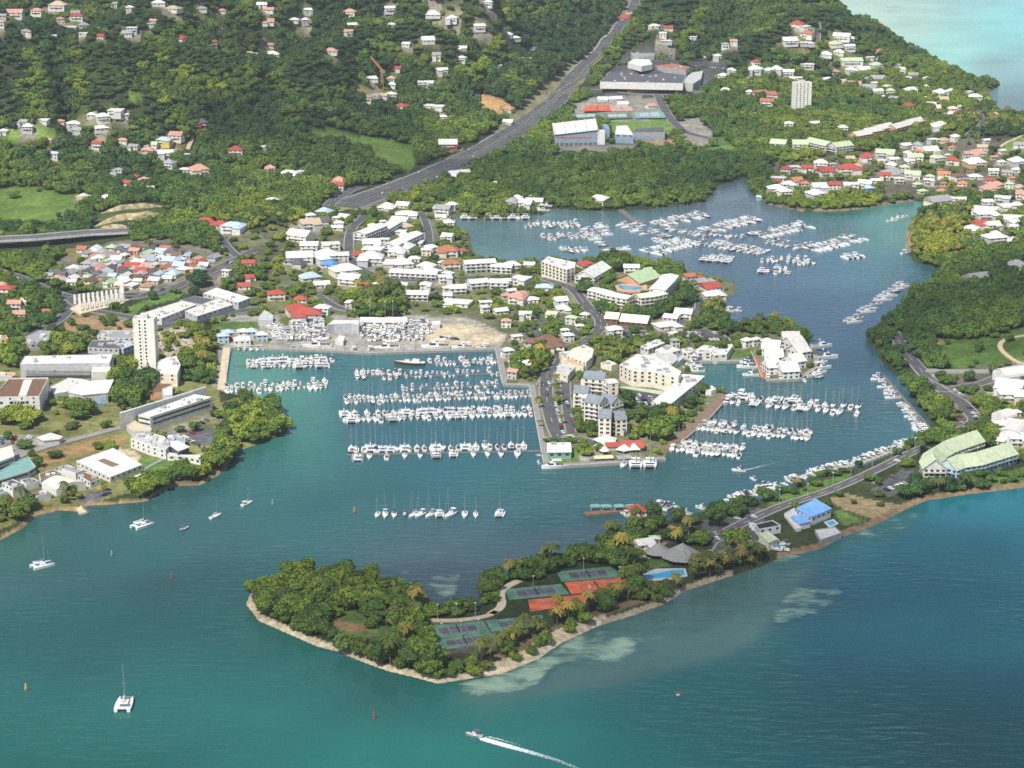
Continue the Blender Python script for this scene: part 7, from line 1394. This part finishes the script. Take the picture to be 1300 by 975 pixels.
def wake(pp, ws, ds, label):
    P_ = [Vector((*[float(v) for v in at_z(x, y, .12)], .12)) for x, y in pp]; V, Fs, D_ = [], [], []; n = len(P_)
    for i in range(n):
        t = (P_[min(i + 1, n - 1)] - P_[max(0, i - 1)]).normalized(); s_ = Vector((t.y, -t.x, 0))
        for k in (-1, -.5, 0, .5, 1): q = P_[i] + s_ * ws[i] * k; V.append(tuple(q)); D_.append(ds[i] - (.5 if abs(k) == 1 else 0) - (.06 if k == 0 else 0))
        if i: a = 5 * i; Fs += [(a - 5 + k, a - 4 + k, a + 1 + k, a + k) for k in range(4)]
    me = bpy.data.meshes.new("wake"); me.from_pydata(V, [], Fs); at_ = me.attributes.new("dens", 'FLOAT', 'POINT'); at_.data.foreach_set("value", D_); me.materials.append(fm); me.update(); kindof(obj("wake", me), 'stuff', label)
WK = R(570, 900, 6.842, [(265, 245), (300, 262), (400, 290), (520, 325), (640, 358), (760, 392), (860, 420), (950, 450), (1050, 490), (1150, 530)])
wake(WK, [.9, 2.2, 2.6, 2.6, 2.4, 2.2, 2.0, 1.8, 1.8, 1.7], [.85, .95, .82, .78, .72, .66, .6, .58, .55, .5], "white foam trail behind the speedboat")
wake(R(570, 900, 6.842, [(290, 240), (360, 245), (460, 268), (580, 305), (680, 340)]), [.3, .9, .9, .8, .6], [.5, .68, .6, .5, .4], "thin foam line beside the speedboat trail")
wake(T('K', (1190, 455), (1240, 445), (1287, 432), (1400, 405), (1500, 385)), [.8, 1.3, 1.6, 2, 2.4], [.7, .6, .52, .42, .3], "pale wake of the motorboat in the channel")
HAZE = .000042
# ------------------------------------------------------------------ keep trees clear of buildings, then plant them
fb = [(np.array([[v.x, v.y] for v in P]), ) for P in FOOT]
def blocked(x, y, mar):
    out = np.zeros(np.shape(x), bool)
    for (P,) in fb:
        x0, y0 = P.min(0) - mar; x1, y1 = P.max(0) + mar; m = (x > x0) & (x < x1) & (y > y0 - 4) & (y < y1)
        if m.any():
            xs, ys = x[m], y[m]; out[m] |= inpoly(xs, ys, P) | (segdist(xs, ys, P, True) < mar)
    for P_, wd in ROADPATHS:
        A = np.array([[p.x, p.y] for p in P_]); x0, y0 = A.min(0) - wd; x1, y1 = A.max(0) + wd; m = (x > x0) & (x < x1) & (y > y0) & (y < y1)
        if m.any(): out[m] |= segdist(x[m], y[m], A[::2] if len(A) > 40 else A) < wd / 2 + mar * .8
    return out
nx = np.array([t[0] for t in NEAR]); ny = np.array([t[1] for t in NEAR]); bl = blocked(nx, ny, 2.2)
NEAR = [t for t, q in zip(NEAR, bl) if not q]
NEAR.sort(key=lambda t: -t[5] * (1 if t[4] != 'palm' else .9) / (Vector((t[0], t[1], t[2] - CAMH)).length))
TREES = [t for t in NEAR if t[4] != 'palm']; PALMT = [t for t in NEAR if t[4] == 'palm'][:280]
EXTRA = TREES[290:]; TREES = TREES[:290]
for x, y, z, where, tone, sz, rz in TREES:
    r = thing("tree", (x, y, z), rz, "tree", f"{tone} leafy tree", where, "leafy trees near the water"); r.scale = (sz, sz, sz * rng.uniform(.85, 1.1)); obj("trunk", TRUNK, r); obj("crown", rng.choice(CROWN[tone]), r)
for x, y, z, where, tone, sz, rz in PALMT:
    tm, cg, cy_ = rng.choice(PALMS); yel = rng.random() < .28; s_ = sz * rng.uniform(1.15, 1.5)
    r = thing("palm_tree", (x, y, z), rz, "palm", "yellowish coconut palm" if yel else "green coconut palm", where, "coconut palms near the water"); r.scale = (s_, s_, s_); obj("trunk", tm, r); obj("crown", cy_ if yel else cg, r)
# ------------------------------------------------------------------ the far woods: too many trees to count, one scattered object
def scatter(name, X, Y, Zs, SC, IDX, protos, label):
    me = bpy.data.meshes.new(name); me.vertices.add(len(X)); me.vertices.foreach_set("co", np.stack([X, Y, Zs], 1).ravel().astype(np.float32))
    for nm, v in (("size", SC), ("turn", nr.rand(len(X)) * 6.28)): a = me.attributes.new(nm, 'FLOAT', 'POINT'); a.data.foreach_set("value", np.asarray(v, np.float32))
    a = me.attributes.new("pick", 'INT', 'POINT'); a.data.foreach_set("value", np.asarray(IDX, np.int32)); me.update()
    o = obj(name, me); g = bpy.data.node_groups.new(name, 'GeometryNodeTree'); g.interface.new_socket("Geometry", in_out='INPUT', socket_type='NodeSocketGeometry'); g.interface.new_socket("Geometry", in_out='OUTPUT', socket_type='NodeSocketGeometry')
    N, L = g.nodes, g.links; gi, go = N.new("NodeGroupInput"), N.new("NodeGroupOutput"); jn = N.new("GeometryNodeJoinGeometry")
    for po in reversed(protos):
        oi = N.new("GeometryNodeObjectInfo"); oi.inputs["Object"].default_value = po; oi.inputs["As Instance"].default_value = True; oi.transform_space = 'ORIGINAL'; L.new(oi.outputs["Geometry"], jn.inputs[0])
    ip = N.new("GeometryNodeInstanceOnPoints"); ip.inputs["Pick Instance"].default_value = True; L.new(gi.outputs[0], ip.inputs["Points"]); L.new(jn.outputs[0], ip.inputs["Instance"])
    def att(nm, ty):
        a = N.new("GeometryNodeInputNamedAttribute"); a.data_type = ty; a.inputs["Name"].default_value = nm; return [s for s in a.outputs if s.enabled and s.name == "Attribute"][0]
    L.new(att("pick", 'INT'), ip.inputs["Instance Index"]); L.new(att("size", 'FLOAT'), ip.inputs["Scale"]); cx = N.new("ShaderNodeCombineXYZ"); L.new(att("turn", 'FLOAT'), cx.inputs[2]); L.new(cx.outputs[0], ip.inputs["Rotation"]); L.new(ip.outputs[0], go.inputs[0])
    md = o.modifiers.new("scatter", 'NODES'); md.node_group = g; return kindof(o, 'stuff', label)
ZI = ZONES[:8] + ZONES[10:]
DENS = [
 (.40, [(280, 300), (440, 262), (560, 255), (690, 330), (850, 340), (945, 350), (930, 420), (1060, 430), (1050, 490), (920, 500), (845, 585), (690, 600), (640, 440), (285, 440), (270, 400), (330, 350)]),
 (0, [(272, 398), (330, 398), (440, 404), (600, 398), (655, 418), (640, 447), (280, 447)]), (.07, [(-60, 445), (60, 440), (170, 470), (278, 490), (300, 500), (370, 545), (300, 575), (255, 600), (130, 640), (40, 660), (-60, 690)]),
 (.12, [(90, 312), (200, 305), (300, 325), (290, 372), (170, 374), (50, 357)]), (.25, T('E', (300, 600), (700, 640), (1240, 560), (1290, 600), (1290, 780), (900, 980), (300, 800), (130, 760))), (.15, T('E', (320, 500), (1000, 440), (1260, 520), (700, 660), (320, 640))),
 (0, [p for p in ZI[8][2]]), (.02, ZI[9][2]), (.25, ZI[10][2]), (.0, ZI[11][2]), (0, ZI[12][2]), (.1, ZI[13][2]), (.04, ZI[14][2]), (.25, ZI[15][2]), (.08, ZI[17][2]), (0, ZI[18][2]), (0, ZI[19][2]), (.03, ZI[20][2]), (0, ZI[21][2]), (0, ZI[22][2]), (.1, ZI[23][2]),
 (.62, ZI[24][2]), (.34, ZI[25][2]), (0, ZI[26][2]), (.35, ZI[27][2]), (.06, ZI[28][2]), (.3, ZI[30][2]), (.04, T('L', (20, 640), (0, 590), (500, 420), (800, 330), (830, 480), (700, 640), (400, 740), (80, 900), (-60, 900))), (.35, T('L', (780, 330), (1290, 330), (1290, 500), (900, 600), (700, 640))),
 (0, T('K', (640, 900), (800, 700), (1290, 600), (1290, 900), (1000, 980), (640, 980))), (.03, T('N', (430, 285), (560, 285), (770, 380), (790, 430), (690, 440), (520, 410))), (0, T('N', (920, 330), (1290, 280), (1600, 180), (1650, 330), (1290, 500), (1040, 500))), (0, [(655, 735), (780, 715), (805, 755), (690, 785), (640, 770)]), (0, T('E', (1080, 660), (1290, 640), (1290, 760), (1100, 980), (1060, 980)))]
_more = []
for d_, P in DENS:                      # low clearings also need the ground in front of them low
    if d_ <= .1:
        for k_ in (.5, 1.0): _more.append((max(d_, .02), [(a, b_ + k_ * 8.0 / mpp(a, min(b_, 900)) * .9) for a, b_ in P]))
DENS = [DENS[0]] + _more + DENS[1:]
ys = []; y = 880.
while y < 5600: c_ = 6.6 + 4.2 * float(sstep(1300, 4000, y)); ys.append((y, c_)); y += c_ * .86
XX, YY, CC = [], [], []
for k, (y, c_) in enumerate(ys):
    n = int(.80 * y / c_); XX.append((np.arange(n) - n / 2 + .5 * (k % 2)) * c_ + nr.uniform(-.75, .75, n) * c_); YY.append(y + nr.uniform(-1, 1, n) * c_); CC.append(np.full(n, c_))
XX, YY, CC = np.concatenate(XX), np.concatenate(YY), np.concatenate(CC); sd = gsamp(GSD, XX, YY); ZZ = gh(XX, YY); px, py = proj(XX, YY, ZZ)
den = np.ones(XX.shape)
for d_, P in DENS: den[inpoly(px, py, P)] = d_
keep = (sd > 3.2) & (nr.rand(len(XX)) < den) & (px > -400) & (px < 1700) & (py > -190)
XX, YY, CC, ZZ, px, py, sd, den = [a[keep] for a in (XX, YY, CC, ZZ, px, py, sd, den)]; keep = ~blocked(XX, YY, 2.6)
XX, YY, CC, ZZ, px, py, sd, den = [a[keep] for a in (XX, YY, CC, ZZ, px, py, sd, den)]
# leaf tones by place: sunlit and shaded hills painted in, hollows and mangrove darker
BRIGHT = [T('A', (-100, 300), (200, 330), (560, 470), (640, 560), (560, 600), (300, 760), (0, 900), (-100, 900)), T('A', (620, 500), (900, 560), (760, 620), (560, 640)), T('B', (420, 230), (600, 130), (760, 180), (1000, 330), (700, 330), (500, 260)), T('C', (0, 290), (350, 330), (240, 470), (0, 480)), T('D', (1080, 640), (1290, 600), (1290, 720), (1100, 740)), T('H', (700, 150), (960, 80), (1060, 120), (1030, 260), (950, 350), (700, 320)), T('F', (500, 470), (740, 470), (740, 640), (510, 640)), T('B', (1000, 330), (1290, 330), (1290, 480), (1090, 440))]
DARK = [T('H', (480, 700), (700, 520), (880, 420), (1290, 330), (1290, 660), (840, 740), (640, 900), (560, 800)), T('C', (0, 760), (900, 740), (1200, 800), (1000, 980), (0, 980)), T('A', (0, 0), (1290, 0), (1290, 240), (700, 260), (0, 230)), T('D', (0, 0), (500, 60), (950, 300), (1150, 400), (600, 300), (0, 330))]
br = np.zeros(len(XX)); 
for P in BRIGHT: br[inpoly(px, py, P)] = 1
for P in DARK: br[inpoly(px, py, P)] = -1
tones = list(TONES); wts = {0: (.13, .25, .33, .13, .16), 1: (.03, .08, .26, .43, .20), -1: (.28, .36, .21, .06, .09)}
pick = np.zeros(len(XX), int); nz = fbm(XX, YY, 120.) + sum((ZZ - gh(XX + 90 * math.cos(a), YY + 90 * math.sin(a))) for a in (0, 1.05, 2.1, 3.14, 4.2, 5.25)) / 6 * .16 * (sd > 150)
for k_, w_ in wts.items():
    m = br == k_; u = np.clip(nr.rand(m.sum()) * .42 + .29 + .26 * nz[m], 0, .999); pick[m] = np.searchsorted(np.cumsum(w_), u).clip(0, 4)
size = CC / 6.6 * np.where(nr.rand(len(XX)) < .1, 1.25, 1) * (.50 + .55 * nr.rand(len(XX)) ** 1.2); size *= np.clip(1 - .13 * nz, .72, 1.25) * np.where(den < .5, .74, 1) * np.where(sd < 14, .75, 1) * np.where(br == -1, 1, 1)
PALM_Z = [T('H', (700, 150), (960, 80), (1060, 120), (1030, 260), (950, 350), (700, 320)), T('D', (860, 540), (1290, 560), (1100, 660), (700, 690)), T('D', (520, 930), (700, 850), (1290, 900), (1290, 980), (560, 980))]
pm = np.zeros(len(XX), bool)
for P in PALM_Z: pm |= inpoly(px, py, P)
pm &= nr.rand(len(XX)) < .5
protos = []; have = {}
for o in COL.objects:
    if o.parent and o.name.startswith("crown") and o.data not in have: have[o.data] = o
for tn in tones:
    for me in CROWN[tn]: protos.append(have.get(me))
for tm, cg, cy_ in PALMS: protos += [have.get(cg), have.get(cy_)]
fallback = next(p for p in protos if p); protos = [p or fallback for p in protos]
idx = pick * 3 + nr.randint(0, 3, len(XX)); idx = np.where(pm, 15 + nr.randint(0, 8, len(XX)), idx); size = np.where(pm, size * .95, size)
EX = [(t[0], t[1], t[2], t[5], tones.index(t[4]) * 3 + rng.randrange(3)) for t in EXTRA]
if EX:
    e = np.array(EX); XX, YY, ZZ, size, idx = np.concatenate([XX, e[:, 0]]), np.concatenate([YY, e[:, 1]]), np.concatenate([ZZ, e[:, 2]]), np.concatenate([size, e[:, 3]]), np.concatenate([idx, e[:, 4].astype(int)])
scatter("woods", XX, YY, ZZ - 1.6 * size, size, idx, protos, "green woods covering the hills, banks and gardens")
# ------------------------------------------------------------------ fair weather clouds over the place: they throw the soft patches of shade
cvm = bpy.data.materials.new("cloud vapour"); cvm.use_nodes = True; N, L = nodes(cvm); N.remove(N["Principled BSDF"]); vs_ = N.new("ShaderNodeVolumeScatter"); vs_.inputs["Color"].default_value = (1, 1, 1, 1); vs_.inputs["Density"].default_value = .0036
L.new(vs_.outputs[0], N["Material Output"].inputs["Volume"])
def cloud(px, py, rx, ry, th, label, seed):
    import bmesh
    g = ground(px, py); zc = 1150.; p = g + SDIR * ((zc - g.z) / SDIR.z); bm = bmesh.new(); bmesh.ops.create_icosphere(bm, subdivisions=4, radius=1); q = random.Random(seed); ph = [q.random() * 6 for _ in range(6)]
    for v in bm.verts:
        a = v.co.copy(); d = 1 + .22 * math.sin(3 * a.x + ph[0]) * math.sin(3 * a.y + ph[1]) + .13 * math.sin(6 * a.x + ph[2] + 2 * a.y) + .09 * math.sin(9 * a.y + ph[3] - 4 * a.x)
        v.co = Vector((a.x * rx * d, a.y * ry * d, a.z * th * (1 + .25 * math.sin(5 * a.x + ph[4]) * math.sin(5 * a.y + ph[5])) * (.5 if a.z < 0 else 1)))
    me = bpy.data.meshes.new("cloud"); bm.to_mesh(me); bm.free(); me.materials.append(cvm); kindof(obj("cloud", me, None, p), 'stuff', label)
for i, (px, py, rx, ry, th) in enumerate(((200, 10, 450, 150, 26), (340, 128, 230, 130, 42), (1235, 395, 200, 170, 90), (600, 800, 280, 110, 80), (900, 720, 220, 100, 80), (780, 225, 300, 120, 50), (1240, 930, 260, 90, 80), (420, 195, 200, 130, 70))):
    cloud(px, py, rx, ry, th, f"{['broad', 'thin', 'dense', 'long', 'small', 'pale', 'high', 'low', 'ragged'][i]} drifting white cloud high above the bay", i)
# ------------------------------------------------------------------ the air
hm = bpy.data.materials.new("haze air"); hm.use_nodes = True; N, L = nodes(hm); N.remove(N["Principled BSDF"]); pv = N.new("ShaderNodeVolumePrincipled"); pv.inputs["Color"].default_value = (.86, .93, 1, 1); pv.inputs["Density"].default_value = HAZE; pv.inputs["Anisotropy"].default_value = .1
L.new(pv.outputs[0], N["Material Output"].inputs["Volume"])
mb = MB(); mb.box(-26000, 26000, -400, 61000, -6, 470, 0, True); kindof(mb.build("haze", hm), 'stuff', "thin pale sea haze in the air")
print("WOODS", len(XX), "trees", len(TREES), "palms", len(PALMT), "cars", NCAR[0], "reg", len(REG))
import collections
print(collections.Counter(o['category'] for o, *_ in REG).most_common(20))
for x, y, r_, c_ in YARDS:              # trodden yards and lawns round the houses
    a, b_ = proj(x, y, float(gh(x, y))); i0 = int((x / y - us[0]) / (us[1] - us[0])); j0 = int((1 / y - vs[0]) / (vs[1] - vs[0])); k_ = 14
    sl_ = (slice(max(0, j0 - k_), j0 + k_), slice(max(0, i0 - k_), i0 + k_)); d_ = np.hypot(GX[sl_] - x, GY[sl_] - y + 3); m_ = ((d_ < r_) & (GSD[sl_] > 4))[..., None]
    gc[sl_] = np.where(m_, np.array(c_) * (1 + .3 * n2[sl_]), gc[sl_])
lay_ground()
finish_labels()
